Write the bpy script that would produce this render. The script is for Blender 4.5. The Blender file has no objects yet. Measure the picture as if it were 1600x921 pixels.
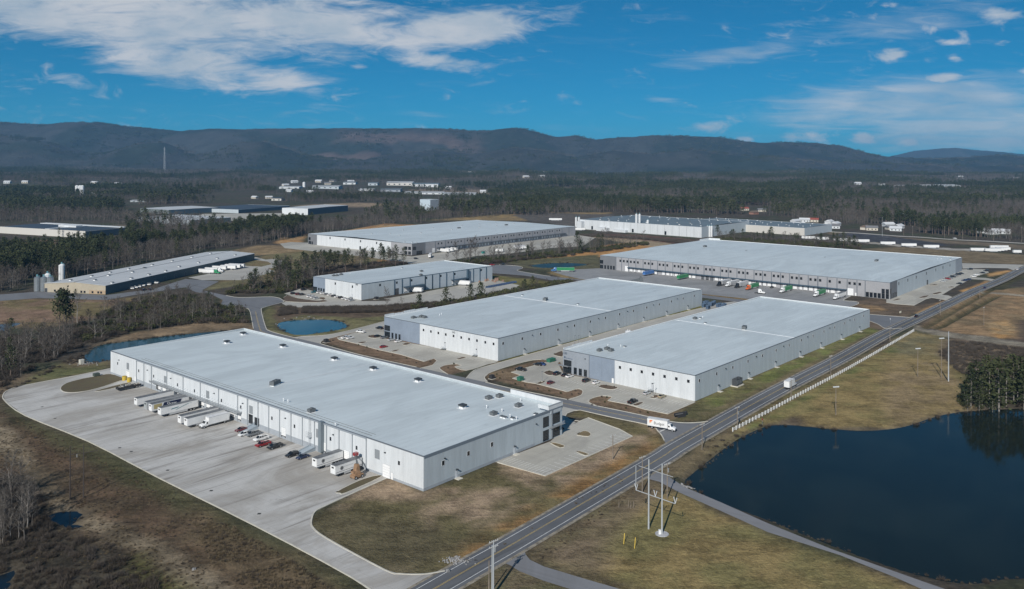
import bpy, math, random
import numpy as np
from mathutils import Vector, Matrix
R = math.radians
sc = bpy.context.scene
COL = sc.collection
random.seed(7); rng = np.random.default_rng(7)

# ------------------------------------------------------------------ camera
FPX, YH, ROLL, HC = 1306.3, 248.8, -0.003366, 105.0      # focal length and horizon of the 1600x921 photo, camera height (m)
cam = bpy.data.objects.new('camera', bpy.data.cameras.new('camera')); COL.objects.link(cam)
cam.data.sensor_width = 36; cam.data.lens = 36*FPX/1600
cam.data.shift_y = -(460.5-YH)/1600
cam.data.clip_start = 1; cam.data.clip_end = 60000
cam.matrix_world = Matrix.Translation((0, 0, HC)) @ Matrix.Rotation(R(90), 4, 'X') @ Matrix.Rotation(-ROLL, 4, 'Z')
sc.camera = cam

# ------------------------------------------------------------------ sun, sky, exposure
SUN_EL, SUN_AZ = R(31.8), R(199.0)                       # azimuth clockwise from +Y
sdir = Vector((math.sin(SUN_AZ)*math.cos(SUN_EL), math.cos(SUN_AZ)*math.cos(SUN_EL), math.sin(SUN_EL)))
sun = bpy.data.objects.new('sun', bpy.data.lights.new('sun', 'SUN')); COL.objects.link(sun)
sun.data.energy = 4.2; sun.data.angle = R(0.5); sun.data.color = (1, .965, .91)
sun.rotation_euler = sdir.to_track_quat('Z', 'Y').to_euler(); sun.location = (-150, -300, 400)
sc.view_settings.view_transform = 'Standard'; sc.view_settings.look = 'None'
sc.view_settings.exposure = 0.22; sc.view_settings.gamma = 1.0

world = bpy.data.worlds.new('World'); sc.world = world; world.use_nodes = True
WT = world.node_tree; WT.nodes.clear()
class NT:
    """small helper that turns python arithmetic into math nodes"""
    def __init__(s, tree): s.t = tree
    def n(s, typ, **kw):
        o = s.t.nodes.new(typ)
        for k, v in kw.items(): setattr(o, k, v)
        return o
    def set(s, sock, v):
        if isinstance(v, bpy.types.NodeSocket): s.t.links.new(v, sock)
        else: sock.default_value = v
    def m(s, op, a, b=0.0, c=0.0, clamp=False):
        o = s.n('ShaderNodeMath', operation=op, use_clamp=clamp)
        s.set(o.inputs[0], a); s.set(o.inputs[1], b)
        if op in ('MULTIPLY_ADD', 'SMOOTH_MIN'): s.set(o.inputs[2], c)
        return o.outputs[0]
    def mr(s, v, a, b, c=0., d=1.):
        o = s.n('ShaderNodeMapRange', interpolation_type='SMOOTHSTEP')
        s.set(o.inputs['Value'], v)
        for k, x in zip(('From Min', 'From Max', 'To Min', 'To Max'), (a, b, c, d)): s.set(o.inputs[k], x)
        return o.outputs[0]
    def mix(s, f, a, b, typ='MIX'):
        o = s.n('ShaderNodeMix', data_type='RGBA', blend_type=typ)
        s.set(o.inputs[0], f)
        for sock, v in ((o.inputs[6], a), (o.inputs[7], b)):
            s.set(sock, v if isinstance(v, bpy.types.NodeSocket) else (*v[:3], 1))
        return o.outputs[2]
    def noise(s, vec, scale, detail=4, rough=.55, dist=0.):
        o = s.n('ShaderNodeTexNoise')
        if vec is not None: s.t.links.new(vec, o.inputs['Vector'])
        o.inputs['Scale'].default_value = scale; o.inputs['Detail'].default_value = detail
        o.inputs['Roughness'].default_value = rough; o.inputs['Distortion'].default_value = dist
        return o.outputs['Fac']
    def mapping(s, vec, rot=(0, 0, 0), scale=(1, 1, 1), loc=(0, 0, 0)):
        o = s.n('ShaderNodeMapping'); s.t.links.new(vec, o.inputs['Vector'])
        o.inputs['Rotation'].default_value = rot; o.inputs['Scale'].default_value = scale; o.inputs['Location'].default_value = loc
        return o.outputs[0]

def build_world():
    w = NT(WT)
    sky = w.n('ShaderNodeTexSky', sky_type='NISHITA'); sky.sun_disc = False
    sky.sun_elevation = SUN_EL; sky.sun_rotation = SUN_AZ; sky.altitude = 300
    sky.air_density = 0.6; sky.dust_density = 0.0; sky.ozone_density = 3.0
    gm = w.n('ShaderNodeGamma'); gm.inputs['Gamma'].default_value = 0.72
    WT.links.new(sky.outputs[0], gm.inputs['Color'])
    blue = w.mix(1.0, gm.outputs[0], (.062, .565, .825), 'MULTIPLY')
    tc = w.n('ShaderNodeTexCoord'); d = tc.outputs['Generated']
    sp = w.n('ShaderNodeSeparateXYZ'); WT.links.new(d, sp.inputs[0])
    dx, dy, dz = sp.outputs
    ady = w.m('MAXIMUM', dy, 0.05)
    u = w.m('DIVIDE', dx, ady); v = w.m('DIVIDE', dz, ady)
    front = w.mr(dy, 0.25, 0.45)
    cv = w.n('ShaderNodeCombineXYZ'); WT.links.new(u, cv.inputs[0]); WT.links.new(v, cv.inputs[1])
    uv = cv.outputs[0]
    streak = w.noise(w.mapping(uv, rot=(0, 0, R(9)), scale=(3.0, 12, 1)), 1.6, 7, .6, 1.3)
    fluff = w.noise(w.mapping(uv, scale=(1, 2.0, 1)), 22, 7, .58, .5)
    fine = w.noise(w.mapping(uv, rot=(0, 0, R(-10)), scale=(4, 30, 1)), 3.0, 5, .6, .8)
    def ell(px, py, rx, ry, ang, inner=0.0):
        cu, cvv = (px-800)/FPX, (YH-py)/FPX
        a = R(-ang)
        du = w.m('SUBTRACT', u, cu); dv = w.m('SUBTRACT', v, cvv)
        p = w.m('MULTIPLY_ADD', du, math.cos(a)/(rx/FPX), w.m('MULTIPLY', dv, math.sin(a)/(rx/FPX)))
        q = w.m('MULTIPLY_ADD', du, -math.sin(a)/(ry/FPX), w.m('MULTIPLY', dv, math.cos(a)/(ry/FPX)))
        r2 = w.m('ADD', w.m('MULTIPLY', p, p), w.m('MULTIPLY', q, q))
        return w.mr(w.m('SQRT', r2), inner, 1.0, 1.0, 0.0)
    def mx(*l):
        o = l[0]
        for x in l[1:]: o = w.m('MAXIMUM', o, x)
        return o
    # broad streaked cloud bank, upper left
    bank = mx(ell(190, 20, 430, 100, 6, .25), ell(270, 95, 240, 62, 12, .1), ell(470, 40, 340, 80, 4, .1),
              ell(715, 48, 260, 50, -6, .1), w.m('MULTIPLY', ell(670, 95, 150, 24, 8), .85), w.m('MULTIPLY', ell(430, 126, 150, 34, 4), .95),
              w.m('MULTIPLY', ell(60, 22, 240, 60, 12, .2), 1.0), w.m('MULTIPLY', ell(115, 131, 60, 16, 4), .65), w.m('MULTIPLY', ell(560, 105, 26, 9, 0), .7))
    wisp = w.noise(w.mapping(uv, rot=(0, 0, R(14)), scale=(2.2, 9, 1)), 5.5, 7, .62, 2.2)
    bank = w.m('ADD', w.m('MULTIPLY', bank, 1.15), w.m('ADD', w.m('MULTIPLY', w.m('SUBTRACT', streak, .5), 1.9), w.m('MULTIPLY', w.m('SUBTRACT', wisp, .5), 1.5)))
    bank = w.m('MULTIPLY', w.mr(bank, .12, 1.25), 0.86)
    # thin veil, right
    veil = mx(ell(1420, 160, 360, 62, -5, .2), w.m('MULTIPLY', ell(1150, 85, 200, 28, -8), .7), w.m('MULTIPLY', ell(1430, 30, 240, 50, -12), .55), ell(1560, 200, 330, 60, 0, .3),
              w.m('MULTIPLY', ell(670, 180, 60, 10, 0), .5), w.m('MULTIPLY', ell(1040, 157, 60, 12, 10), .5))
    veil = w.m('MULTIPLY', w.mr(w.m('ADD', veil, w.m('MULTIPLY', w.m('SUBTRACT', fine, .5), 1.6)), .05, 1.35), .66)
    # small puffs
    puffs = mx(ell(1556, 20, 62, 24, 0), ell(1447, 44, 34, 22, 10), ell(1395, 84, 46, 24, 6), w.m('MULTIPLY', ell(1475, 63, 40, 9, 5), .85), ell(1466, 121, 58, 14, -4),
               ell(1105, 197, 70, 18, -14), ell(1165, 217, 28, 9, 0), ell(1250, 212, 80, 18, 6), ell(1350, 217, 38, 19, 0), ell(1420, 222, 50, 15, 4),
               w.m('MULTIPLY', ell(1560, 66, 40, 9, -8), .7), w.m('MULTIPLY', ell(1495, 88, 30, 12, 10), .6), w.m('MULTIPLY', ell(1392, 6, 26, 10, 5), .7), w.m('MULTIPLY', ell(1600, 108, 26, 12, 0), .8))
    puff = w.m('MULTIPLY', w.mr(w.m('ADD', puffs, w.m('MULTIPLY', w.m('SUBTRACT', fluff, .55), 3.0)), .10, 1.0), .80)
    cl_front = w.m('MULTIPLY', front, mx(bank, veil, puff))
    # the rest of the sky: the same kind of thin broken cloud, projected on a high layer
    h = w.m('MAXIMUM', dz, 0.0); hz = w.m('ADD', h, 0.12)
    pv = w.n('ShaderNodeCombineXYZ'); WT.links.new(w.m('DIVIDE', dx, hz), pv.inputs[0]); WT.links.new(w.m('DIVIDE', dy, hz), pv.inputs[1])
    gen = w.noise(w.mapping(pv.outputs[0], scale=(.5, 1, 1)), 1.1, 7, .6, .8)
    gen = w.m('MULTIPLY', w.mr(gen, .5, .75), w.m('MULTIPLY', .7, w.m('SUBTRACT', 1.0, front)))
    cov = w.m('ADD', cl_front, gen, clamp=True)
    shade = w.mix(w.mr(w.noise(w.mapping(uv, scale=(1, 2, 1)), 9, 5), .35, .65), (3.3, 3.9, 4.5), (4.9, 5.0, 5.2))
    col = w.mix(cov, blue, shade)
    bg = w.n('ShaderNodeBackground'); WT.links.new(col, bg.inputs['Color']); bg.inputs['Strength'].default_value = 0.11
    out = w.n('ShaderNodeOutputWorld'); WT.links.new(bg.outputs[0], out.inputs['Surface'])
build_world()

# ------------------------------------------------------------------ from a point of the photo to the place it shows
CR, SR = math.cos(ROLL), math.sin(ROLL)
def ray(px, py):
    a, b = px-800, YH-py
    return (a*CR+b*SR)/FPX, (b*CR-a*SR)/FPX
def G(px, py, z=0.0):
    a, c = ray(px, py)
    Y = (z-HC)/c
    return (a*Y, Y)
def GP(pts, z=0.0): return [G(x, y, z) for x, y in pts]
def vec3(p, z=0.0): return Vector((p[0], p[1], z))

# ------------------------------------------------------------------ mesh helpers
def props(o, label=None, cat=None, group=None, kind=None):
    if label: o['label'] = label
    if cat: o['category'] = cat
    if group: o['group'] = group
    if kind: o['kind'] = kind
    return o
def link(name, me, parent=None, loc=None, rz=None):
    o = bpy.data.objects.new(name, me); COL.objects.link(o)
    if parent: o.parent = parent
    if loc is not None: o.location = loc
    if rz is not None: o.rotation_euler = (0, 0, rz)
    return o
def thing(name, label, cat, loc=(0, 0, 0), rz=0, group=None):
    return props(link(name, None, None, loc, rz), label, cat, group)
def copy_tree(o, parent=None):
    c = o.copy(); COL.objects.link(c)
    if parent: c.parent = parent
    for ch in list(o.children): copy_tree(ch, c)
    return c
class MB:
    def __init__(s): s.v = []; s.f = []; s.m = []
    def add(s, vs, fs, m=0):
        k = len(s.v); s.v += [tuple(x) for x in vs]; s.f += [tuple(i+k for i in f) for f in fs]; s.m += [m]*len(fs); return s
    def box(s, x0, x1, y0, y1, z0, z1, m=0):
        return s.add([(x0, y0, z0), (x1, y0, z0), (x1, y1, z0), (x0, y1, z0), (x0, y0, z1), (x1, y0, z1), (x1, y1, z1), (x0, y1, z1)],
                     [(3, 2, 1, 0), (4, 5, 6, 7), (0, 1, 5, 4), (1, 2, 6, 5), (2, 3, 7, 6), (3, 0, 4, 7)], m)
    def hexa(s, lo, hi, m=0):                      # two quads of four points each
        return s.add(list(lo)+list(hi), [(3, 2, 1, 0), (4, 5, 6, 7), (0, 1, 5, 4), (1, 2, 6, 5), (2, 3, 7, 6), (3, 0, 4, 7)], m)
    def tube(s, p0, p1, r0, r1=None, n=8, m=0, caps=True):
        r1 = r0 if r1 is None else r1
        p0, p1 = Vector(p0), Vector(p1); d = (p1-p0).normalized()
        a = d.orthogonal().normalized(); b = d.cross(a)
        vs = []
        for p, r in ((p0, r0), (p1, r1)):
            for i in range(n):
                t = 2*math.pi*i/n; vs.append(p+(a*math.cos(t)+b*math.sin(t))*r)
        fs = [(i, (i+1) % n, n+(i+1) % n, n+i) for i in range(n)]
        if caps: fs += [tuple(range(n-1, -1, -1)), tuple(range(n, 2*n))]
        return s.add(vs, fs, m)
    def extr(s, prof, y0, y1, m=0, y0b=None, y1b=None):  # profile in x,z extruded across y
        n = len(prof)
        vs = [(x, y0, z) for x, z in prof]+[(x, y1, z) for x, z in prof]
        return s.add(vs, [tuple(range(n)), tuple(range(2*n-1, n-1, -1))]+[(i, n+i, n+(i+1) % n, (i+1) % n) for i in range(n)], m)
    def mesh(s, name, mats):
        me = bpy.data.meshes.new(name); me.from_pydata(s.v, [], s.f)
        for x in (mats if isinstance(mats, (list, tuple)) else [mats]): me.materials.append(x)
        if any(s.m): me.polygons.foreach_set('material_index', s.m)
        me.update(); return me
    def build(s, name, mats, parent=None, **kw): return link(name, s.mesh(name, mats), parent, **kw)
def fix_normals(me):
    import bmesh
    b = bmesh.new(); b.from_mesh(me); bmesh.ops.recalc_face_normals(b, faces=b.faces); b.to_mesh(me); b.free()
def catmull(pts, n=6, closed=True):
    P = [Vector((p[0], p[1])) for p in pts]; N = len(P); out = []
    for i in range(N if closed else N-1):
        p0, p1, p2, p3 = (P[(i-1) % N] if closed or i > 0 else P[0]), P[i], P[(i+1) % N], (P[(i+2) % N] if closed or i+2 < N else P[N-1])
        for k in range(n):
            t = k/n
            out.append(tuple(.5*((2*p1)+(p2-p0)*t+(2*p0-5*p1+4*p2-p3)*t*t+(3*p1-p0-3*p2+p3)*t*t*t)))
    if not closed: out.append(tuple(P[-1]))
    return out
from mathutils.geometry import tessellate_polygon
def area(poly): return .5*sum(poly[i][0]*poly[(i+1) % len(poly)][1]-poly[(i+1) % len(poly)][0]*poly[i][1] for i in range(len(poly)))
def slab(name, poly, z, mat, parent=None, thick=0.0, side=None):
    """flat sheet (or low prism) over a world polygon"""
    if area(poly) < 0: poly = poly[::-1]
    tris = tessellate_polygon([[Vector((x, y, 0)) for x, y in poly]])
    m = MB(); n = len(poly)
    vs = [(x, y, z) for x, y in poly]
    fs = []
    for t in tris:
        a, b, c = (poly[i] for i in t)
        s = (b[0]-a[0])*(c[1]-a[1])-(b[1]-a[1])*(c[0]-a[0])
        fs.append(tuple(t) if s > 0 else tuple(t[::-1]))
    m.add(vs, fs, 0)
    if thick:
        m.add([(x, y, z-thick) for x, y in poly]+vs, [(i, (i+1) % n, n+(i+1) % n, n+i) for i in range(n)], 1 if side else 0)
    return m.build(name, [mat, side] if side else mat, parent)
def ribbon(m, pts, w, z0, z1, mat=0, off=0.0):
    """raised strip of rectangular section along a world polyline"""
    P = [Vector((p[0], p[1])) for p in pts]; L = []; Rr = []
    for i, p in enumerate(P):
        t = (P[min(i+1, len(P)-1)]-P[max(i-1, 0)])
        if t.length < 1e-6: t = Vector((1, 0))
        t.normalize(); nn = Vector((-t.y, t.x))
        L.append(p+nn*(off+w/2)); Rr.append(p+nn*(off-w/2))
    n = len(P); vs = []
    for a, b in zip(L, Rr): vs += [(b.x, b.y, z1), (a.x, a.y, z1), (b.x, b.y, z0), (a.x, a.y, z0)]
    fs = []
    for i in range(n-1):
        k = 4*i; q = k+4
        fs += [(k, q, q+1, k+1), (k+2, q+2, q, k), (k+1, q+1, q+3, k+3)]
    m.add(vs, fs, mat)
def dashes(pts, step):
    """points every `step` metres along a polyline with their direction"""
    out = []; acc = 0
    for a, b in zip(pts[:-1], pts[1:]):
        a, b = Vector(a[:2]), Vector(b[:2]); L = (b-a).length; d = (b-a)/max(L, 1e-6)
        while acc < L: out.append((a+d*acc, d)); acc += step
        acc -= L
    return out

# ------------------------------------------------------------------ materials
MC = {}
def M(name, col, rough=.7, var=.0, scale=1.0, metal=0., spec=.4, bump=0., bscale=None, rot=0., st=(1, 1, 1), objvar=0., col2=None, local=False, coat=0.):
    """principled material: base colour, two scales of noise, optional streak direction"""
    if name in MC: return MC[name]
    mt = bpy.data.materials.new(name); mt.use_nodes = True; MC[name] = mt
    t = NT(mt.node_tree); b = mt.node_tree.nodes['Principled BSDF']
    b.inputs['Roughness'].default_value = rough; b.inputs['Metallic'].default_value = metal
    b.inputs['Specular IOR Level'].default_value = spec; b.inputs['Coat Weight'].default_value = coat
    c = (*col, 1); b.inputs['Base Color'].default_value = c
    mt.diffuse_color = c
    if var or bump or col2:
        if local: pos = t.n('ShaderNodeTexCoord').outputs['Object']
        else: pos = t.n('ShaderNodeNewGeometry').outputs['Position']
        vec = t.mapping(pos, rot=(0, 0, rot), scale=st)
        n1 = t.noise(vec, scale, 5, .6); n2 = t.noise(vec, scale*7.3, 4, .6)
        f = t.m('ADD', t.m('MULTIPLY', n1, .65), t.m('MULTIPLY', n2, .35))
        f = t.mr(f, .32, .68)
        lo = tuple(x*(1-var) for x in col); hi = col2 if col2 else tuple(min(1, x*(1+var)) for x in col)
        cc = t.mix(f, lo, hi)
        if objvar:
            oi = t.n('ShaderNodeObjectInfo').outputs['Random']
            cc = t.mix(t.m('MULTIPLY', oi, objvar), cc, tuple(x*.45 for x in col))
        mt.node_tree.links.new(cc, b.inputs['Base Color'])
        if bump:
            bn = t.n('ShaderNodeBump'); bn.inputs['Strength'].default_value = 1.0; bn.inputs['Distance'].default_value = bump
            mt.node_tree.links.new(t.noise(vec, bscale or scale*4, 4, .65), bn.inputs['Height'])
            mt.node_tree.links.new(bn.outputs[0], b.inputs['Normal'])
    return mt
TH = R(49.2)                                               # bearing of the warehouse grid
A_DIR = Vector((math.cos(TH), math.sin(TH), 0)); B_DIR = Vector((-math.sin(TH), math.cos(TH), 0))
# ------------------------------------------------------------------ numpy value noise
def _hash(ix, iy, seed):
    n = (ix*374761393 + iy*668265263 + seed*974711) & 0x7fffffff
    n = ((n ^ (n >> 13))*1274126177) & 0x7fffffff
    return ((n ^ (n >> 16)) & 0xffff)/65535.0
def vnoise(x, y, seed=0):
    x = np.asarray(x, float); y = np.asarray(y, float)
    ix = np.floor(x).astype(np.int64); iy = np.floor(y).astype(np.int64); fx = x-ix; fy = y-iy
    fx = fx*fx*(3-2*fx); fy = fy*fy*(3-2*fy)
    a = _hash(ix, iy, seed); b = _hash(ix+1, iy, seed); c = _hash(ix, iy+1, seed); d = _hash(ix+1, iy+1, seed)
    return (a*(1-fx)+b*fx)*(1-fy)+(c*(1-fx)+d*fx)*fy
def fbm(x, y, seed=0, oct=4):
    s = 0; a = .5; t = 0
    for k in range(oct): s = s+a*vnoise(x*2**k, y*2**k, seed+k*17); t += a; a *= .5
    return s/t
def sstep(a, b, x):
    t = np.clip((x-a)/(b-a), 0, 1); return t*t*(3-2*t)
def sdist(P, poly):
    """signed distance to a polygon, negative inside"""
    x, y = P[:, 0], P[:, 1]; d2 = np.full(len(P), 1e18); ins = np.zeros(len(P), bool); n = len(poly)
    for i in range(n):
        ax, ay = poly[i]; bx, by = poly[(i+1) % n]
        ex, ey = bx-ax, by-ay; L = ex*ex+ey*ey+1e-12
        t = np.clip(((x-ax)*ex+(y-ay)*ey)/L, 0, 1)
        d2 = np.minimum(d2, (x-ax-t*ex)**2+(y-ay-t*ey)**2)
        c = (ay > y) != (by > y)
        ins ^= c & (x < ex*(y-ay)/(ey if abs(ey) > 1e-9 else 1e-9)+ax)
    d = np.sqrt(d2); return np.where(ins, -d, d)
def pmask(P, poly, soft, far=None):
    """1 inside a polygon, fading over `soft` metres; evaluated only near its bounding box"""
    q = np.array(poly); lo = q.min(0)-soft*2; hi = q.max(0)+soft*2
    sel = (P[:, 0] > lo[0]) & (P[:, 0] < hi[0]) & (P[:, 1] > lo[1]) & (P[:, 1] < hi[1])
    out = np.zeros(len(P))
    if sel.any(): out[sel] = 1-sstep(-soft, soft, sdist(P[sel], poly))
    return out

# ------------------------------------------------------------------ water outlines
WZ = -0.8
LAKE = [(1071, 756), (1080, 742), (1110, 718), (1140, 695), (1165, 680), (1200, 666), (1237, 664.5), (1300, 670.5), (1358, 673), (1413, 667), (1463, 651), (1508, 643), (1560, 640), (1640, 637), (1760, 640), (1800, 720),
        (1800, 860), (1680, 895), (1600, 904), (1571, 904.5), (1538, 911), (1513, 912), (1480, 909), (1451, 902.5), (1400, 888.5), (1300, 853), (1200, 813), (1113, 780)]
POND_LEFT = [(130, 563), (133, 555), (140, 548.5), (155, 540.5), (180, 535.5), (215, 531.5), (260, 525.5), (320, 519.5), (370, 516), (384, 520), (350, 545), (280, 562), (215, 566), (172, 563), (152, 567.5), (143, 566)]
POND_BLUE = [(433, 508), (440, 503.5), (455, 501), (470, 500), (490, 499.3), (515, 500), (533, 503), (543, 509), (541, 512), (528, 516), (507, 519.5), (480, 523.5), (462, 523.3), (447, 519), (437, 514)]
POND_FAR = [(826, 416), (838, 413.5), (860, 411.5), (885, 411), (905, 412), (918, 414), (905, 416), (880, 418.5), (850, 419)]
POND_EDGE = [(-40, 507), (0, 507), (20, 504.5), (33, 506), (20, 511), (0, 518), (-40, 520)]
POND_MARSH = [(80, 806), (90, 803), (108, 801), (128, 798), (135, 804), (128, 809), (122, 816), (133, 824), (118, 828), (102, 827), (95, 818), (84, 813)]
POND_BROOK = [(-10, 908), (4, 900), (15, 886), (24, 884), (26, 892), (16, 908), (10, 925), (-10, 930)]
WATERS = {'lake': (LAKE, 5), 'pond_left': (POND_LEFT, 4), 'pond_blue': (POND_BLUE, 5), 'pond_far': (POND_FAR, 3), 'pond_edge': (POND_EDGE, 3), 'pond_marsh': (POND_MARSH, 2), 'brook': (POND_BROOK, 2)}
WPOLY = {k: catmull(GP(p, WZ), n) for k, (p, n) in WATERS.items()}

# ------------------------------------------------------------------ mountains: crest line read off the skyline
CREST = [(-900, 205), (-600, 200), (-300, 196), (-120, 189), (0, 191), (60, 194), (130, 193), (200, 197), (280, 203), (330, 200), (380, 201), (420, 200), (520, 199), (600, 200), (650, 199), (700, 200),
         (740, 203), (780, 201), (800, 198), (820, 200), (850, 208), (870, 213), (900, 210), (930, 217), (960, 214), (1000, 213), (1050, 212), (1100, 212), (1130, 214), (1160, 219), (1190, 222),
         (1240, 221), (1280, 222), (1310, 227), (1340, 236), (1370, 243), (1420, 248), (1700, 250), (2500, 250)]
CREST2 = [(1200, 252), (1380, 246), (1400, 242), (1430, 235), (1470, 231.5), (1490, 230.5), (1520, 234), (1560, 237), (1600, 241), (1700, 246), (1900, 238), (2300, 244)]
def crest_h(X, Y0, crest):
    px = np.array([c[0] for c in crest], float); py = np.array([c[1] for c in crest], float)
    hz = YH + 0.003366*(px-800)
    h = (hz-py)/FPX*Y0+HC
    return np.interp(X, (px-800)/FPX*Y0, h)-9
def terrain(X, Y):
    """ground height; flat under everything built, rolling beyond"""
    X = np.asarray(X, float); Y = np.asarray(Y, float)
    far = sstep(1900, 3600, Y)
    z = far*(fbm(X/900, Y/700, 3, 4)-.42)*62
    z = z+sstep(2400, 5200, Y)*8
    side = sstep(900, 2500, np.abs(X)-.62*Y)                # off to the sides low hills as well
    z = z+side*sstep(300, 1500, Y)*(fbm(X/700, Y/700, 9, 3)-.3)*50
    return z

# ------------------------------------------------------------------ ground sheet
def grow(a, b, r, s0):
    o = [a]; s = s0
    while (o[-1] < b) if b > a else (o[-1] > b):
        o.append(o[-1]+(s if b > a else -s)); s *= r
    return o[1:]
GX = np.array(grow(-330, -17000, 1.055, 3.2)[::-1]+list(np.arange(-330, 561, 2.6))+grow(560, 17000, 1.055, 3.2))
GY = np.array(grow(170, -900, 1.25, 3)[::-1]+list(np.arange(170, 700, 2.6))+grow(698, 15800, 1.024, 2.8))
XX, YY = np.meshgrid(GX, GY); PG = np.stack([XX.ravel(), YY.ravel()], 1)
Zg = terrain(PG[:, 0], PG[:, 1])-0.06
n_a = fbm(PG[:, 0]/34, PG[:, 1]/34, 21, 4); n_b = fbm(PG[:, 0]/9, PG[:, 1]/9, 31, 3); n_c = fbm(PG[:, 0]/4.5, PG[:, 1]/4.5, 41, 2)
warp = (n_b-.5)*16

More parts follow.
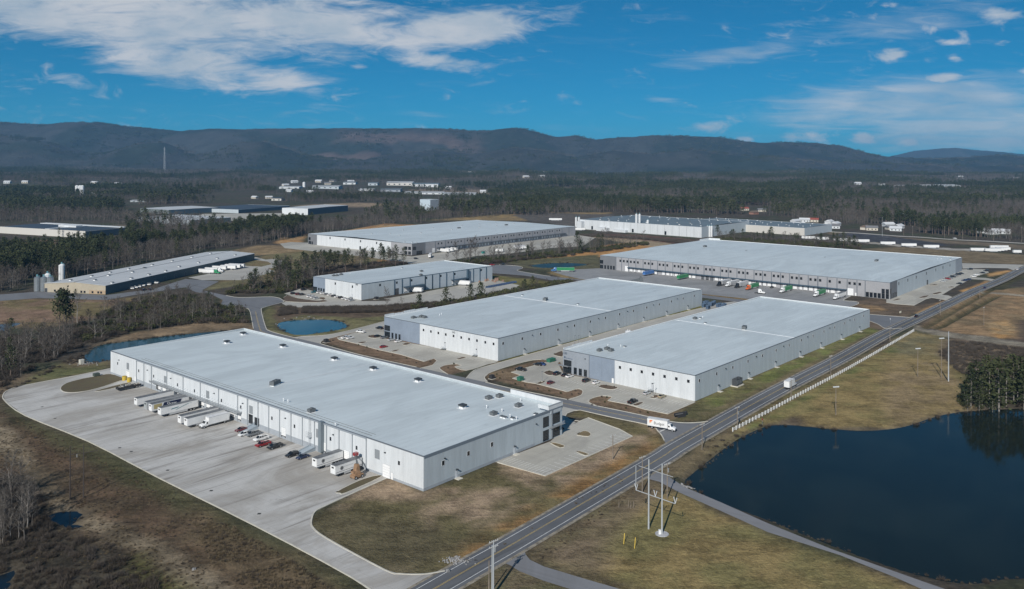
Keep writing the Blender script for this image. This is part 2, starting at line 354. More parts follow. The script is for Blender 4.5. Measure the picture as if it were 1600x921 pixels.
# (photo outline, colour, softness m, patchiness, second colour)
FOREST = (.062, .052, .041)
DRY = (.150, .118, .066); OLIVE = (.085, .083, .037); TAN = (.245, .195, .120); BROWN = (.125, .092, .060); MULCH = (.165, .112, .074); RUST = (.34, .185, .075); LAWN = (.212, .158, .070); GREEN = (.120, .130, .045); DARKB = (.075, .057, .040); ORANGE = (.40, .225, .085)
ZONES = [
    # left foreground: rough bank, pale track, marsh
    ([(-200, 640), (0, 640), (110, 690), (300, 790), (470, 880), (580, 960), (-300, 1000)], (.112, .075, .048), 6, .6, (.075, .060, .037)),
    ([(8, 628), (40, 651), (138, 692), (250, 750), (400, 825), (560, 915), (540, 930), (380, 850), (220, 765), (100, 705), (20, 655)], (.085, .078, .040), 3, .5, (.07, .068, .032)),
    ([(300, 790), (470, 880), (560, 960), (440, 960), (330, 880), (290, 830)], (.125, .092, .056), 5, .5, (.09, .068, .04)),
    ([(-30, 640), (10, 660), (60, 725), (110, 785), (170, 815), (250, 850), (330, 890), (400, 960), (330, 960), (240, 880), (150, 835), (80, 810), (75, 780), (30, 730), (-30, 690)], (.25, .20, .135), 2.2, .8, (.11, .085, .055)),
    ([(-200, 730), (30, 745), (75, 790), (100, 830), (180, 850), (240, 900), (260, 980), (-300, 980)], (.050, .043, .032), 5, .6, (.085, .073, .054)),
    ([(195, 870), (215, 862), (300, 921), (330, 960), (200, 960)], (.13, .12, .05), 3, .8, (.07, .06, .04)),
    # verge round the left corner of the yard and the wood beyond
    ([(0, 640), (-60, 600), (60, 580), (130, 555), (180, 530), (390, 505), (430, 520), (390, 525), (172, 575), (20, 612), (0, 622)], (.13, .10, .066), 3, .5, BROWN),
    ([(30, 604), (60, 578), (95, 568), (125, 574), (172, 564), (172, 576), (90, 590), (45, 602)], (.11, .11, .05), 2.5, .6, DRY),
    ([(132, 552), (150, 540), (215, 528), (330, 514), (385, 510), (383, 500), (300, 505), (200, 522), (140, 541)], (.20, .145, .09), 2, .6, BROWN),
    # lawn in front of the near warehouse
    ([(486, 815), (560, 765), (604, 745), (662, 770), (790, 720), (880, 690), (1010, 655), (1040, 690), (1000, 725), (700, 895), (620, 900), (510, 845)], (.265, .195, .130), 3, .95, (.092, .080, .038)),
    ([(490, 818), (520, 800), (570, 805), (630, 815), (690, 830), (705, 860), (670, 885), (620, 893), (540, 858)], (.050, .049, .024), 7, .38, (.17, .13, .08)),
    ([(690, 895), (1000, 728), (1040, 690), (1028, 682), (930, 735), (800, 805), (690, 872)], (.235, .135, .055), 3.5, .95, (.12, .10, .05)),
    ([(880, 650), (905, 641), (1000, 663), (1035, 690), (1010, 680), (985, 684), (920, 655)], (.12, .10, .05), 2, .7, (.27, .17, .07)),
    # between side road and the two middle warehouses
    ([(500, 533), (525, 524), (600, 508), (640, 500), (780, 565), (700, 586), (560, 552)], MULCH, 1.5, .3, BROWN),
    ([(757, 590), (765, 583), (846, 561), (880, 563), (1090, 628), (1110, 655), (1050, 659), (925, 633)], MULCH, 1.5, .4, DRY),
    ([(1086, 628), (1360, 508), (1420, 492), (1108, 658), (1050, 658)], DRY, 2, .8, OLIVE),
    ([(1086, 629), (1359, 511), (1372, 516), (1110, 640)], GREEN, 1.5, .6, DRY),
    ([(777, 566), (1097, 477), (1110, 480), (780, 572)], (.14, .13, .04), 1.2, .4, OLIVE),
    ([(420, 521), (408, 487), (425, 478), (600, 480), (720, 470), (700, 500), (600, 506), (500, 527), (465, 527)], (.15, .135, .07), 2, .6, OLIVE),
    ([(427, 495), (430, 478), (480, 481), (660, 478), (660, 490), (560, 497), (470, 492), (440, 505)], (.095, .07, .05), 1.6, .4, BROWN),
    ([(640, 484), (850, 444), (930, 436), (640, 500)], (.17, .105, .07), 2, .5, BROWN),
    # right of the main road
    ([(1100, 700), (1200, 632), (1430, 518), (1500, 545), (1520, 640), (1400, 668), (1240, 664), (1150, 690), (1080, 745)], LAWN, 3, 1.0, (.155, .132, .056)),
    ([(1140, 680), (1430, 520), (1445, 535), (1290, 605), (1170, 690)], GREEN, 3, .8, LAWN),
    ([(1003, 747), (1430, 512), (1425, 522), (1150, 675), (1075, 745)], (.15, .115, .07), 2, .7, DRY),
    ([(1380, 560), (1480, 560), (1520, 640), (1400, 668), (1380, 640)], (.21, .155, .085), 5, .8, LAWN),
    ([(1200, 664), (1245, 650), (1260, 666), (1237, 668)], (.09, .07, .05), 1.5, .3, BROWN),
    ([(1425, 540), (1490, 527), (1620, 545), (1640, 590), (1540, 590), (1500, 580), (1470, 560)], (.105, .078, .055), 3, .8, (.17, .13, .085)),
    ([(1395, 530), (1430, 520), (1480, 523), (1460, 560), (1400, 560)], (.155, .135, .075), 4, .7, LAWN),
    ([(1440, 510), (1520, 455), (1620, 448), (1700, 470), (1640, 535), (1500, 522)], (.235, .155, .085), 4, .8, (.16, .12, .07)),
    ([(1540, 505), (1570, 500), (1605, 520), (1560, 530)], ORANGE, 3, .7, TAN),
    ([(1590, 500), (1700, 500), (1700, 560), (1590, 550)], (.09, .065, .05), 3, .6, BROWN),
    ([(1424, 513), (1432, 508), (1450, 514), (1480, 519), (1540, 526), (1640, 541), (1640, 548), (1540, 535), (1480, 527), (1450, 521)], (.20, .175, .135), 1.2, .4, (.14, .115, .08)),
    ([(1535, 455.5), (1570, 458), (1640, 465), (1640, 467), (1565, 460.5), (1535, 457.5)], (.26, .23, .18), .8, .3, TAN),
    # lower right, below the lake path
    ([(830, 870), (1010, 750), (1060, 772), (1200, 832), (1400, 905), (1500, 960), (980, 960), (920, 905)], LAWN, 3, 1.0, (.165, .140, .060)),
    ([(826, 868), (1005, 750), (1040, 765), (990, 800), (960, 850), (930, 895), (918, 903)], (.16, .12, .078), 5, .7, DRY),
    ([(826, 868), (1005, 755), (1020, 762), (850, 872)], (.125, .095, .06), 2, .6, (.15, .13, .07)),
    ([(918, 895), (980, 910), (1000, 921), (940, 915)], (.07, .055, .035), 2, .4, BROWN),
    ([(700, 925), (790, 880), (900, 920), (960, 940), (700, 990)], (.13, .12, .06), 3, .8, BROWN),
    # far sites
    ([(430, 380), (440, 371), (490, 365), (530, 362), (600, 350), (660, 352), (480, 368), (470, 380), (560, 398), (640, 410), (600, 410)], RUST, 4, .6, TAN),
    ([(660, 345), (760, 337), (830, 333), (960, 332), (890, 345), (720, 345)], (.24, .17, .08), 6, .7, (.16, .12, .07)),
    ([(800, 336), (830, 333), (960, 335), (955, 350), (905, 356), (820, 344)], (.09, .08, .07), 5, .4, (.12, .10, .085)),
    ([(830, 400), (900, 392), (950, 383), (1010, 377), (1060, 384), (1000, 393), (937, 402), (830, 408)], RUST, 4, .6, ORANGE),
    ([(905, 367), (960, 366), (1060, 383), (1020, 386), (930, 372)], (.27, .21, .14), 3, .4, TAN),
    ([(890, 366), (1000, 367), (1100, 376), (1095, 385), (1000, 375), (900, 368)], (.09, .05, .04), 3, .3, BROWN),
    ([(790, 408), (935, 398), (940, 420), (870, 425), (815, 418)], (.10, .092, .055), 3, .5, OLIVE),
    ([(855, 426), (880, 419), (930, 423), (970, 428), (930, 438), (890, 438)], (.21, .155, .075), 2, .4, DRY),
    ([(768, 430), (860, 440), (930, 448), (820, 450), (770, 442)], (.14, .125, .05), 3, .5, OLIVE),
    ([(1320, 392), (1400, 386), (1520, 393), (1620, 400), (1620, 414), (1505, 411), (1420, 398)], (.15, .115, .07), 6, .4, (.18, .14, .09)),
    ([(1290, 366), (1400, 375), (1520, 383), (1620, 392), (1620, 384), (1400, 371), (1300, 362)], (.15, .12, .085), 5, .5, BROWN),
    ([(1300, 368), (1330, 362), (1400, 371), (1475, 381), (1480, 385), (1400, 381), (1330, 376)], (.05, .05, .055), 3, .5, (.10, .10, .11)),
    ([(1350, 377.5), (1400, 382), (1467, 387.5), (1520, 389.5), (1524, 393), (1467, 390), (1400, 385), (1350, 380)], (.30, .28, .25), 2, .3, TAN),
    ([(1100, 465), (1300, 483), (1360, 492), (1330, 480), (1342, 470), (1370, 466), (1430, 478), (1480, 470), (1430, 490), (1380, 520), (1359, 512), (1290, 490)], (.115, .085, .06), 3, .4, BROWN),
    ([(1430, 489), (1478, 469), (1482, 471), (1437, 492)], ORANGE, 2, .5, TAN), ([(1540, 428), (1578, 422), (1580, 424), (1548, 433)], ORANGE, 2, .5, TAN), ([(1500, 455), (1545, 438), (1548, 440), (1510, 457)], ORANGE, 2, .5, TAN),
    ([(1340, 475), (1375, 478), (1385, 484), (1360, 488)], (.25, .16, .08), 2, .6, BROWN),
    ([(1097, 458), (1175, 468), (1170, 470), (1097, 461)], (.19, .13, .055), 2, .4, DRY),
    # left, beside the tan building
    ([(-80, 470), (0, 466), (170, 468), (250, 460), (300, 465), (200, 485), (120, 505), (60, 515), (-80, 500)], (.15, .12, .06), 5, .8, (.17, .11, .08)),
    ([(-40, 480), (90, 485), (90, 502), (-40, 507)], (.19, .125, .085), 5, .6, DRY),
    ([(396, 405), (430, 395), (480, 392), (560, 400), (600, 405), (480, 430), (440, 450), (380, 445), (316, 455), (342, 440)], (.14, .125, .065), 5, .7, (.16, .11, .06)),
    ([(360, 392), (400, 384), (450, 384), (480, 392), (400, 400)], (.22, .16, .09), 4, .5, BROWN),
    ([(343, 470), (351, 465), (353, 470), (351, 478), (345, 475)], (.17, .12, .07), 1.5, .5, DRY),
    ([(20, 376), (140, 374), (130, 382), (20, 382)], (.17, .11, .075), 5, .5, BROWN),
    ([(180, 352), (205, 350), (210, 360), (185, 366)], (.18, .15, .12), 4, .4, BROWN),
    ([(460, 321), (560, 317), (640, 320), (640, 324), (480, 324)], (.24, .18, .12), 12, .4, BROWN),
    ([(640, 296), (700, 294), (790, 297), (770, 305), (640, 302)], (.20, .16, .12), 25, .4, BROWN),
]
def paint():
    base = np.tile(np.array(FOREST), (len(PG), 1))
    g = sstep(.45, .6, n_a)[:, None]
    base = base*(1-g)+np.array((.050, .052, .032))*g
    P2 = PG+np.stack([warp*.25, (fbm(PG[:, 0]/9+50, PG[:, 1]/9, 77, 3)-.5)*4], 1)
    for pts, c, soft, patch, c2 in ZONES:
        poly = GP(pts); m = pmask(P2, poly, soft)
        if not m.any(): continue
        t = np.clip(sstep(.43, .60, .45*n_a+.35*n_b+.2*n_c)*patch, 0, 1)[:, None]
        col = np.array(c)*(1-t)+np.array(c2)*t
        base = base*(1-m[:, None])+col*m[:, None]
    # long streaks of the mown and washed bank, running with the yard edge
    m = pmask(P2, GP([(-200, 640), (0, 640), (110, 690), (300, 790), (470, 880), (580, 960), (-300, 1000)]), 5)
    u = PG @ np.array(B_DIR[:2]); v = PG @ np.array(A_DIR[:2])
    st = .44+.80*(.6*fbm(u/26, v/1.9, 201, 3)+.4*fbm(u/9, v/4.5, 205, 3))
    fr = pmask(P2, GP([(185, 860), (215, 850), (330, 925), (350, 960), (230, 960)]), 2)
    st = st*(1-fr*.55*(.5+.5*np.sin(v*2*np.pi/3.4+2*fbm(u/12, v/12, 207, 2))))
    return base*(1-m[:, None])+base*st[:, None]*m[:, None]
Cg = paint()
for k, poly in WPOLY.items():
    q = np.array(poly); lo = q.min(0)-12; hi = q.max(0)+12
    s = (PG[:, 0] > lo[0]) & (PG[:, 0] < hi[0]) & (PG[:, 1] > lo[1]) & (PG[:, 1] < hi[1])
    if not s.any(): continue
    d = sdist(PG[s], poly); slope = .45 if k == 'lake' else .3
    Zg[s] = np.minimum(Zg[s], np.clip(WZ+slope*d, -2.6, 0)-0.06)
    mud = (1-sstep(.6, 2.6, d))[:, None]*.75
    Cg[s] = Cg[s]*(1-mud)+np.array((.075, .062, .045))*mud
rough_zone = pmask(PG, GP([(-300, 640), (0, 645), (110, 700), (300, 800), (470, 890), (560, 960), (-400, 1000)]), 4)+pmask(PG, GP([(-200, 600), (0, 600), (130, 545), (380, 505), (380, 480), (100, 500), (-200, 520)]), 3)
Zg += np.clip(rough_zone, 0, 1)*((n_b-.5)*1.1+(n_c-.5)*.8)
# two ditches across the field on the right
for a, b in (([(1445, 512), (1500, 480), (1560, 446), (1600, 427)], 1.3), ([(1463, 513), (1515, 484), (1560, 462)], 1.0), ([(1470, 510), (1520, 482), (1553, 463)], 1.0), ([(1563, 452), (1580, 440), (1620, 425)], 1.0)):
    pts = GP(a); P = PG
    sel = (P[:, 0] > 150) & (P[:, 0] < 620) & (P[:, 1] > 420) & (P[:, 1] < 900)
    d = np.full(sel.sum(), 1e9); Q = P[sel]
    for (x0, y0), (x1, y1) in zip(pts[:-1], pts[1:]):
        ex, ey = x1-x0, y1-y0; t = np.clip(((Q[:, 0]-x0)*ex+(Q[:, 1]-y0)*ey)/(ex*ex+ey*ey), 0, 1)
        d = np.minimum(d, np.hypot(Q[:, 0]-x0-t*ex, Q[:, 1]-y0-t*ey))
    m = 1-sstep(.8, 3.4, d)
    Zg[sel] -= m*b; Cg[sel] = Cg[sel]*(1-m[:, None]*.8)+np.array((.06, .055, .028))*m[:, None]*.8

def ground_material():
    mt = bpy.data.materials.new('ground_cover'); mt.use_nodes = True
    t = NT(mt.node_tree); b = mt.node_tree.nodes['Principled BSDF']; b.inputs['Roughness'].default_value = .95; b.inputs['Specular IOR Level'].default_value = .1
    at = t.n('ShaderNodeAttribute', attribute_name='Col'); pos = t.n('ShaderNodeNewGeometry').outputs['Position']
    n1 = t.noise(pos, .085, 6, .65, .6); n2 = t.noise(pos, .55, 6, .7, .4); n3 = t.noise(t.mapping(pos, rot=(0, 0, -TH), scale=(.25, 1, 1)), .22, 5, .65, 1.2); n4 = t.noise(pos, 2.3, 4, .7)
    f = t.m('ADD', t.m('ADD', t.m('MULTIPLY', n1, .9), t.m('MULTIPLY', n2, .8)), t.m('ADD', t.m('MULTIPLY', n3, .7), t.m('MULTIPLY', n4, .6)))
    f = t.mr(f, 1.16, 1.84, .60, 1.75)
    sc_ = t.n('ShaderNodeVectorMath', operation='SCALE'); mt.node_tree.links.new(at.outputs['Color'], sc_.inputs[0]); mt.node_tree.links.new(f, sc_.inputs['Scale'])
    # dead straw and moss flecks
    c = t.mix(t.m('MULTIPLY', t.mr(t.noise(pos, .31, 6, .7, .8), .56, .74), .38), sc_.outputs[0], (.25, .195, .10))
    c = t.mix(t.m('MULTIPLY', t.mr(t.noise(pos, .17, 5, .65, .6), .60, .80), .22), c, (.055, .062, .024))
    mt.node_tree.links.new(c, b.inputs['Base Color'])
    bn = t.n('ShaderNodeBump'); bn.inputs['Distance'].default_value = .5; bn.inputs['Strength'].default_value = .8
    mt.node_tree.links.new(t.m('ADD', t.noise(pos, 1.1, 5, .7), t.m('MULTIPLY', n2, .8)), bn.inputs['Height']); mt.node_tree.links.new(bn.outputs[0], b.inputs['Normal'])
    return mt
GROUND_MAT = ground_material()
def grid_mesh(name, nx, ny, X, Y, Z, col, mat):
    me = bpy.data.meshes.new(name); n = nx*ny
    me.vertices.add(n); co = np.stack([X.ravel(), Y.ravel(), Z.ravel()], 1).astype(np.float32); me.vertices.foreach_set('co', co.ravel())
    i = np.arange((nx-1)*(ny-1)); r = i//(nx-1); c = i % (nx-1); a = r*nx+c
    F = np.stack([a, a+1, a+nx+1, a+nx], 1).astype(np.int32)
    me.loops.add(F.size); me.loops.foreach_set('vertex_index', F.ravel())
    me.polygons.add(len(F)); me.polygons.foreach_set('loop_start', np.arange(0, F.size, 4, dtype=np.int32)); me.polygons.foreach_set('loop_total', np.full(len(F), 4, np.int32))
    me.polygons.foreach_set('use_smooth', np.ones(len(F), bool))
    me.update(calc_edges=True); me.validate()
    ca = me.color_attributes.new('Col', 'FLOAT_COLOR', 'POINT')
    ca.data.foreach_set('color', np.concatenate([col, np.ones((n, 1))], 1).astype(np.float32).ravel())
    me.materials.append(mat); return me
props(link('ground', grid_mesh('ground', len(GX), len(GY), XX, YY, Zg, Cg, GROUND_MAT)), kind='structure')
def ground_z(x, y):
    i = int(np.clip(np.searchsorted(GX, x)-1, 0, len(GX)-2)); j = int(np.clip(np.searchsorted(GY, y)-1, 0, len(GY)-2))
    fx = (x-GX[i])/(GX[i+1]-GX[i]); fy = (y-GY[j])/(GY[j+1]-GY[j]); Zz = Zg.reshape(len(GY), len(GX))
    return float((Zz[j, i]*(1-fx)+Zz[j, i+1]*fx)*(1-fy)+(Zz[j+1, i]*(1-fx)+Zz[j+1, i+1]*fx)*fy)

# ------------------------------------------------------------------ mountains
def hills(name, crest, Y0, depth_front, depth_back, x0, x1, step, seed, amp):
    xs = np.arange(x0, x1, step); ys = np.arange(Y0-depth_front, Y0+depth_back, step*1.6)
    X, Y = np.meshgrid(xs, ys); Hc = crest_h(X, Y0, crest)
    # spurs and side valleys running down from the crest
    wob = (fbm(X/900, Y/2600, seed, 4)-.5)*2
    tf = np.clip((Y-(Y0-depth_front))/depth_front, 0, 1); tb = np.clip((Y-Y0)/depth_back, 0, 1)
    prof = np.where(Y < Y0, sstep(0, 1, tf**(1.25+.5*wob)), 1-sstep(0, 1, tb))
    spur = (fbm(X/620+wob*.6, Y/1500, seed+5, 5)-.5)*amp*4*tf*(1-tf)
    crestn = (fbm(X/60, Y/60, seed+9, 3)-.5)*13
    Z = -14+(np.maximum(Hc, 0)+14)*prof+spur*(Hc > 40)+crestn*prof*(Hc > 25)
    P = np.stack([X.ravel(), Y.ravel()], 1)
    g = sstep(.46, .58, fbm(P[:, 0]/520, P[:, 1]/420, seed+3, 4))[:, None]
    c = np.array((.032, .033, .031))*(1-g)+np.array((.018, .023, .018))*g
    k = pmask(P, [(-1900, 6300), (-900, 6150), (-150, 6300), (-300, 7300), (-1500, 7400)], 150)[:, None]*.8*sstep(.4, .6, fbm(P[:, 0]/300, P[:, 1]/300, 5, 3))[:, None]
    c = c*(1-k)+np.array((.085, .060, .052))*k
    c = c*(.35+.8*fbm(P[:, 0]/60, P[:, 1]/60, seed+8, 2)+.6*fbm(P[:, 0]/330, P[:, 1]/700, seed+12, 3))[:, None]
    props(link(name, grid_mesh(name, len(xs), len(ys), X, Y, Z, c, GROUND_MAT)), kind='structure')
    return xs, ys, Z
CREST3 = [(-700, 232), (-300, 226), (0, 213), (70, 219), (130, 238), (165, 240), (215, 223), (255, 221), (300, 242), (335, 236), (375, 221), (410, 219), (455, 234), (490, 246), (560, 250), (620, 238), (680, 233), (740, 240), (800, 229), (850, 234), (900, 244), (960, 234), (1020, 239), (1080, 232), (1140, 241), (1200, 246), (1300, 252), (1500, 258), (2500, 258)]
HILL = hills('hills', CREST, 7600, 1500, 1300, -7600, 7000, 34, 11, 230)
HILL3 = hills('hills', CREST3, 6100, 900, 800, -5200, 4600, 32, 31, 110)
HILL2 = hills('hills', CREST2, 13200, 1500, 900, 4200, 12500, 60, 51, 60)
def hill_z(x, y):
    o = -20
    for xs, ys, Z in (HILL, HILL3):
        if ys[0] <= y <= ys[-1]:
            i = int(np.clip((x-xs[0])/(xs[1]-xs[0]), 0, len(xs)-1)); j = int(np.clip((y-ys[0])/(ys[1]-ys[0]), 0, len(ys)-1)); o = max(o, float(Z[j, i]))
    return o

# ------------------------------------------------------------------ water
def water_mat(name, col, rough):
    mt = bpy.data.materials.new(name); mt.use_nodes = True; t = NT(mt.node_tree); b = mt.node_tree.nodes['Principled BSDF']
    b.inputs['Roughness'].default_value = rough; b.inputs['IOR'].default_value = 1.33; b.inputs['Specular IOR Level'].default_value = .29
    pos = t.n('ShaderNodeNewGeometry').outputs['Position']
    mt.node_tree.links.new(t.mix(t.mr(t.noise(pos, .03, 4, .6, .5), .4, .65), col, tuple(x*1.35 for x in col)), b.inputs['Base Color'])
    bn = t.n('ShaderNodeBump'); bn.inputs['Distance'].default_value = .02; bn.inputs['Strength'].default_value = .5
    mt.node_tree.links.new(t.noise(t.mapping(pos, scale=(1, .5, 1)), .9, 4, .6), bn.inputs['Height']); mt.node_tree.links.new(bn.outputs[0], b.inputs['Normal'])
    return mt
W_DARK = water_mat('lake_water', (.010, .014, .011), .07); W_BLUE = water_mat('pond_water', (.004, .075, .115), .1); W_TEAL = water_mat('teal_water', (.010, .045, .058), .12); W_MARSH = water_mat('marsh_water', (.006, .012, .018), .12)
WM = {'lake': W_DARK, 'pond_left': W_TEAL, 'pond_blue': W_BLUE, 'pond_far': water_mat('silty_water', (.022, .045, .050), .35), 'pond_edge': W_MARSH, 'pond_marsh': W_MARSH, 'brook': W_MARSH}
def grown(poly, d):
    if area(poly) < 0: poly = poly[::-1]
    n = len(poly); out = []
    for i in range(n):
        a, b = Vector(poly[i-1]), Vector(poly[(i+1) % n]); t = (b-a).normalized(); out.append((poly[i][0]+t.y*d, poly[i][1]-t.x*d))
    return out
for k, poly in WPOLY.items():
    nm = 'lake' if k == 'lake' else ('brook' if k == 'brook' else 'pond')
    props(slab(nm, grown(poly, 1.6), WZ-.06, WM[k]), kind='structure')
# ------------------------------------------------------------------ paving materials
def paving(name, c0, c1, c2, streak_rot, joint=0.0, stain=.5, tyre=.4, rough=.85):
    """concrete or asphalt: patches, tyre streaks along one bearing, saw-cut joints"""
    mt = bpy.data.materials.new(name); mt.use_nodes = True; t = NT(mt.node_tree); b = mt.node_tree.nodes['Principled BSDF']
    b.inputs['Roughness'].default_value = rough; b.inputs['Specular IOR Level'].default_value = .3
    pos = t.n('ShaderNodeNewGeometry').outputs['Position']
    v = t.mapping(pos, rot=(0, 0, -streak_rot))
    c = t.mix(t.mr(t.noise(t.mapping(v, scale=(.5, 1, 1)), .034, 6, .66, 1.1), .40, .62), c0, c1)
    s = t.mr(t.noise(t.mapping(v, scale=(.016, .34, 1)), 1.0, 5, .68, .8), .47, .70)
    s2 = t.mr(t.noise(pos, .022, 3, .5), .36, .56)
    c = t.mix(t.m('MULTIPLY', t.m('MULTIPLY', s, s2), tyre), c, c2)
    c = t.mix(t.m('MULTIPLY', t.mr(t.noise(pos, .5, 6, .7, .8), .58, .80), stain), c, c2)
    c = t.mix(t.m('MULTIPLY', t.mr(t.noise(pos, 3.1, 3, .7), .3, .75), .16), c, tuple(x*.6 for x in c0))
    if joint:
        sp = t.n('ShaderNodeSeparateXYZ'); mt.node_tree.links.new(v, sp.inputs[0])
        def line(x):
            fr = t.m('FRACT', t.m('DIVIDE', x, joint)); return t.m('LESS_THAN', t.m('ABSOLUTE', t.m('SUBTRACT', fr, .5)), .012)
        # every slab its own shade, and the cut between slabs
        wn = t.n('ShaderNodeTexWhiteNoise', noise_dimensions='2D')
        cb = t.n('ShaderNodeCombineXYZ'); mt.node_tree.links.new(t.m('ROUND', t.m('DIVIDE', sp.outputs[0], joint)), cb.inputs[0]); mt.node_tree.links.new(t.m('ROUND', t.m('DIVIDE', sp.outputs[1], joint)), cb.inputs[1])
        mt.node_tree.links.new(cb.outputs[0], wn.inputs['Vector'])
        c = t.mix(t.m('MULTIPLY', wn.outputs[0], .16), c, tuple(x*.55 for x in c0))
        j = t.m('MAXIMUM', line(sp.outputs[0]), line(sp.outputs[1])); c = t.mix(t.m('MULTIPLY', j, .35), c, tuple(x*.45 for x in c0))
    mt.node_tree.links.new(c, b.inputs['Base Color']); return mt
YARD = paving('yard_concrete', (.52, .505, .48), (.355, .33, .295), (.16, .142, .122), TH, 4.6, .8, .8)
LOT = paving('lot_concrete', (.46, .44, .385), (.36, .34, .30), (.24, .225, .20), TH, 4.6, .3, .3)
DRIVE = paving('drive_concrete', (.43, .415, .375), (.37, .35, .315), (.26, .245, .22), TH, 4.6, .25, .3)
APRON = paving('apron_paving', (.30, .30, .30), (.235, .235, .235), (.15, .15, .15), TH, 5.5, .35, .5)
ASPHALT = paving('asphalt', (.140, .144, .152), (.108, .111, .118), (.050, .050, .053), TH, 0, .35, .65)
ASPHALT2 = paving('side_asphalt', (.185, .19, .20), (.155, .16, .17), (.10, .10, .105), TH-R(90), 0, .3, .5)
PATHM = paving('path_asphalt', (.225, .225, .235), (.185, .185, .19), (.12, .12, .12), R(-30), 0, .3, .3)
KERB = M('kerb_concrete', (.52, .49, .42), .85, .15, .4)
WHITE_P = M('white_road_paint', (.72, .72, .70), .6, .25, .8); YELLOW_P = M('yellow_road_paint', (.50, .36, .12), .6, .3, .5)
MULCHM = M('mulch_bed', (.175, .118, .078), .95, .45, .35, bump=.15, col2=(.11, .078, .052)); GRASSBED = M('dry_grass_bed', (.19, .14, .085), .95, .5, .18, bump=.1, col2=(.105, .09, .045)); TANBED = M('straw_bed', (.185, .14, .075), .95, .35, .5, bump=.1)
def S(name, poly, z, mat, px=True, curve=0, kind='structure', label=None):
    w = GP(poly) if px else poly
    if curve: w = catmull(w, curve)
    return props(slab(name, w, z, mat), kind=kind, label=label)
def kerb(pts, name='kerb', px=True, curve=4, closed=False, parent=None):
    w = GP(pts) if px else pts
    if curve: w = catmull(w, curve, closed)
    m = MB(); ribbon(m, w+([w[0]] if closed else []), .42, -.1, .13)
    o = m.build(name, KERB, parent)
    if not parent: props(o, kind='structure')
    return o
def island(pts, mat=MULCHM, curve=4, px=True):
    w = GP(pts) if px else pts
    w = catmull(w, curve) if curve else w
    o = slab('planting_island', w, .11, mat, None, .2, KERB); props(o, kind='structure')
    m = MB(); ribbon(m, w+[w[0], w[1]], .32, -.05, .145); m.build('kerb', KERB, o)
    return o

# ------------------------------------------------------------------ main road
ROAD_C = [(-330, -182), (-113, 84), (-20.4, 201.9), (2.9, 231), (50.8, 292), (63.9, 309.5), (119.2, 378.1), (175.5, 444.2), (227.4, 507.4), (278.5, 565.4), (371.0, 671.2), (430.2, 735), (515, 832.5), (700, 1040), (900, 1250)]
RC = catmull(ROAD_C, 12, False)
m = MB(); ribbon(m, RC, 9.0, -.08, .020); props(m.build('main_road', ASPHALT), kind='structure')
ROAD = bpy.data.objects['main_road']
m = MB(); ribbon(m, RC, .16, .0205, .026, 0, 3.25); ribbon(m, RC, .16, .0205, .026, 0, -3.25); m.build('edge_line', WHITE_P, ROAD)
m = MB(); ribbon(m, RC, .11, .0205, .026, 0, .15); ribbon(m, RC, .11, .0205, .026, 0, -.15); m.build('centre_line', YELLOW_P, ROAD)
m = MB(); ribbon(m, RC, 1.0, -.09, .012, 0, 4.9); ribbon(m, RC, 1.2, -.09, .012, 0, -4.9); m.build('shoulder', M('gravel_shoulder', (.24, .21, .165), .95, .5, .5, bump=.05), ROAD)

# side road between the warehouses, with its turning head by the tan building
FAR_EDGE = [(353, 462), (374.6, 465.2), (420.6, 464), (436.4, 466), (443.6, 471.7), (429, 476), (412, 481), (408.3, 485.3), (414.8, 510.5), (422, 517.7), (452, 526), (501.6, 537.7), (560, 554), (651, 574), (758.6, 597.5), (800, 607.5), (860, 619.5), (925, 633), (1000, 648.5), (1050.8, 659.4), (1080, 661.5), (1109, 659.5)]
NEAR_EDGE = [(1045, 703), (1036, 686), (1028, 674.5), (1015.7, 665), (960, 653.2), (920, 644.5), (880, 636), (800, 620), (758, 609.5), (651, 585.5), (560, 566), (501, 548.5), (450, 537), (420, 528), (403, 522), (396, 514), (392, 493), (389.6, 485.3), (383, 481.7), (351.6, 479.6), (345.8, 474.6)]
fe, ne = catmull(GP(FAR_EDGE), 5, False), catmull(GP(NEAR_EDGE), 5, False)
S('side_road', fe+[G(1125, 660), G(1075, 690)]+ne+GP([(348, 469), (330, 460), (307, 457), (290, 450), (316, 444), (342, 440), (328, 447), (316, 453.7)]), .008, ASPHALT2, px=False)
SIDE = bpy.data.objects['side_road']
SC = catmull([((a[0]+b[0])/2, (a[1]+b[1])/2) for a, b in zip(GP([(1015, 650.5), (925, 633), (800, 607.5), (651, 574), (560, 554), (501.6, 537.7), (452, 526), (422, 517.7), (414.8, 510.5), (408.3, 487)]), GP([(1015.7, 665), (920, 644.5), (800, 620), (651, 585.5), (560, 566), (501, 548.5), (450, 537), (403, 522), (396, 514), (390, 487)]))], 6, False)
m = MB(); ribbon(m, SC, .14, .0085, .014, 0, .2); ribbon(m, SC, .14, .0085, .014, 0, -.2); m.build('centre_line', YELLOW_P, SIDE)
m = MB(); a, b = G(1031, 674.5), G(1041, 670.5); ribbon(m, [a, b], .6, .0085, .014); m.build('stop_line', WHITE_P, SIDE)
kerb([(436.4, 466), (443.6, 471.7), (429, 476), (412, 481), (408.3, 485.3), (414.8, 510.5), (422, 517.7), (452, 526), (466, 529)])
kerb([(501.6, 537.7), (560, 554), (651, 574)]); kerb([(758.6, 597.5), (800, 607.5), (860, 619.5), (886, 624.5)]); kerb([(925, 633), (1000, 648.5), (1050.8, 659.4), (1080, 661), (1106, 659)])
kerb([(1038, 689), (1034, 681), (1028, 674), (1015.7, 665), (960, 653.2), (906, 641)]); kerb([(396, 514), (392, 493), (389.6, 485.3), (383, 481.7), (351.6, 479.6)]); kerb([(353, 462), (374.6, 465.2), (420.6, 464), (436.4, 466)])

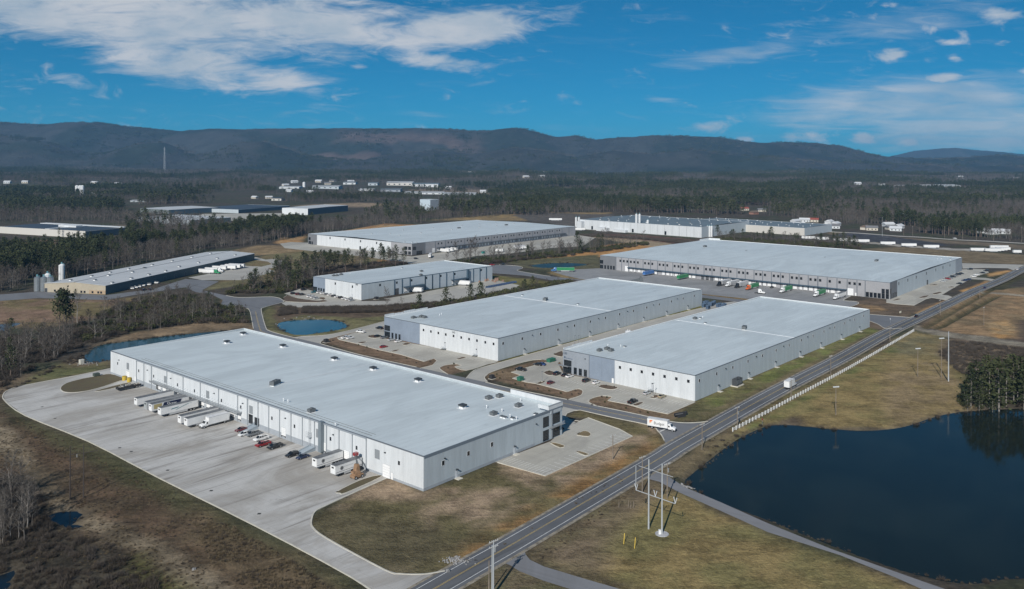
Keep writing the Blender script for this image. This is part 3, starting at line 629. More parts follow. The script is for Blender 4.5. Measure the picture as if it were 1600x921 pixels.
# yard of the near warehouse and its drive to the road
YARD_PX = [(172, 576), (120, 587), (40, 602), (14, 609.5), (5, 617), (8, 627), (40, 650), (138, 690), (250, 748), (400, 822.5), (550.5, 903), (600, 940), (600, 1010), (640, 1010), (672, 942), (717, 893), (701, 892), (663, 897.5), (625.7, 897), (600.6, 890.6), (513, 843), (490, 826), (486.5, 815), (492, 800), (510, 790), (560, 767), (603, 748), (610, 749), (620, 740), (190, 580)]
S('truck_yard', YARD_PX, .002, YARD)
kerb([(172, 576), (120, 587), (40, 602), (14, 609.5), (5, 617), (8, 627), (40, 650), (138, 690), (250, 748), (400, 822.5), (550.5, 903), (600, 940)], curve=3)
kerb([(695, 892.5), (663, 897.5), (625.7, 897), (600.6, 890.6), (513, 843), (490, 826), (486.5, 815), (492, 800), (510, 790), (560, 767), (603, 748)], curve=4)
island([(173, 585), (150, 588.5), (130, 592), (104, 599), (94.5, 607), (101, 613), (122, 613.3), (151.4, 607.6), (187, 595.8), (196, 592.5)], GRASSBED, 3)
island([(150, 611), (156, 611.6), (184, 605.5), (205, 598.5), (192, 600)], GRASSBED, 2)
island([(527, 768.5), (531, 771), (541, 770.5), (595, 746), (586, 744), (560, 752)], GRASSBED, 3)
YO = bpy.data.objects['truck_yard']
m = MB()
for px, py in ((55, 684), (52+135, 693+7), (205, 706), (262, 735), (330, 767), (405, 803), (86, 654), (66, 636)):
    x, y = G(px, py); m.box(x-.5, x+.5, y-.5, y+.5, .0025, .02)
m.build('drain_grate', M('cast_iron', (.04, .038, .035), .8), YO)

# car park beside the near warehouse
S('car_park', [(772, 722), (777.5, 723), (851.4, 744), (988, 682), (968, 671), (919, 653), (906, 658), (896, 663), (880, 672), (860, 690)], .004, LOT)
S('drive', [(874, 634.5), (905, 641), (897, 642.5), (886, 646.5), (883, 651), (890, 656), (900, 660), (884, 672), (872, 660)], .006, DRIVE)
kerb([(777.5, 723), (851.4, 744), (988, 682), (968, 671), (919, 653), (906, 658.5), (890, 656), (883, 651), (886, 646), (897, 642), (906, 641)], curve=0)
for p in ([(901.5, 679.4), (911, 674), (919, 675), (923.5, 679), (919, 682.7), (905, 681)], [(860, 692.8), (866, 692.2), (882.7, 697), (875, 700.3)], [(901.5, 707), (906, 705.5), (920, 710), (914, 712.3)]): island(p, TANBED, 2)

# car park of the front right warehouse
S('car_park', [(880, 584), (872, 568), (874, 565), (852.5, 566.5), (821, 575.5), (799, 582), (813.7, 586.5), (801, 591.5), (820, 597), (838.7, 600), (886, 612.5), (903, 607.8), (910.5, 611), (908, 618), (888, 625), (936, 636), (920, 629), (922, 624), (938, 619), (956, 620.5), (950, 626.3), (980, 632), (1007.5, 640), (1043.7, 647.2), (1053.7, 642.5), (1086, 628.5), (1080, 622)], .004, LOT)
kerb([(886, 612.5), (903, 607.8), (910.5, 611), (908, 618), (888, 624.7)], curve=4); kerb([(934, 635), (920, 629), (922, 624), (938, 619), (956, 620.5), (950, 626.3)], curve=4); kerb([(950, 626.3), (980, 632), (1007.5, 640), (1043.7, 647.2), (1053.7, 642.5), (1086, 628.5)], curve=0); kerb([(838.7, 600), (886, 612.5)], curve=0); kerb([(852.5, 566.5), (821, 575.5), (799, 582), (813.7, 586.5), (801, 591.5), (820, 597), (838.7, 600)], curve=0)
S('drive', [(728, 592), (740, 579.5), (758.7, 573), (777.5, 568), (820, 556), (872.5, 541), (915, 529), (1000, 505), (1096, 481.5), (1125, 474), (1175, 468), (1125, 492), (1000, 522), (878, 562), (880, 567), (846, 562), (827.5, 564), (790, 574), (765, 583), (757, 590), (762, 597), (745, 596)], .006, DRIVE)
kerb([(846, 562), (827.5, 564), (790, 574), (765, 583), (757, 590), (762, 597)], curve=4); kerb([(728, 592), (740, 579.5), (758.7, 573), (820, 556), (915, 529), (1000, 505), (1096, 481.5)], curve=3)
for p in ([(850, 583), (853, 580.5), (860, 579.8), (867.5, 582.5), (865, 586), (857.5, 587)], [(936, 605.3), (943, 601.5), (965.6, 605.7), (955, 609.3)], [(1016.5, 622), (1023, 617.6), (1030, 618.8), (1025, 622.5)], [(989.5, 633), (999, 629), (1005.6, 629.4), (996, 634.7)], [(838, 600), (845, 596.5), (853, 596), (845, 600.5)]): island(p, MULCHM, 3)
S('drive', [(866, 551), (872, 549), (880, 547), (884, 575), (879, 575), (876, 568), (874, 560)], .0075, LOT)
island([(864.5, 554.5), (871, 551), (879, 549), (879.5, 557.5), (872, 557)], MULCHM, 2)

# car park of the back left warehouse
S('car_park', [(601, 529), (599, 509.5), (578, 514), (556, 519.5), (527, 528), (530, 531), (554, 536.5), (590, 546.5), (627, 554.5), (663, 565.5), (678, 560.5), (683, 564), (676, 571), (656, 576), (700, 586), (690, 579), (687, 575), (695, 571), (712, 569), (721, 571.5), (711, 573.5), (728.7, 579), (758.7, 570.5), (778, 566), (770, 560)], .004, LOT)
kerb([(527, 528), (530, 531), (554, 536.5), (590, 546.5), (627, 554.5), (663, 565.5), (678, 560.5), (683, 564), (676, 571), (656, 576)], curve=0); kerb([(700, 585.5), (690, 579), (687, 575), (695, 571), (712, 569), (721, 571.5), (711, 573.5), (728.7, 579), (758.7, 570.5)], curve=3)
for p in ([(628.7, 538.7), (634, 536), (642, 537), (634, 539.7)], [(611, 549.5), (618, 547.2), (624, 547), (617, 550)], [(714, 561.8), (722, 558.2), (728.7, 558.8), (718, 562.2)], [(575, 526.3), (580, 524), (587, 523.6), (595, 526), (588, 528.6), (579, 528.2)], [(559, 536), (566, 534.2), (573, 534.6), (566, 537)]): island(p, MULCHM, 3)
S('drive', [(448, 530), (467.7, 526), (505, 524.3), (540, 518), (600.6, 502.5), (640, 491.5), (642, 498), (600.6, 510), (560, 518), (518, 528.5), (503, 533), (500, 536), (510, 542), (470, 540)], .006, DRIVE)
kerb([(466, 529), (470, 526), (505, 524.3), (540, 518), (600.6, 502.5)], curve=3); kerb([(599, 510), (560, 518), (518, 528.5), (503, 533), (501, 537)], curve=3)

# paving round the small middle warehouse
S('drive', [(440, 474), (446, 472), (470, 473), (500, 472), (547, 471), (600, 470.5), (650, 466), (690, 458), (720, 452), (760, 448), (800, 446), (815, 452), (780, 459), (745, 464), (700, 470), (650, 475), (600, 478), (547, 479.5), (480, 480.5), (452, 480.5)], .006, DRIVE)
S('car_park', [(444, 459), (473, 450.5), (489, 455), (566, 469), (560, 473), (500, 473), (487, 469), (465, 466)], .004, LOT)
S('truck_yard', [(600, 467), (632, 462), (660, 457), (768, 436.5), (812, 446), (800, 452), (720, 456), (690, 460), (650, 468), (620, 471)], .004, LOT)
island([(442, 470), (448, 462), (465, 466.5), (488, 469.5), (500, 470), (508, 467.5), (506, 465), (490, 465.5), (512, 470.5), (495, 473), (460, 472.3)], MULCHM, 2)

# apron of the big grey warehouse, its approach road and car park
S('truck_yard', [(860, 424), (905, 421), (937, 419.5), (945, 419), (1330, 459), (1329, 463), (1318, 469.5), (1338, 471.5), (1342, 475), (1310, 484), (1200, 471), (1175, 468), (1100, 460), (1040, 452.5), (940, 441.5), (905, 436), (880, 430)], .004, APRON)
S('approach_road', [(768, 414), (790, 414.5), (810, 416), (817, 419), (808, 423), (860, 432), (905, 437), (940, 441.7), (1000, 448.5), (1097, 461), (1170, 469.8), (1290, 483), (1359, 491.5), (1405, 495), (1424, 496), (1438, 490), (1450, 494), (1412, 514), (1400, 514), (1385, 514), (1372, 507), (1359, 502), (1290, 488.5), (1170, 474), (1097, 465.5), (940, 447.5), (860, 438), (820, 431), (768, 427)], .010, ASPHALT2)
kerb([(1340, 489.5), (1359, 491.5), (1405, 495), (1424, 496), (1434, 491.5)], curve=3); kerb([(1409, 513), (1385, 514), (1372, 507), (1359, 502)], curve=4); kerb([(780, 414), (790, 414.5), (810, 416), (817, 419), (808, 423), (830, 427.5), (860, 432)], curve=4); kerb([(1329, 463), (1318, 469.5), (1338, 471.5), (1341, 475), (1328, 480)], curve=4)
S('car_park', [(1385, 468), (1385, 473), (1400, 475.4), (1428, 477.5), (1446.7, 467.5), (1456, 465.5), (1484, 470), (1492, 466), (1482, 462), (1472, 461), (1495.5, 447), (1517, 436.5), (1539, 437.8), (1552, 439.4), (1556, 437), (1540, 434.5), (1521.6, 433.5), (1545.5, 426), (1540, 421.5), (1517, 420.5), (1500, 421.5)], .004, LOT)
S('drive', [(1503, 411.5), (1600, 414), (1614, 416), (1588, 424.5), (1575, 419.5), (1540, 419), (1504, 420)], .006, DRIVE)
for p in ([(1436, 466), (1442, 463), (1452, 462), (1446, 465.5)], [(1457, 459.5), (1467, 456.5), (1472, 457.5), (1462, 460.5)], [(1452, 446.5), (1460, 444.5), (1466, 446)], [(1395, 470.5), (1402, 467), (1408, 468)], [(1480, 449.8), (1487, 448), (1492, 449.5)]): island(p, MULCHM, 2)
kerb([(1385, 473), (1400, 475.4), (1428, 477.5), (1446.7, 467.5), (1456, 465.5), (1484, 470)], curve=0)

# paths by the lake, and the far road on the right
S('lake_path', [(1018, 733), (1044, 744.5), (1071, 762), (1126, 785), (1200, 818), (1300, 858.5), (1375, 885), (1451, 912), (1540, 942), (1700, 990), (1680, 1005), (1490, 943), (1400, 903), (1313, 868), (1199, 831.5), (1126, 798.5), (1063, 770.5), (1030, 753), (1000, 745)], .006, PATHM)
S('field_road', [(792, 870), (808, 858), (819, 857), (821, 866), (828, 875), (850, 885.5), (918, 906), (970, 921), (1010, 934), (1100, 960), (1060, 990), (930, 937), (895, 922), (850, 908), (812, 893), (798, 884), (780, 876)], .006, PATHM)
m = MB(); ribbon(m, catmull(GP([(1285, 361.3), (1300, 362.6), (1345, 364.8), (1400, 369), (1440, 371), (1487, 374.5), (1540, 377), (1600, 380.5), (1800, 391)]), 4, False), 9, -.1, .12); props(m.build('far_road', DRIVE), kind='structure')

# yards of the warehouses farther back
S('truck_yard', [(437, 381), (455, 378.5), (482, 379.5), (560, 390), (643, 401), (899, 366.5), (930, 372), (910, 385), (860, 388), (800, 396), (745, 400), (690, 409), (640, 412.5), (575, 402), (500, 394), (445, 388)], .006, LOT)
S('truck_yard', [(294, 434), (350, 424), (375, 415), (408, 417), (430, 424), (400, 433), (376, 438), (316, 438)], .006, DRIVE)
S('approach_road', [(-20, 462), (60, 456), (165, 461.5), (240, 452), (290, 436), (316, 438), (342, 440), (316, 444), (292, 449), (250, 455), (200, 463), (168, 469), (60, 466), (-20, 472)], .004, ASPHALT2)
S('truck_yard', [(300, 339), (318, 334.5), (458, 333), (457, 336), (410, 344), (330, 346)], .01, LOT)
S('lane', [(388, 405), (400, 402), (415, 406), (432, 404.5), (446, 409), (430, 418), (400, 424), (396, 420), (425, 413), (418, 409)], .009, DRIVE)

# parking bay lines
def bays(lot, a, b, n, depth, off=0.0):
    """n bay lines between two photo points, each running `depth` metres away from that line"""
    p, q = Vector(G(*a)), Vector(G(*b)); d = (q-p).normalized(); nn = Vector((-d.y, d.x)); m = MB()
    for i in range(n+1):
        c = p+(q-p)*i/n; ribbon(m, [c+nn*off, c+nn*(off+depth)], .11, .0045, .009)
    return m.build('bay_line', WHITE_P, lot)
cps = [o for o in COL.objects if o.name.startswith('car_park')]
bays(cps[0], (785, 721), (851, 742), 13, 5.2); bays(cps[0], (851.4, 743), (985, 682), 18, 5.2)
bays(cps[1], (894, 594), (940, 602), 9, -5.2); bays(cps[1], (966, 607), (1076, 630), 20, -5.2); bays(cps[1], (952, 626.5), (1040, 646), 15, 5.2); bays(cps[1], (838, 599), (884, 611.5), 9, 5.2)
bays(cps[2], (605, 532), (628, 537), 6, -5.2); bays(cps[2], (644, 541), (765, 563), 27, -5.2); bays(cps[2], (556, 536.5), (660, 564), 22, 5.2)
bays(cps[4], (1440, 458), (1500, 434), 20, -5.2); bays(cps[3], (470, 455), (560, 470), 24, -5.2)
# ------------------------------------------------------------------ building kit
GLASS = M('dark_glass', (.012, .016, .020), .08, spec=.7)
FRAME_W = M('white_frame', (.62, .63, .64), .6); FRAME_D = M('dark_frame', (.03, .035, .04), .5)
W_WHITE = M('white_panel', (.545, .565, .575), .75, .09, .55, st=(1, 1, .10)); W_GREY = M('grey_panel', (.25, .275, .305), .75, .08, .12); W_SLATE = M('slate_panel', (.205, .245, .30), .75, .08, .12); W_MID = M('mid_grey_panel', (.30, .30, .31), .75, .08, .12); W_DIMWHITE = M('dimmed_white_panel', (.395, .44, .465), .75, .08, .55, st=(1, 1, .10)); W_DGREY = M('dark_grey_panel', (.155, .16, .17), .75, .08, .12)  # the darkened white panel holds the right faces' weaker sun; pale far halls share it
W_BEIGE = M('beige_panel', (.36, .315, .24), .8, .08, .1); W_SHADE = M('shaded_siding', (.13, .15, .15), .8, .1, .1); BRICKY = M('tan_masonry', (.36, .27, .18), .85, .15, .4)  # the dark siding holds shade in its colour, for unlit and tree-shaded walls
TRIM = M('trim_grey', (.13, .145, .165), .6); TRIM_B = M('trim_blue_grey', (.05, .085, .12), .6); BAND = M('base_band_grey', (.30, .325, .35), .8, .1, .2); DOORW = M('white_door', (.74, .74, .73), .6, .04, 1.0); DOORD = M('dark_door', (.05, .052, .055), .5)
GALV = M('galvanised_steel', (.42, .44, .45), .45, .12, .8, metal=.6); UNIT = M('unit_casing', (.12, .13, .135), .6, .25, .9); UNIT_D = M('unit_grille', (.05, .055, .06), .6); BUMPER = M('dock_rubber', (.02, .02, .02), .8); CORE = M('light_block', (.05, .05, .05), .9)
def roof_mat(name, col, rot, rough=.5, seam=3.05, stain=.25):
    mt = bpy.data.materials.new(name); mt.use_nodes = True; t = NT(mt.node_tree); b = mt.node_tree.nodes['Principled BSDF']
    b.inputs['Roughness'].default_value = rough; b.inputs['Specular IOR Level'].default_value = .25
    pos = t.n('ShaderNodeNewGeometry').outputs['Position']; v = t.mapping(pos, rot=(0, 0, -rot))
    c = t.mix(t.mr(t.noise(t.mapping(v, scale=(.35, 1, 1)), .06, 6, .65, 1.0), .35, .68), col, tuple(x*.84 for x in col))
    c = t.mix(t.m('MULTIPLY', t.mr(t.noise(t.mapping(v, scale=(.12, 1, 1)), .5, 5, .7, 1.2), .54, .78), stain), c, tuple(x*.55 for x in col))
    c = t.mix(t.m('MULTIPLY', t.mr(t.noise(pos, .8, 5, .7, .5), .56, .8), stain*.6), c, tuple(x*.6 for x in col))
    sp = t.n('ShaderNodeSeparateXYZ'); mt.node_tree.links.new(v, sp.inputs[0])
    wn = t.n('ShaderNodeTexWhiteNoise', noise_dimensions='1D'); mt.node_tree.links.new(t.m('FLOOR', t.m('DIVIDE', sp.outputs[1], seam)), wn.inputs['W'])
    c = t.mix(t.m('MULTIPLY', wn.outputs[0], .20), c, tuple(x*.72 for x in col))
    fr = t.m('FRACT', t.m('DIVIDE', sp.outputs[1], seam)); c = t.mix(t.m('MULTIPLY', t.m('LESS_THAN', fr, .09), .30), c, tuple(x*.6 for x in col))
    mt.node_tree.links.new(c, b.inputs['Base Color']); return mt
ROOF = roof_mat('roof_membrane', (.605, .66, .67), TH, stain=.6); ROOF2 = roof_mat('roof_membrane_aged', (.575, .63, .645), TH, stain=.8); ROOF_B = roof_mat('blue_grey_roof', (.16, .20, .225), TH, .7); ROOF_W = roof_mat('pale_roof', (.56, .57, .57), TH); ROOF_D = roof_mat('dark_roof', (.06, .075, .095), TH, .55); MEMB = M('joint_cover', (.74, .75, .755), .5)
MESHC = {}
def cached(key, fn):
    if key not in MESHC: MESHC[key] = fn()
    return MESHC[key]
class Bld:
    """rectangular hall: near corner at the origin, x along its right face, y along its left face"""
    def __init__(s, name, label, cat, N, deg, a, b, h, group=None):
        s.N = Vector((N[0], N[1], 0)); s.th = R(deg); s.a, s.b, s.h = a, b, h
        s.A = Vector((math.cos(s.th), math.sin(s.th), 0)); s.B = Vector((-math.sin(s.th), math.cos(s.th), 0))
        s.o = thing(name, label, cat, s.N, s.th, group)
    def L(s, px, py):                              # photo point -> (along, height) on the left face
        a, c = ray(px, py); Y = s.N.dot(s.A)/(a*s.A.x+s.A.y); P = Vector((a*Y, Y, HC+c*Y)); return (P-s.N).dot(s.B), P.z
    def Rt(s, px, py):
        a, c = ray(px, py); Y = s.N.dot(s.B)/(a*s.B.x+s.B.y); P = Vector((a*Y, Y, HC+c*Y)); return (P-s.N).dot(s.A), P.z
    def top(s, px, py, z=None):                    # photo point -> local x, y on the roof
        p = Vector((*G(px, py, s.h if z is None else z), 0))-s.N; return p.dot(s.A), p.dot(s.B)
    def put(s, name, me, loc, rz=0): return link(name, me, s.o, loc, rz)
    # faces: 'L' lies on x=0 looking to -x, 'R' on y=0 looking to -y
    def place(s, face, name, me, u, z):
        """mesh modelled with u along +x, outside towards -y"""
        if face == 'L': return s.put(name, me, (0, u, z), -math.pi/2)
        return s.put(name, me, (u, 0, z), 0)
    def wall(s, face, segs, pitch=7.4, z0=0.0, z1=None, joint=.04):
        z1 = s.h if z1 is None else z1
        for u0, u1, mat in segs:
            n = max(1, round((u1-u0)/pitch)); w = (u1-u0)/n
            me = cached(('panel', round(w, 3), round(z1-z0, 3), mat.name, joint), lambda: MB().box(-w/2+joint/2, w/2-joint/2, 0, .24, 0, z1-z0).mesh('wall_panel', mat))
            for i in range(n): s.place(face, 'wall_panel', me, u0+w*(i+.5), z0)
    def shell(s, mat, back=True):
        m = MB(); a, b, h = s.a, s.b, s.h
        m.box(.245, a-.26, .245, b-.26, -.2, h-1.6)
        m.build('light_block', CORE, s.o)  # unseen dark box, added so no light leaks between the panels
        if back:
            MB().box(a-.25, a, 0.25, b, -.2, h).build('rear_wall', mat, s.o)
            MB().box(0.25, a-.252, b-.25, b, -.2, h).build('rear_wall', mat, s.o)
    def roof(s, mat, zl, zr, ridge=0.0, name='roof', along='y'):
        """sheet from x=0 (height zl) to x=a (height zr), raised by `ridge` along the middle"""
        a, b = s.a, s.b; e = .25
        if along == 'y': pts = [(e, zl), (a/2, (zl+zr)/2+ridge), (a-e, zr)]; vs = [(x, y, z) for x, z in pts for y in (e, b-e)]
        else: pts = [(e, zl), (b/2, (zl+zr)/2+ridge), (b-e, zr)]; vs = [(x, y, z) for y, z in pts for x in (a-e, e)]
        return MB().add(vs, [(0, 2, 3, 1), (2, 4, 5, 3)]).build(name, mat, s.o)
    def coping(s, mat, hgt=.35, out=.04, faces='LRab', z=None, w=.34):
        a, b = s.a, s.b; z1 = (s.h if z is None else z)+.03; z0 = z1-hgt; m = MB()
        if 'L' in faces: m.box(-out, w-out, -out, b+out, z0, z1)
        if 'R' in faces: m.box(w-out, a+out, -out, w-out, z0, z1)
        if 'a' in faces: m.box(a-w+out, a+out, w-out, b+out, z0, z1)
        if 'b' in faces: m.box(w-out, a-w+out, b-w+out, b+out, z0, z1)
        return m.build('coping', mat, s.o)
    def band(s, face, u0, u1, z0, z1, mat, name='base_band', out=.03):
        me = MB().box(0, u1-u0, -out, -.002, z0, z1).mesh(name, mat)
        return s.place(face, name, me, u1 if face == 'L' else u0, 0) if face == 'L' else s.place(face, name, me, u0, 0)
    def window(s, face, u, z, w=1.3, h=1.35, frame=FRAME_W, pane=True):
        f = cached(('win', w, h, frame.name), lambda: MB().box(-w/2-.08, w/2+.08, -.06, -.002, -h/2-.08, -h/2).box(-w/2-.08, w/2+.08, -.06, -.002, h/2, h/2+.08).box(-w/2-.08, -w/2, -.06, -.002, -h/2, h/2).box(w/2, w/2+.08, -.06, -.002, -h/2, h/2).mesh('window', frame))
        g = cached(('pane', w, h), lambda: MB().box(-w/2, w/2, -.025, -.004, -h/2, h/2).mesh('pane', GLASS))
        o = s.place(face, 'window', f, u, z); link('pane', g, o); return o
    def glazing(s, face, u, z, w, h, nu, nv, frame=FRAME_D, name='window'):
        def mk():
            m = MB(); t = .12
            for i in range(nu+1): x = -w/2+w*i/nu; m.box(x-t/2, x+t/2, -.12, -.002, -h/2, h/2)
            for j in range(nv+1): y = -h/2+h*j/nv; m.box(-w/2-t/2, w/2+t/2, -.10, -.003, y-t/2, y+t/2)
            return m.mesh(name, frame)
        o = s.place(face, name, cached(('glz', w, h, nu, nv, frame.name), mk), u, z)
        for i in range(nu):
            for j in range(nv):
                g = cached(('gp', round(w/nu, 3), round(h/nv, 3)), lambda: MB().box(-w/nu/2+.06, w/nu/2-.06, -.05, -.004, -h/nv/2+.06, h/nv/2-.06).mesh('pane', GLASS))
                link('pane', g, o, (-w/2+w/nu*(i+.5), 0, -h/2+h/nv*(j+.5)))
        return o
    def louvre(s, face, u, z, w, h):
        def mk():
            m = MB().box(-w/2-.08, w/2+.08, -.05, -.002, -h/2-.08, h/2+.08); n = 8
            for k in range(n):
                z0 = -h/2+h*k/n; m.hexa([(-w/2, -.05, z0), (w/2, -.05, z0), (w/2, -.052, z0+.02), (-w/2, -.052, z0+.02)], [(-w/2, -.14, z0+.06), (w/2, -.14, z0+.06), (w/2, -.06, z0+h/n), (-w/2, -.06, z0+h/n)])
            return m.mesh('louvre', M('louvre_grey', (.21, .225, .235), .6))
        return s.place(face, 'louvre', cached(('louv', w, h), mk), u, z)
    def door(s, face, u, w, h, z0=0.0, mat=DOORW, name='door', ribs=5):
        def mk():
            m = MB().box(-w/2-.1, w/2+.1, -.05, -.002, 0, h+.1, 1).box(-w/2, w/2, -.075, -.05, 0, h, 0)
            for k in range(1, ribs): m.box(-w/2, w/2, -.081, -.074, h*k/ribs-.03, h*k/ribs+.03, 1)
            return m.mesh(name, [mat, M('door_frame_grey', (.40, .41, .42), .6)])
        return s.place(face, name, cached((name, w, h, mat.name, ribs), mk), u, z0)
    def dock_door(s, face, u, mat=DOORW, w=2.7, h=2.9, z0=1.2):
        o = s.door(face, u, w, h, z0, mat, 'dock_door')
        def bm():
            m = MB()
            for x in (-1, 1): m.box(x*1.15-.15, x*1.15+.15, -.22, -.003, -.55, -.05)
            m.box(-1.1, 1.1, -.30, -.003, -.10, -.02); return m.mesh('dock_bumper', BUMPER)
        link('dock_bumper', cached('bump', bm), o); return o
    def lamp(s, face, u, z):
        me = cached('wall_lamp', lambda: MB().box(-.25, .25, -.45, -.003, -.12, .16).box(-.08, .08, -.75, -.44, .0, .10).mesh('wall_lamp', FRAME_D)); return s.place(face, 'wall_lamp', me, u, z)
    def step_door(s, face, u, mat=GALV):
        """personnel door with a landing, stair and rail"""
        o = s.door(face, u, 1.0, 2.15, .9, M('grey_door', (.46, .48, .50), .6), 'door', 1)
        def mk():
            m = MB().box(-1.0, 1.0, -1.6, -.05, -.15, 0)
            for k in range(5): m.box(-1.0-.28*(k+1), -1.0-.28*k, -1.5, -.2, -.18*(k+1), -.18*k-.02)
            for x in (-1.0, 0, 1.0):
                m.tube((x, -1.55, 0), (x, -1.55, 1.1), .04, n=5); m.tube((x, -1.55, -.15), (x, -1.55, -.9), .06, n=5)
            m.tube((-1, -1.55, 1.1), (1, -1.55, 1.1), .04, n=5); m.tube((-1, -1.55, .55), (1, -1.55, .55), .03, n=5); m.tube((-1, -1.55, 1.1), (-2.4, -1.55, .1), .04, n=5)
            return m.mesh('landing', mat)
        link('landing', cached('landing', mk), o); return o
    def wall_light_post(s, face, u):
        """door with hood lamp and its pale landing slab"""
        o = s.door(face, u, 1.0, 2.2, .12, M('pale_grey_door', (.52, .55, .58), .6), 'door', 1)
        link('door_lamp', cached('doorlamp', lambda: MB().box(-.3, .3, -.9, -.05, 2.75, 2.95).box(-.06, .06, -.12, -.004, 2.3, 2.76).mesh('door_lamp', FRAME_D)), o)
        link('landing', cached('slab', lambda: MB().box(-.9, 1.3, -1.9, -.06, -.2, 0).mesh('landing', KERB)), o); return o
    def rtu(s, x, y, z, kind='small', rz=0):
        if kind == 'small':
            me = cached('rtu_s', lambda: MB().box(-1.5, 1.5, -1.5, 1.5, 0, .06, 1).box(-1.0, 1.0, -.9, .9, .05, .35, 0).box(-1.3, 1.3, -.95, .95, .35, 1.3, 0).mesh('rooftop_unit', [UNIT, MEMB]))
            o = s.put('rooftop_unit', me, (x, y, z), rz)
            link('fan_housing', cached('fan_s', lambda: MB().tube((0, 0, 1.35), (0, 0, 1.6), .62, .58, 12, 0).tube((0, 0, 1.6), (0, 0, 1.62), .5, n=12, m=1).mesh('fan_housing', [UNIT, UNIT_D])), o)
        elif kind == 'curb':
            me = cached('rtu_c', lambda: MB().box(-1.7, 1.7, -1.7, 1.7, 0, .06, 1).box(-.9, .9, -.9, .9, .05, .6, 1).box(-1.25, 1.25, -1.25, 1.25, .95, 1.45, 2).mesh('rooftop_unit', [UNIT, MEMB, UNIT_D]))
            o = s.put('rooftop_unit', me, (x, y, z), rz)
            def legs():
                m = MB()
                for i in (-1, 1):
                    for j in (-1, 1): m.box(i*1.0-.08, i*1.0+.08, j*1.0-.08, j*1.0+.08, .6, 1.0)
                return m.mesh('stand', GALV)
            link('stand', cached('rtu_legs', legs), o)
        else:
            me = cached('rtu_l', lambda: MB().box(-2.2, 2.2, -1.0, 1.0, 0, .4, 1).box(-2.5, 2.5, -1.1, 1.1, .4, 1.9, 0).hexa([(2.5, -.9, .6), (3.2, -.9, .6), (3.2, .9, .6), (2.5, .9, .6)], [(2.5, -.9, 1.8), (2.6, -.9, 1.8), (2.6, .9, 1.8), (2.5, .9, 1.8)]).mesh('rooftop_unit', [UNIT, MEMB]))
            o = s.put('rooftop_unit', me, (x, y, z), rz)
            def fans():
                m = MB()
                for k in (-1.3, .3): m.tube((k, 0, 1.9), (k, 0, 2.15), .6, n=12).tube((k, 0, 2.15), (k, 0, 2.17), .5, n=12, m=1)
                return m.mesh('fan_housing', [UNIT, UNIT_D])
            link('fan_housing', cached('fan_l', fans), o)
        return o
    def vent(s, x, y, z, kind=0):
        me = cached(('vent', kind), lambda: (MB().tube((0, 0, 0), (0, 0, .9), .12, n=6, m=0).tube((0, 0, .9), (0, 0, 1.15), .3, .22, 8, 0) if kind == 0 else MB().box(-.55, .55, -.55, .55, 0, .5, 0).box(-.7, .7, -.7, .7, .5, .75, 1)).mesh('roof_vent', [MEMB if kind == 0 else MEMB, UNIT]))
        return s.put('roof_vent', me, (x, y, z))
def text_mesh(txt, size, mat, depth=.02):
    cu = bpy.data.curves.new('lettering', 'FONT'); cu.body = txt; cu.size = size; cu.extrude = depth; cu.align_x = 'CENTER'; cu.align_y = 'CENTER'; cu.resolution_u = 2
    o = bpy.data.objects.new('lettering', cu); COL.objects.link(o); bpy.context.view_layer.update()
    me = bpy.data.meshes.new_from_object(o.evaluated_get(bpy.context.evaluated_depsgraph_get())); bpy.data.objects.remove(o); bpy.data.curves.remove(cu)
    me.materials.clear(); me.materials.append(mat); me.name = 'lettering'
    me.transform(Matrix.Rotation(math.pi/2, 4, 'X')); return me        # stands upright in the x-z plane, read from -y

# ------------------------------------------------------------------ near warehouse with the long dock wall
C = Bld('warehouse', 'long white warehouse beside the big truck yard, with raised glazed corner facing the road', 'warehouse', (-27.58, 263.8), 49.5, 72.7, 220.1, 11.07)
C.shell(W_DIMWHITE)
sx = lambda x, y=600: C.L(x, y)[0]
s_end0, s_end1 = sx(573), sx(213.5)
C.wall('L', [(0, s_end0, W_WHITE), (s_end0, s_end1, W_WHITE), (s_end1, C.b, W_WHITE)], 8.6)
C.wall('R', [(.25, C.a-17, W_DIMWHITE), (C.a-17, C.a-.25, W_DIMWHITE)], 8.0)
C.roof(ROOF, C.h-.10, C.h-1.0)
C.coping(TRIM, .32, faces='L'); C.coping(M('coping_slate', (.145, .175, .205), .6), .95, faces='R'); C.coping(W_WHITE, .3, faces='ab')
C.band('L', 0, s_end0, 0, .8, BAND); C.band('L', s_end0+.2, s_end1-.2, 0, 2.1, BAND); C.band('L', s_end1, C.b, 0, .9, BAND); C.band('R', 0.1, C.a-17, 0, .95, BAND)
me = MB().box(0, s_end1-s_end0, -.35, -.002, -.38, .02).mesh('gutter', M('gutter_grey', (.27, .30, .33), .5)); C.place('L', 'gutter', me, s_end1, C.h-.12)
for i, x in enumerate((213.75, 225.25, 237.1, 261.25, 286.5, 313.5, 342.1, 371.9, 387.25, 403.75, 420.6, 437.5, 455.4, 473.1, 492.1, 511, 530.6, 551.25, 573.1)):
    w = .62 if x in (237.1, 387.25) else .3
    me = cached(('dsp', w), lambda: MB().box(-w/2, w/2, -.3, -.04, 0, C.h-.5).box(-w/2-.06, w/2+.06, -.34, -.03, C.h-1.1, C.h-.45).mesh('downspout', M('downspout_grey', (.30, .325, .345), .5)))
    C.place('L', 'downspout', me, sx(x), 0)
for x, y in ((184, 568.1), (216.9, 579.7), (240.2, 588.1), (277.5, 601.5), (304, 611), (346.2, 626), (376.4, 636.4), (425, 653.75), (460.3, 666.3), (516.5, 686), (557.3, 700), (623.5, 723.8)): u, z = C.L(x, y); C.window('L', u, z, 1.0, 1.35)
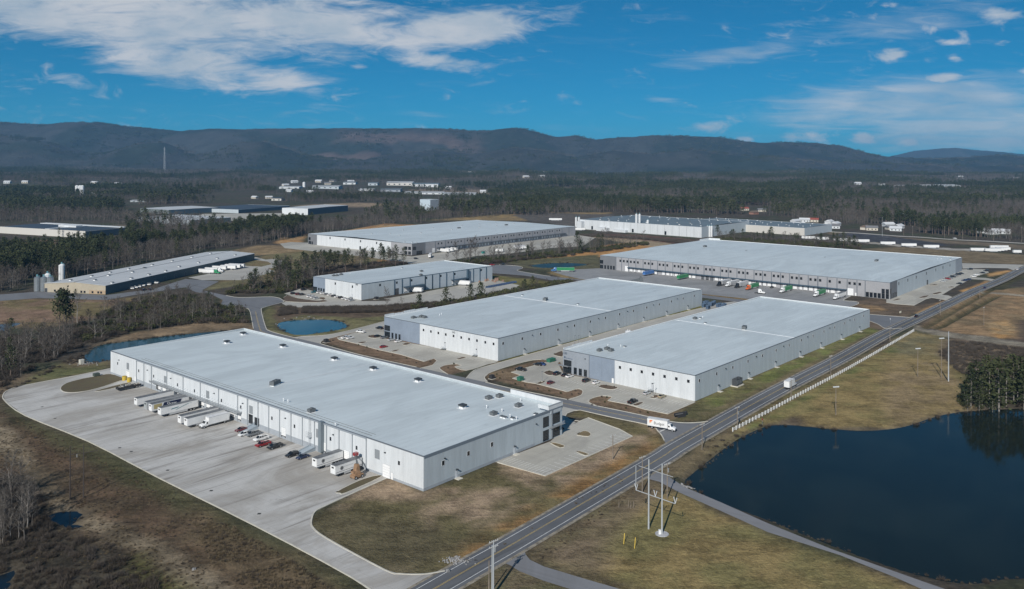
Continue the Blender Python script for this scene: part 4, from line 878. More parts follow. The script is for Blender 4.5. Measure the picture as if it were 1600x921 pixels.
for x, y in ((199.8, 572.5), (258.5, 593.4), (324.6, 616.9), (392.2, 640.6), (497.3, 677.8), (589.4, 710)): u, z = C.L(x, y); C.louvre('L', u, z, 2.3, 2.9)
for x, y in ((186.4, 562.8), (231, 578.5), (267.5, 591.3), (335.2, 614.8), (380, 630.4), (446.5, 653.6), (521.3, 679.4), (602.3, 707.3)): u, z = C.L(x, y); C.lamp('L', u, z)
u, z = C.L(246, 606); C.door('L', u, 2.0, 3.2, .9, DOORD, 'door', 3)
u, z = C.L(392, 662); C.glazing('L', u, 2.9, 2.6, 3.4, 2, 3)
u, z = C.L(401.5, 663.5); C.glazing('L', u, 2.7, 3.0, 3.0, 2, 2)
u, z = C.L(200, 590); C.door('L', u, 3.4, 4.0, .02, DOORW, 'overhead_door'); u, z = C.L(211.5, 592); C.door('L', u, 1.1, 2.2, .8, DOORW, 'door', 1)
u, z = C.L(603.6, 736); C.door('L', u, 3.6, 4.2, .02, DOORW, 'overhead_door'); u, z = C.L(612.5, 747); C.door('L', u, 1.0, 2.2, .05, DOORW, 'door', 1)
u0, z0 = C.L(378.5, 648); u1, z1 = C.L(240.8, 597.5); zc = (z0+z1)/2+.87 if False else 4.35
m = MB().box(0, u1-u0, -2.2, -.002, -.12, .10).box(0, u1-u0, -2.35, -2.2, -.3, .14); C.place('L', 'dock_canopy', m.mesh('dock_canopy', GALV), u1, zc)
m = MB(); n = int((u1-u0)/2.0)
for k in range(n+1):
    x = (u1-u0)*k/n; m.tube((x, -2.25, .1), (x, -.02, 1.5), .045, n=4); m.box(x-.05, x+.05, -2.4, -2.2, .1, .55)
C.place('L', 'canopy_strut', m.mesh('canopy_strut', GALV), u1, zc)
nd = 15
for k in range(nd): C.dock_door('L', u0+2.2+(u1-u0-7)*k/(nd-1))
for x in (508.5, 545, 446): C.dock_door('L', sx(x)+1.0)
# big duct, ladder tower and vent stack by the roof edge
u, z = C.L(504.5, 680); m = MB().box(-.8, .8, -1.5, -.003, .9, C.h+.6).tube((.2, -.8, .6), (.2, -.8, 1.6), .35, n=8); C.place('L', 'wall_duct', m.mesh('wall_duct', M('duct_grey', (.17, .20, .22), .5)), u, 0)
u, z = C.L(485, 690); m = MB()
for x in (-.45, .45): m.tube((x, -.5, .3), (x, -.5, C.h+1.0), .06, n=5)
for k in range(24): m.tube((-.45, -.5, .5+k*.45), (.45, -.5, .5+k*.45), .035, n=4)
m.box(-.95, .95, -1.3, -.2, 4.4, 4.55)
for x in (-.95, .95):
    for y in (-1.3, -.2): m.tube((x, y, 4.5), (x, y, 6.3), .04, n=4)
for zz in (5.1, 5.7, 6.3): m.box(-.95, .95, -1.32, -1.26, zz-.03, zz+.03).box(-.97, -.92, -1.3, -.2, zz-.03, zz+.03).box(.92, .97, -1.3, -.2, zz-.03, zz+.03)
C.place('L', 'cage_ladder', m.mesh('cage_ladder', M('ladder_galvanised', (.55, .57, .58), .45, metal=.4)), u, 0)
# drive-in ramps
for (px, py, px2, py2) in ((388, 681, 400, 668), (471, 713.5, 489, 703)):
    u, _ = C.L(px2, py2-2); p = Vector((*G(px, py), 0))-C.N; d = min(-p.dot(C.A), 13)
    m = MB().hexa([(-1.6, -d, -.02), (1.6, -d, -.02), (1.6, -.1, -.02), (-1.6, -.1, -.02)], [(-1.6, -d, .05), (1.6, -d, .05), (1.6, -.1, 1.25), (-1.6, -.1, 1.25)])
    for x in (-1.6, 1.6): m.hexa([(x-.08, -d, .05), (x+.08, -d, .05), (x+.08, -.1, 1.25), (x-.08, -.1, 1.25)], [(x-.08, -d, .35), (x+.08, -d, .35), (x+.08, -.1, 1.65), (x-.08, -.1, 1.65)])
    C.place('L', 'ramp', m.mesh('ramp', M('ramp_steel', (.30, .35, .39), .5, .1, .6)), u, 0)
for x, y in ((692.5, 723.75), (731.9, 708.75), (768.6, 694.7)): u, z = C.Rt(x, y); C.window('R', u, z, 1.25, 1.5)
for x, y in ((694.4, 716.2), (837.5, 662.7)): u, z = C.Rt(x, y); C.lamp('R', u, z)
for x in (713, 803.5): u, z = C.Rt(x, 702); C.wall_light_post('R', u)
for xa, xb in ((848.6, 856.9), (862.8, 874.3)):
    ua, ub = C.Rt(xa, 665)[0], C.Rt(xb, 662)[0]; u = (ua+ub)/2
    for z, hh in ((7.2, 3.7), (2.2, 3.7)): C.glazing('R', u, z, round(ub-ua, 2), hh, 3, 2)
MB().box(u-3.4, u+3.4, -.16, -.003, 9.4, 10.5).build('fascia_panel', M('fascia_grey', (.40, .435, .46), .6), C.o)
uc, _ = C.Rt(858.5, 640)
x0 = uc-.5
MB().box(x0, C.a+.06, -.07, .26, C.h+.035, C.h+1.5).box(C.a-.26, C.a+.06, .262, 26, C.h+.035, C.h+1.5).box(x0, x0+.3, .262, 5, C.h+.035, C.h+1.5).build('raised_parapet', W_WHITE, C.o)
MB().box(x0-.03, C.a+.09, -.10, .29, C.h+1.3, C.h+1.62).build('parapet_cap', BAND, C.o)
MB().box(u-4.2, u+4.0, -1.5, -.13, 4.5, 4.75).box(C.a-.1, C.a+1.8, .2, 6, 4.5, 4.75).build('entrance_canopy', GALV, C.o)
u2, _ = C.Rt(862.5, 665); MB().box(u2-.3, u2+.1, -.35, -.13, .1, C.h-.2).build('corner_post', TRIM, C.o)
for x, y in ((380, 522.5), (354.5, 536.5), (442, 542), (522.4, 562), (583, 577.3), (653.3, 595.5), (722.8, 637.5)): X, Y = C.top(x, y, C.h-.6); C.rtu(X, Y, C.h-.10-.9*X/C.a, 'curb')
for x, y in ((763.6, 623), (780.4, 620), (771.2, 648.5), (810, 635), (486.5, 646)): X, Y = C.top(x, y, C.h-.6); C.rtu(X, Y, C.h-.10-.9*X/C.a, 'small')
X, Y = C.top(429.6, 603, C.h-.6); C.rtu(X, Y, C.h-.10-.9*X/C.a, 'large', .4)
for x, y, k in ((784.4, 643, 0), (784.4, 652.5, 1), (788.7, 653.7, 1), (797, 652, 0), (801, 655, 1), (806.8, 655.5, 0), (760.5, 637.5, 0), (813.5, 626, 0), (443, 629, 0), (450, 631, 0), (524, 668.5, 0), (350, 534, 0), (837, 648, 1)): X, Y = C.top(x, y, C.h-.6); C.vent(X, Y, C.h-.10-.9*X/C.a, k)
for (a, b) in (((400, 612), (590, 563.5)), ):
    (xa, ya), (xb, yb) = C.top(*a, C.h-.3), C.top(*b, C.h-.9)
    yy = (ya+yb)/2; C_j = MB().add([(.4, yy-.22, C.h-.02), (C.a-.4, yy-.22, C.h-.92), (C.a-.4, yy+.22, C.h-.92), (.4, yy+.22, C.h-.02)], [(0, 1, 2, 3)]).build('expansion_joint', MEMB, C.o)
MB().box(2.2, 2.32, s_end0, s_end1, C.h-.11, C.h+.0).box(3.9, 3.98, s_end0, s_end1, C.h-.14, C.h-.05).build('roof_conduit', UNIT, C.o)
# ------------------------------------------------------------------ back left warehouse
Ew = Bld('warehouse', 'white warehouse with slate blue office end, behind the long near warehouse and the blue pond', 'warehouse', (-6.97, 434.35), 49.2, 220.4, 89.9, 11.78)
Ew.shell(W_DIMWHITE); sE = Ew.L(655.9, 510)[0]
Ew.wall('L', [(0, sE, W_WHITE), (sE, Ew.b, W_SLATE)]); Ew.wall('R', [(.25, Ew.a, W_DIMWHITE)])
Ew.roof(ROOF2, Ew.h-.2, Ew.h-.8); Ew.coping(TRIM, .28, faces='LR'); Ew.coping(MEMB, .3, faces='ab')
for x, y in ((575, 368), (667, 386), (760, 405), (853, 424), (950, 442), (1046, 461), (1144, 481), (1243, 500), (1347, 521), (1450, 541)): u, z = Ew.L(590+x/8, 470+y/8); Ew.window('L', u, z)
for x, y in ((122, 343), (122, 420)): u, z = Ew.L(590+x/8, 470+y/8); Ew.glazing('L', u, z, 4.6, 3.0, 3, 2)
for x, y in ((187, 435), (232, 445), (275, 455)): u, z = Ew.L(590+x/8, 470+y/8); Ew.glazing('L', u, max(z, 1.6), 1.5, 3.0, 1, 2)
for x, y in ((845, 610), (1238, 690)): u, z = Ew.L(590+x/8, 470+y/8); Ew.step_door('L', u); Ew.lamp('L', u, 3.9)
u, z = Ew.L(708.7, 519.7); Ew.place('L', 'number_sign', text_mesh('540', 1.7, M('sign_lettering', (.10, .12, .12), .5), .03), u, z).location.x = -.05
for x, y in ((800+127/8, 470+475/8), (800+357/8, 470+418/8), (800+573/8, 470+363/8), (800+780/8, 470+312/8), (800+977/8, 470+262/8), (800+1166/8, 470+216/8), (800+1345/8, 470+170/8), (800+1517/8, 470+128/8), (930+643/8, 370+887/8), (930+800/8, 370+848/8), (930+952/8, 370+810/8), (930+1098/8, 370+773/8), (930+1238/8, 370+740/8), (786, 536.9)): u, z = Ew.Rt(x, y); Ew.window('R', u, z)
for x, y in ((831.3, 523.8), (885.6, 510), (934.7, 497.8), (980, 486.6), (1020.6, 476.5), (1058, 467)): u, z = Ew.Rt(x, y); Ew.lamp('R', u, z)
for x in (818.8, 872.5, 921, 965.4, 1005, 1041, 1074): u, z = Ew.Rt(x, 540); Ew.wall_light_post('R', u)
for x, y in ((646, 497), (658.5, 495.5), (663.5, 496.5)): X, Y = Ew.top(x, y); Ew.rtu(X, Y, Ew.h-.4, 'small')
for x, y in ((852, 469), ): X, Y = Ew.top(x, y); Ew.rtu(X, Y, Ew.h-.5, 'large', .4)
for x, y, k in ((652.5, 496, 1), (687, 492.5, 0), (903, 475.3, 1), (690, 491, 0), (816, 461, 1)): X, Y = Ew.top(x, y); Ew.vent(X, Y, Ew.h-.5, k)
X0, Y0 = Ew.top(847, 471); X1, Y1 = Ew.top(956, 483.7); xx = (X0+X1)/2
MB().box(xx-.3, xx+.3, .4, Ew.b-.4, Ew.h-.47, Ew.h-.36).build('expansion_joint', MEMB, Ew.o)
for y0, l, hh in ((0, 7, 1.2), (7.5, 7, .9), (15, 9, 1.3), (24.5, 10, 1.0)): MB().box(.3+y0, .3+y0+l, Ew.b-.27, Ew.b+.02, Ew.h+.031, Ew.h+hh).build('raised_parapet', W_WHITE, Ew.o)

# ------------------------------------------------------------------ front right warehouse
Dw = Bld('warehouse', 'white warehouse with slate blue office end, between the main road and its twin', 'warehouse', (79.9, 363.45), 48.2, 218.6, 73.05, 11.16)
Dw.shell(W_DIMWHITE); s1 = Dw.L(960.3, 580)[0]; s2 = Dw.L(920.6, 560)[0]
Dw.wall('L', [(0, s1, W_WHITE), (s1, s2, W_SLATE), (s2, Dw.b, W_GREY)]); Dw.wall('R', [(.25, Dw.a, W_DIMWHITE)])
Dw.roof(ROOF, Dw.h-.2, Dw.h-.8); Dw.coping(TRIM, .26, faces='LR'); Dw.coping(MEMB, .3, faces='ab')
Dw.band('L', s2-.18, s2+.18, 0, Dw.h-.3, TRIM, 'reveal_strip', .05)
for x, y in ((550, 115), (685, 142), (823, 170), (964, 198), (1108, 228), (1255, 257), (1405, 288)): u, z = Dw.L(900+x/8, 560+y/8); Dw.window('L', u, z)
u, z = Dw.L(887.1, 567.5); Dw.glazing('L', u, z, 4.5, 2.7, 3, 2); u, z = Dw.L(886.5, 580); Dw.glazing('L', u, 1.75, 5.0, 3.2, 4, 2)
for x, y in ((1272, 418), (1335, 432), (1398, 445)): u, z = Dw.L(740+x/8, 530+y/8); Dw.glazing('L', u, 1.9, 1.7, 3.2, 1, 2)
MB().box(0, 6, -1.6, -.13, 3.45, 3.65).build('entrance_canopy', GALV, Dw.o, loc=(0, Dw.L(884, 575)[0]+3.6, 0), rz=-math.pi/2)
u, z = Dw.L(883.3, 552.4); Dw.place('L', 'number_sign', text_mesh('530', 1.55, M('sign_lettering2', (.03, .05, .08), .5), .03), u, z).location.x = -.05
u, z = Dw.L(888, 559.6); m = MB().box(-2.6, -1.7, -.05, -.003, -.35, .45)
for a, b in ((-1.4, -.4), (-.2, 1.0), (1.2, 2.6)): m.box(a, b, -.05, -.003, -.35, -.12)
Dw.place('L', 'office_sign', m.mesh('office_sign', M('sign_slate', (.06, .09, .14), .5)), u, z)
u, z = Dw.L(914.7, 561); Dw.lamp('L', u, z); u, z = Dw.L(1019.5, 605.3); Dw.step_door('L', u); Dw.lamp('L', u, 3.8)
u, z = Dw.L(957.5, 593); Dw.door('L', u, 1.0, 2.2, .05, DOORW, 'door', 1)
Q = 3.9875
for x, y in [(800+a/Q, 460+b/Q) for a, b in ((1167, 538), (1275, 495), (1375, 456), (1470, 418), (1560, 383))]+[(1200+a/Q, 460+b/Q) for a, b in ((50, 350), (131, 318), (207, 287), (280, 259), (348, 232), (415, 206), (477, 181), (537, 158), (594, 134))]: u, z = Dw.Rt(x, y); Dw.window('R', u, z)
for x, y in [(800+a/Q, 460+b/Q) for a, b in ((1330, 463), (1520, 388))]+[(1200+a/Q, 460+b/Q) for a, b in ((95, 323), (245, 265), (383, 210), (508, 160))]: u, z = Dw.Rt(x, y); Dw.lamp('R', u, z)
for x, y in [(800+a/Q, 460+b/Q) for a, b in ((1285, 590), (1473, 510))]+[(1200+a/Q, 460+b/Q) for a, b in ((45, 440), (198, 375), (328, 320), (455, 265), (568, 215))]: u, z = Dw.Rt(x, y); Dw.wall_light_post('R', u)
for a, b in ((545, 352), (592, 342), (617, 352)): X, Y = Dw.top(800+a/Q, 460+b/Q); Dw.rtu(X, Y, Dw.h-.35, 'small')
X, Y = Dw.top(1163, 513.5); Dw.rtu(X, Y, Dw.h-.5, 'large', .3); X, Y = Dw.top(1086, 498); Dw.rtu(X, Y, Dw.h-.5, 'small')
for x, y, k in ((1102, 504.5, 1), (1094, 497, 1), (976, 541.5, 1), (950, 540, 0), (970, 541, 0), (1098, 496, 0)): X, Y = Dw.top(x, y); Dw.vent(X, Y, Dw.h-.5, k)
X0, Y0 = Dw.top(1063, 501.5); X1, Y1 = Dw.top(1242, 524.8); xx = (X0+X1)/2
MB().box(xx-.3, xx+.3, .4, Dw.b-.4, Dw.h-.53, Dw.h-.40).build('expansion_joint', MEMB, Dw.o)
for y0, l, hh in ((0, 7, .9), (7.3, 7, 1.2), (14.6, 9, 1.0)): MB().box(.3+y0, .3+y0+l, Dw.b-.27, Dw.b+.02, Dw.h+.031, Dw.h+hh).build('raised_parapet', W_WHITE, Dw.o)

# ------------------------------------------------------------------ big grey warehouse with the row of white dock doors
Gw = Bld('warehouse', 'large grey warehouse with a long row of white dock doors and green trailers', 'warehouse', (285.3, 630.55), 49.1, 219.6, 264.85, 12.74)
Gw.shell(W_DIMWHITE)
gx = lambda x: Gw.L(x, 440)[0]
jl = [930+x/8 for x in (260, 330, 415, 508, 598, 692, 780, 875, 970, 1067, 1162, 1260)]+[1100+x/8 for x in (0, 100, 205, 305, 412, 515, 625, 733, 843, 957, 1070, 1188, 1303, 1422)]+[1270+x/8 for x in (65, 180, 303, 430, 553, 655)]
jl = sorted(jl); us = [Gw.b]+[gx(x) for x in jl]+[0.0]
for i in range(len(us)-1):
    Gw.wall('L', [(us[i+1], us[i], W_DGREY if i == 0 else W_MID)], 40)
for x in jl: u = gx(x); Gw.place('L', 'reveal_strip', cached('greveal', lambda: MB().box(-.3, .3, -.16, -.002, 0, Gw.h-.5).mesh('reveal_strip', TRIM)), u, 0)
aC = Gw.Rt(1402, 450)[0]
Gw.wall('R', [(.25, aC, W_DGREY), (aC, Gw.a-24, W_DIMWHITE), (Gw.a-24, Gw.a, W_GREY)], 9)
Gw.roof(ROOF, Gw.h-.2, Gw.h-.4, 1.1); Gw.coping(TRIM, .34, faces='LR'); Gw.coping(MEMB, .3, faces='ab')
wz = np.mean([Gw.L(930+x/8, 370+y/8)[1] for x, y in ((357, 301), (852, 352), (1235, 390))]+[Gw.L(1100+x/8, 390+y/8)[1] for x, y in ((489, 293), (928, 338))]+[Gw.L(1270+x/8, 380+y/8)[1] for x, y in ((335, 494), (523, 515))])
for x in [930+a/8 for a in (313, 357, 400, 445, 488, 533, 623, 668, 713, 806, 852, 900, 993, 1041, 1089, 1186, 1235, 1285)]+[1100+a/8 for a in (25, 75, 125, 228, 280, 331, 437, 489, 543, 652, 706, 762, 873, 928, 985, 1100, 1158, 1215, 1332, 1392, 1452)]+[1270+a/8 for a in (92, 212, 335, 460, 523, 587)]: Gw.window('L', gx(x), wz, 1.7, 1.9, FRAME_D)
ua, ub = Gw.L(1270+430/8, 455)[0], Gw.L(930+415/8, 420)[0]
cz = np.mean([Gw.L(930+x/8, 370+y/8)[1] for x, y in ((700, 408), (1162, 460))]+[Gw.L(1100+x/8, 390+y/8)[1] for x, y in ((600, 388), (1070, 437))])
cz = 4.3
Gw.place('L', 'dock_canopy', MB().box(0, ub-ua, -2.2, -.17, -.1, .1).box(0, ub-ua, -2.35, -2.2, -.4, .16).mesh('dock_canopy', TRIM_B), ub, cz)
pitch = 4.35; uu = ub-3.0; k = 0
darks = (gx(930+1335/8), gx(930+1383/8), gx(930+1433/8))
while uu > ua+2.5:
    if any(abs(uu-d) < pitch*.55 for d in darks): Gw.dock_door('L', uu, DOORD, 3.0, 2.9, .35)
    elif k % 17 not in (7, 16): Gw.dock_door('L', uu, DOORW, 3.0, 2.9, .35)
    uu -= pitch; k += 1
Gw.door('L', gx(930+395/8), 3.9, 4.9, .05, DOORW, 'overhead_door', 6); Gw.door('L', gx(1270+470/8), 4.6, 5.3, .05, DOORW, 'overhead_door', 6); Gw.door('L', gx(1270+537/8), 1.1, 2.3, .05, DOORW, 'door', 1)
for x, y in ((682, 655), (730, 660), (780, 665), (830, 670), (880, 675), (932, 682)): u, z = Gw.L(1270+x/8, 380+y/8); Gw.glazing('L', u, max(z, 2.1), 2.2, 3.6, 1, 2)
for x, y in ((880, 602), (932, 607)): u, z = Gw.L(1270+x/8, 380+y/8); Gw.glazing('L', u, z, 2.2, 3.4, 1, 2)
for x, y in ((972, 603), ): u, z = Gw.Rt(1270+x/8, 380+y/8); Gw.glazing('R', u, z, 2.4, 3.4, 1, 2)
for x in (985, 1005, 1025, 1042): u, z = Gw.Rt(1270+x/8, 380+668/8); Gw.glazing('R', u, 2.2, 2.2, 3.4, 1, 2)
for x, y in ((80, 315), (80, 375)): u, z = Gw.L(930+x/8, 370+y/8); Gw.glazing('L', u, max(z, 2.0), 3.6, 3.4, 2, 2)
for x in (125, 162, 198, 233): Gw.glazing('L', gx(930+x/8), 2.0, 1.9, 3.4, 1, 2)
for x, y in [(1270+a/8, 380+b/8) for a, b in ((1075, 508), (1187, 465), (1293, 427), (1420, 378), (1537, 338))]+[(1400+a/8, 340+b/8) for a, b in ((497, 657), (587, 627), (675, 598))]: u, z = Gw.Rt(x, y); Gw.window('R', u, z, 1.5, 2.2, FRAME_D)
u, z = Gw.Rt(1449, 442); Gw.glazing('R', u, 2.0, 3.4, 3.8, 2, 2)
for x, y in ((1101.5, 386.5), (1369.5, 408.8)): X, Y = Gw.top(x, y, Gw.h+.5); Gw.rtu(X, Y, Gw.h+.4, 'large')
for x, y, k in ((1166, 392.5, 1), (1289, 402.7, 1), (1471, 404, 1), (1485, 405.5, 1), (1465, 405.8, 0)): X, Y = Gw.top(x, y, Gw.h+.3); Gw.vent(X, Y, Gw.h+.1, k)
MB().box(Gw.a-.25, Gw.a+.02, Gw.b-14, Gw.b+.02, Gw.h+.031, Gw.h+1.6).box(Gw.a-22, Gw.a-.251, Gw.b-.25, Gw.b+.02, Gw.h+.031, Gw.h+1.6).build('raised_parapet', W_WHITE, Gw.o)

# ------------------------------------------------------------------ grey and white warehouse farther back
Hw = Bld('warehouse', 'distant warehouse with white end wall and long dark dock side beyond pines', 'warehouse', (-108.5, 908.8), 50.9, 310.8, 181.6, 12.7)
Hw.shell(W_DIMWHITE); a1 = Hw.L(610.8, 378)[0]; a2 = Hw.L(495.3, 366)[0]
Hw.wall('L', [(0, a1, W_MID), (a1, a2, W_WHITE), (a2, Hw.b, W_DGREY)], 9); ar = Hw.Rt(664, 385)[0]
Hw.wall('R', [(.25, ar, W_DGREY), (ar, Hw.a, W_MID)], 8.1)
for k in range(int((Hw.a-ar)/16.2)+1): Hw.place('R', 'reveal_strip', cached('hrev', lambda: MB().box(-.3, .3, -.16, -.002, 0, Hw.h-.5).mesh('reveal_strip', TRIM)), ar+16.2*k, 0)
Hw.roof(ROOF, Hw.h-.2, Hw.h-.2, 1.4, along='x'); Hw.coping(TRIM, .36, faces='LR'); Hw.coping(MEMB, .3, faces='ab')
for x, y in ((286, 338), (473, 356), (668, 378), (868, 400)): u, z = Hw.L(480+x/8, 330+y/8); Hw.window('L', u, z, 1.6, 2.3, FRAME_D)
u, z = Hw.L(480+663/8, 387); Hw.glazing('L', u, 2.0, 2.6, 4.0, 1, 2)
for x in (1280, 1235): 
    for zz in (2.2, 7.2): Hw.glazing('L', Hw.L(480+x/8, 390)[0], zz, 4.2, 3.4, 2, 1)
for x in (18, ): 
    for zz in (2.4, 7.0): Hw.glazing('L', Hw.L(481.5+x/8, 375)[0], zz, 3.6, 3.4, 2, 1)
for x in (45, 65): Hw.glazing('L', Hw.L(480+x/8, 379)[0], 2.0, 2.0, 3.4, 1, 1)
for x in (652, 655, 658): Hw.glazing('R', Hw.Rt(x, 396)[0], 2.0, 2.4, 3.6, 1, 1)
Hw.glazing('R', Hw.Rt(647.5, 390)[0], 7.2, 4.6, 3.4, 2, 1)
ua = Hw.Rt(681, 391)[0]
Hw.place('R', 'dock_canopy', MB().box(0, Hw.a-24-ua, -2.2, -.17, -.1, .1).box(0, Hw.a-24-ua, -2.35, -2.2, -.3, .2).mesh('dock_canopy', TRIM), ua, 5.4)
k = 0; uu = ua+4
while uu < Hw.a-28:
    if k % 9 != 8: Hw.dock_door('R', uu, DOORW)
    if k % 3 != 2: Hw.window('R', uu, 9.6, 1.6, 1.8, FRAME_D, False)
    uu += 5.4; k += 1
Hw.door('R', Hw.Rt(677.5, 392)[0], 4.2, 5.0, .05, DOORW, 'overhead_door', 6)
for x, y in ((717, 357.3), (791, 352.3)): X, Y = Hw.top(x, y, Hw.h+1); Hw.rtu(X, Y, Hw.h+.6, 'large')
for x, y in ((624.5, 369), (630, 360.5), (610, 366.5), (581, 366), (658, 365), (677, 357.5), (706, 359.8), (721.5, 354), (749, 352), (776, 354), (775.5, 350), (749, 356.3), (803, 350.5), (632, 378), (644, 379), (651, 379.3), (776, 366)): X, Y = Hw.top(x, y, Hw.h+.6); Hw.vent(X, Y, Hw.h+.3+.9*(1-abs(2*Y/Hw.b-1)), 1)
xx = Hw.top(720, 360, Hw.h+.5)[0]; MB().box(xx-.4, xx+.4, .4, Hw.b/2, Hw.h-.1, Hw.h-.02).build('expansion_joint', MEMB, Hw.o)

# ------------------------------------------------------------------ small middle warehouse with steel dock canopies
Iw = Bld('warehouse', 'small white warehouse with blue grey trim and parked cars along its end', 'warehouse', (-111.5, 620.4), 48.8, 143.8, 59.75, 11.82)
Iw.shell(W_DIMWHITE); s1 = Iw.L(508, 450)[0]
Iw.wall('L', [(0, s1, W_WHITE), (s1, Iw.b, W_SLATE)], 7.5); ar = Iw.Rt(480+1090/8, 450)[0]
Iw.wall('R', [(.25, ar, W_DIMWHITE), (ar, Iw.a, M('pale_blue_panel', (.40, .45, .49), .7, .06, .2))], 7.4)
Iw.roof(ROOF2, Iw.h-.2, Iw.h-.6); Iw.coping(TRIM, .26, faces='L'); Iw.coping(TRIM_B, .5, faces='R'); Iw.coping(MEMB, .3, faces='ab')
for x in [480+a/8 for a in (1090, 1185, 1283, 1473, 1562)]+[650+a/8 for a in (113, 203, 293, 380, 468, 716, 797, 877)]: Iw.place('R', 'downspout', cached('idsp', lambda: MB().box(-.3, .3, -.35, -.003, 0, Iw.h-.5).mesh('downspout', TRIM_B)), Iw.Rt(x, 440)[0], 0)
Iw.place('R', 'wall_duct', MB().box(-.9, .9, -1.6, -.003, 0, Iw.h+.2).mesh('wall_duct', TRIM_B), Iw.Rt(650+640/8, 430)[0], 0)
for x, y in [(480+a/8, 400+b/8) for a, b in ((352, 347), (566, 386))]: u, z = Iw.L(x, y); Iw.window('L', u, z, 1.3, 1.7, FRAME_D)
u, z = Iw.L(557.5, 444.8); Iw.louvre('L', u, z, 2.6, 1.2)
for x, y in [(480+a/8, 400+b/8) for a, b in ((910, 365), (1120, 335), (1305, 307), (1490, 275))]+[(650+a/8, 390+b/8) for a, b in ((130, 357), (310, 332), (485, 308), (815, 258))]: u, z = Iw.Rt(x, y); Iw.window('R', u, z, 1.5, 1.5, FRAME_D)
for x in (100, ): Iw.glazing('L', Iw.L(480+x/8, 452)[0], 2.0, 5.0, 3.8, 3, 2)
for x in (147, 176, 208): Iw.glazing('L', Iw.L(480+x/8, 453)[0], 1.9, 1.9, 3.4, 1, 2)
for x in (350, 563): Iw.step_door('L', Iw.L(480+x/8, 465)[0])
Iw.door('R', Iw.Rt(480+1120/8, 454)[0], 3.8, 4.6, .05, DOORD, 'overhead_door', 5)
for xa, xb in ((480+1195/8, 480+1445/8), (650+430/8, 650+640/8)):
    ua, ub = Iw.Rt(xa, 445)[0], Iw.Rt(xb, 445)[0]; Iw.place('R', 'dock_canopy', MB().box(0, ub-ua, -3.2, -.36, -.12, .12).box(0, ub-ua, -3.4, -3.2, -.5, .2).mesh('dock_canopy', TRIM_B), ua, 5.2)
    n = int((ub-ua)/4.5)
    for k in range(n): Iw.dock_door('R', ua+3+k*4.5)
for x, y in ((521.5, 431.3), (526.5, 431), (533, 429.5), (658.5, 424.3), (657.5, 430.2)): X, Y = Iw.top(x, y); Iw.rtu(X, Y, Iw.h-.4, 'small')
for x, y, k in ((628, 418.8, 1), (547, 428, 0)): X, Y = Iw.top(x, y); Iw.vent(X, Y, Iw.h-.4, k)

# ------------------------------------------------------------------ long tan building with silos at its end
Fw = Bld('industrial_building', 'long low tan building with ribbed pale roof and silos at its left end', 'building', (-311.5, 641.4), 78.0, 224.4, 54.3, 6.9)
Fw.shell(W_BEIGE); Fw.wall('L', [(0, 14.5, W_BEIGE), (14.5, Fw.b, W_BEIGE)], 7); Fw.wall('R', [(.25, Fw.a, W_SHADE)], 7.4)
vs = [(-.4, -.4, Fw.h), (Fw.a+.4, -.4, Fw.h), (-.4, Fw.b/2, Fw.h+1.9), (Fw.a+.4, Fw.b/2, Fw.h+1.9), (-.4, Fw.b+.4, Fw.h), (Fw.a+.4, Fw.b+.4, Fw.h)]
MB().add(vs+[(x, y, z-.25) for x, y, z in vs], [(0, 1, 3, 2), (2, 3, 5, 4), (0, 6, 7, 1), (0, 2, 8, 6), (2, 4, 10, 8)]).build('roof', ROOF_W, Fw.o)
MB().add([(0, 0, Fw.h), (0, Fw.b, Fw.h), (0, Fw.b/2, Fw.h+1.6)], [(0, 2, 1)]).build('gable', W_BEIGE, Fw.o)
MB().box(-.5, Fw.a+.5, Fw.b/2-.35, Fw.b/2+.35, Fw.h+1.75, Fw.h+2.0).build('ridge_cap', M('ridge_dark', (.12, .13, .14), .6), Fw.o)
MB().box(-.12, -.003, .02, 14.5, .0, 3.0).build('masonry_base', BRICKY, Fw.o)
for x, y in ((838, 538), (910, 540), (946, 541), (738, 535), (698, 533), (450, 522), (412, 520), (367, 520)): u, z = Fw.L(40+x/8, 390+y/8); Fw.window('L', u, max(z, 1.4), 1.5, 1.5, FRAME_D).location.x = -.13
u, z = Fw.L(72, 455); Fw.door('L', u, 2.4, 3.0, .02, DOORD, 'door', 1)
for x, y in [(40+a/8, 390+b/8) for a, b in ((562, 388), (825, 335), (1057, 292), (1035, 337), (865, 390), (1080, 405), (1320, 352), (1335, 291), (1288, 245), (1488, 245), (1582, 200), (1540, 305))]+[(220+a/8, 380+b/8) for a, b in ((143, 280), (392, 230), (638, 182), (870, 135), (720, 240), (955, 189), (1178, 144), (478, 290), (310, 340), (100, 385), (48, 325))]:
    X, Y = Fw.top(x, y, Fw.h+1.2); Y = min(max(Y, 2), Fw.b-2); Fw.vent(X, Y, Fw.h+1.9*(1-abs(2*Y/Fw.b-1))-.1, 1).scale = (1.6, 1.6, 1.4)
for k in range(8): Fw.door('R', 30+k*14.8, 3.4, 3.6, .05, M('dim_door', (.09, .10, .105), .6), 'overhead_door', 4)

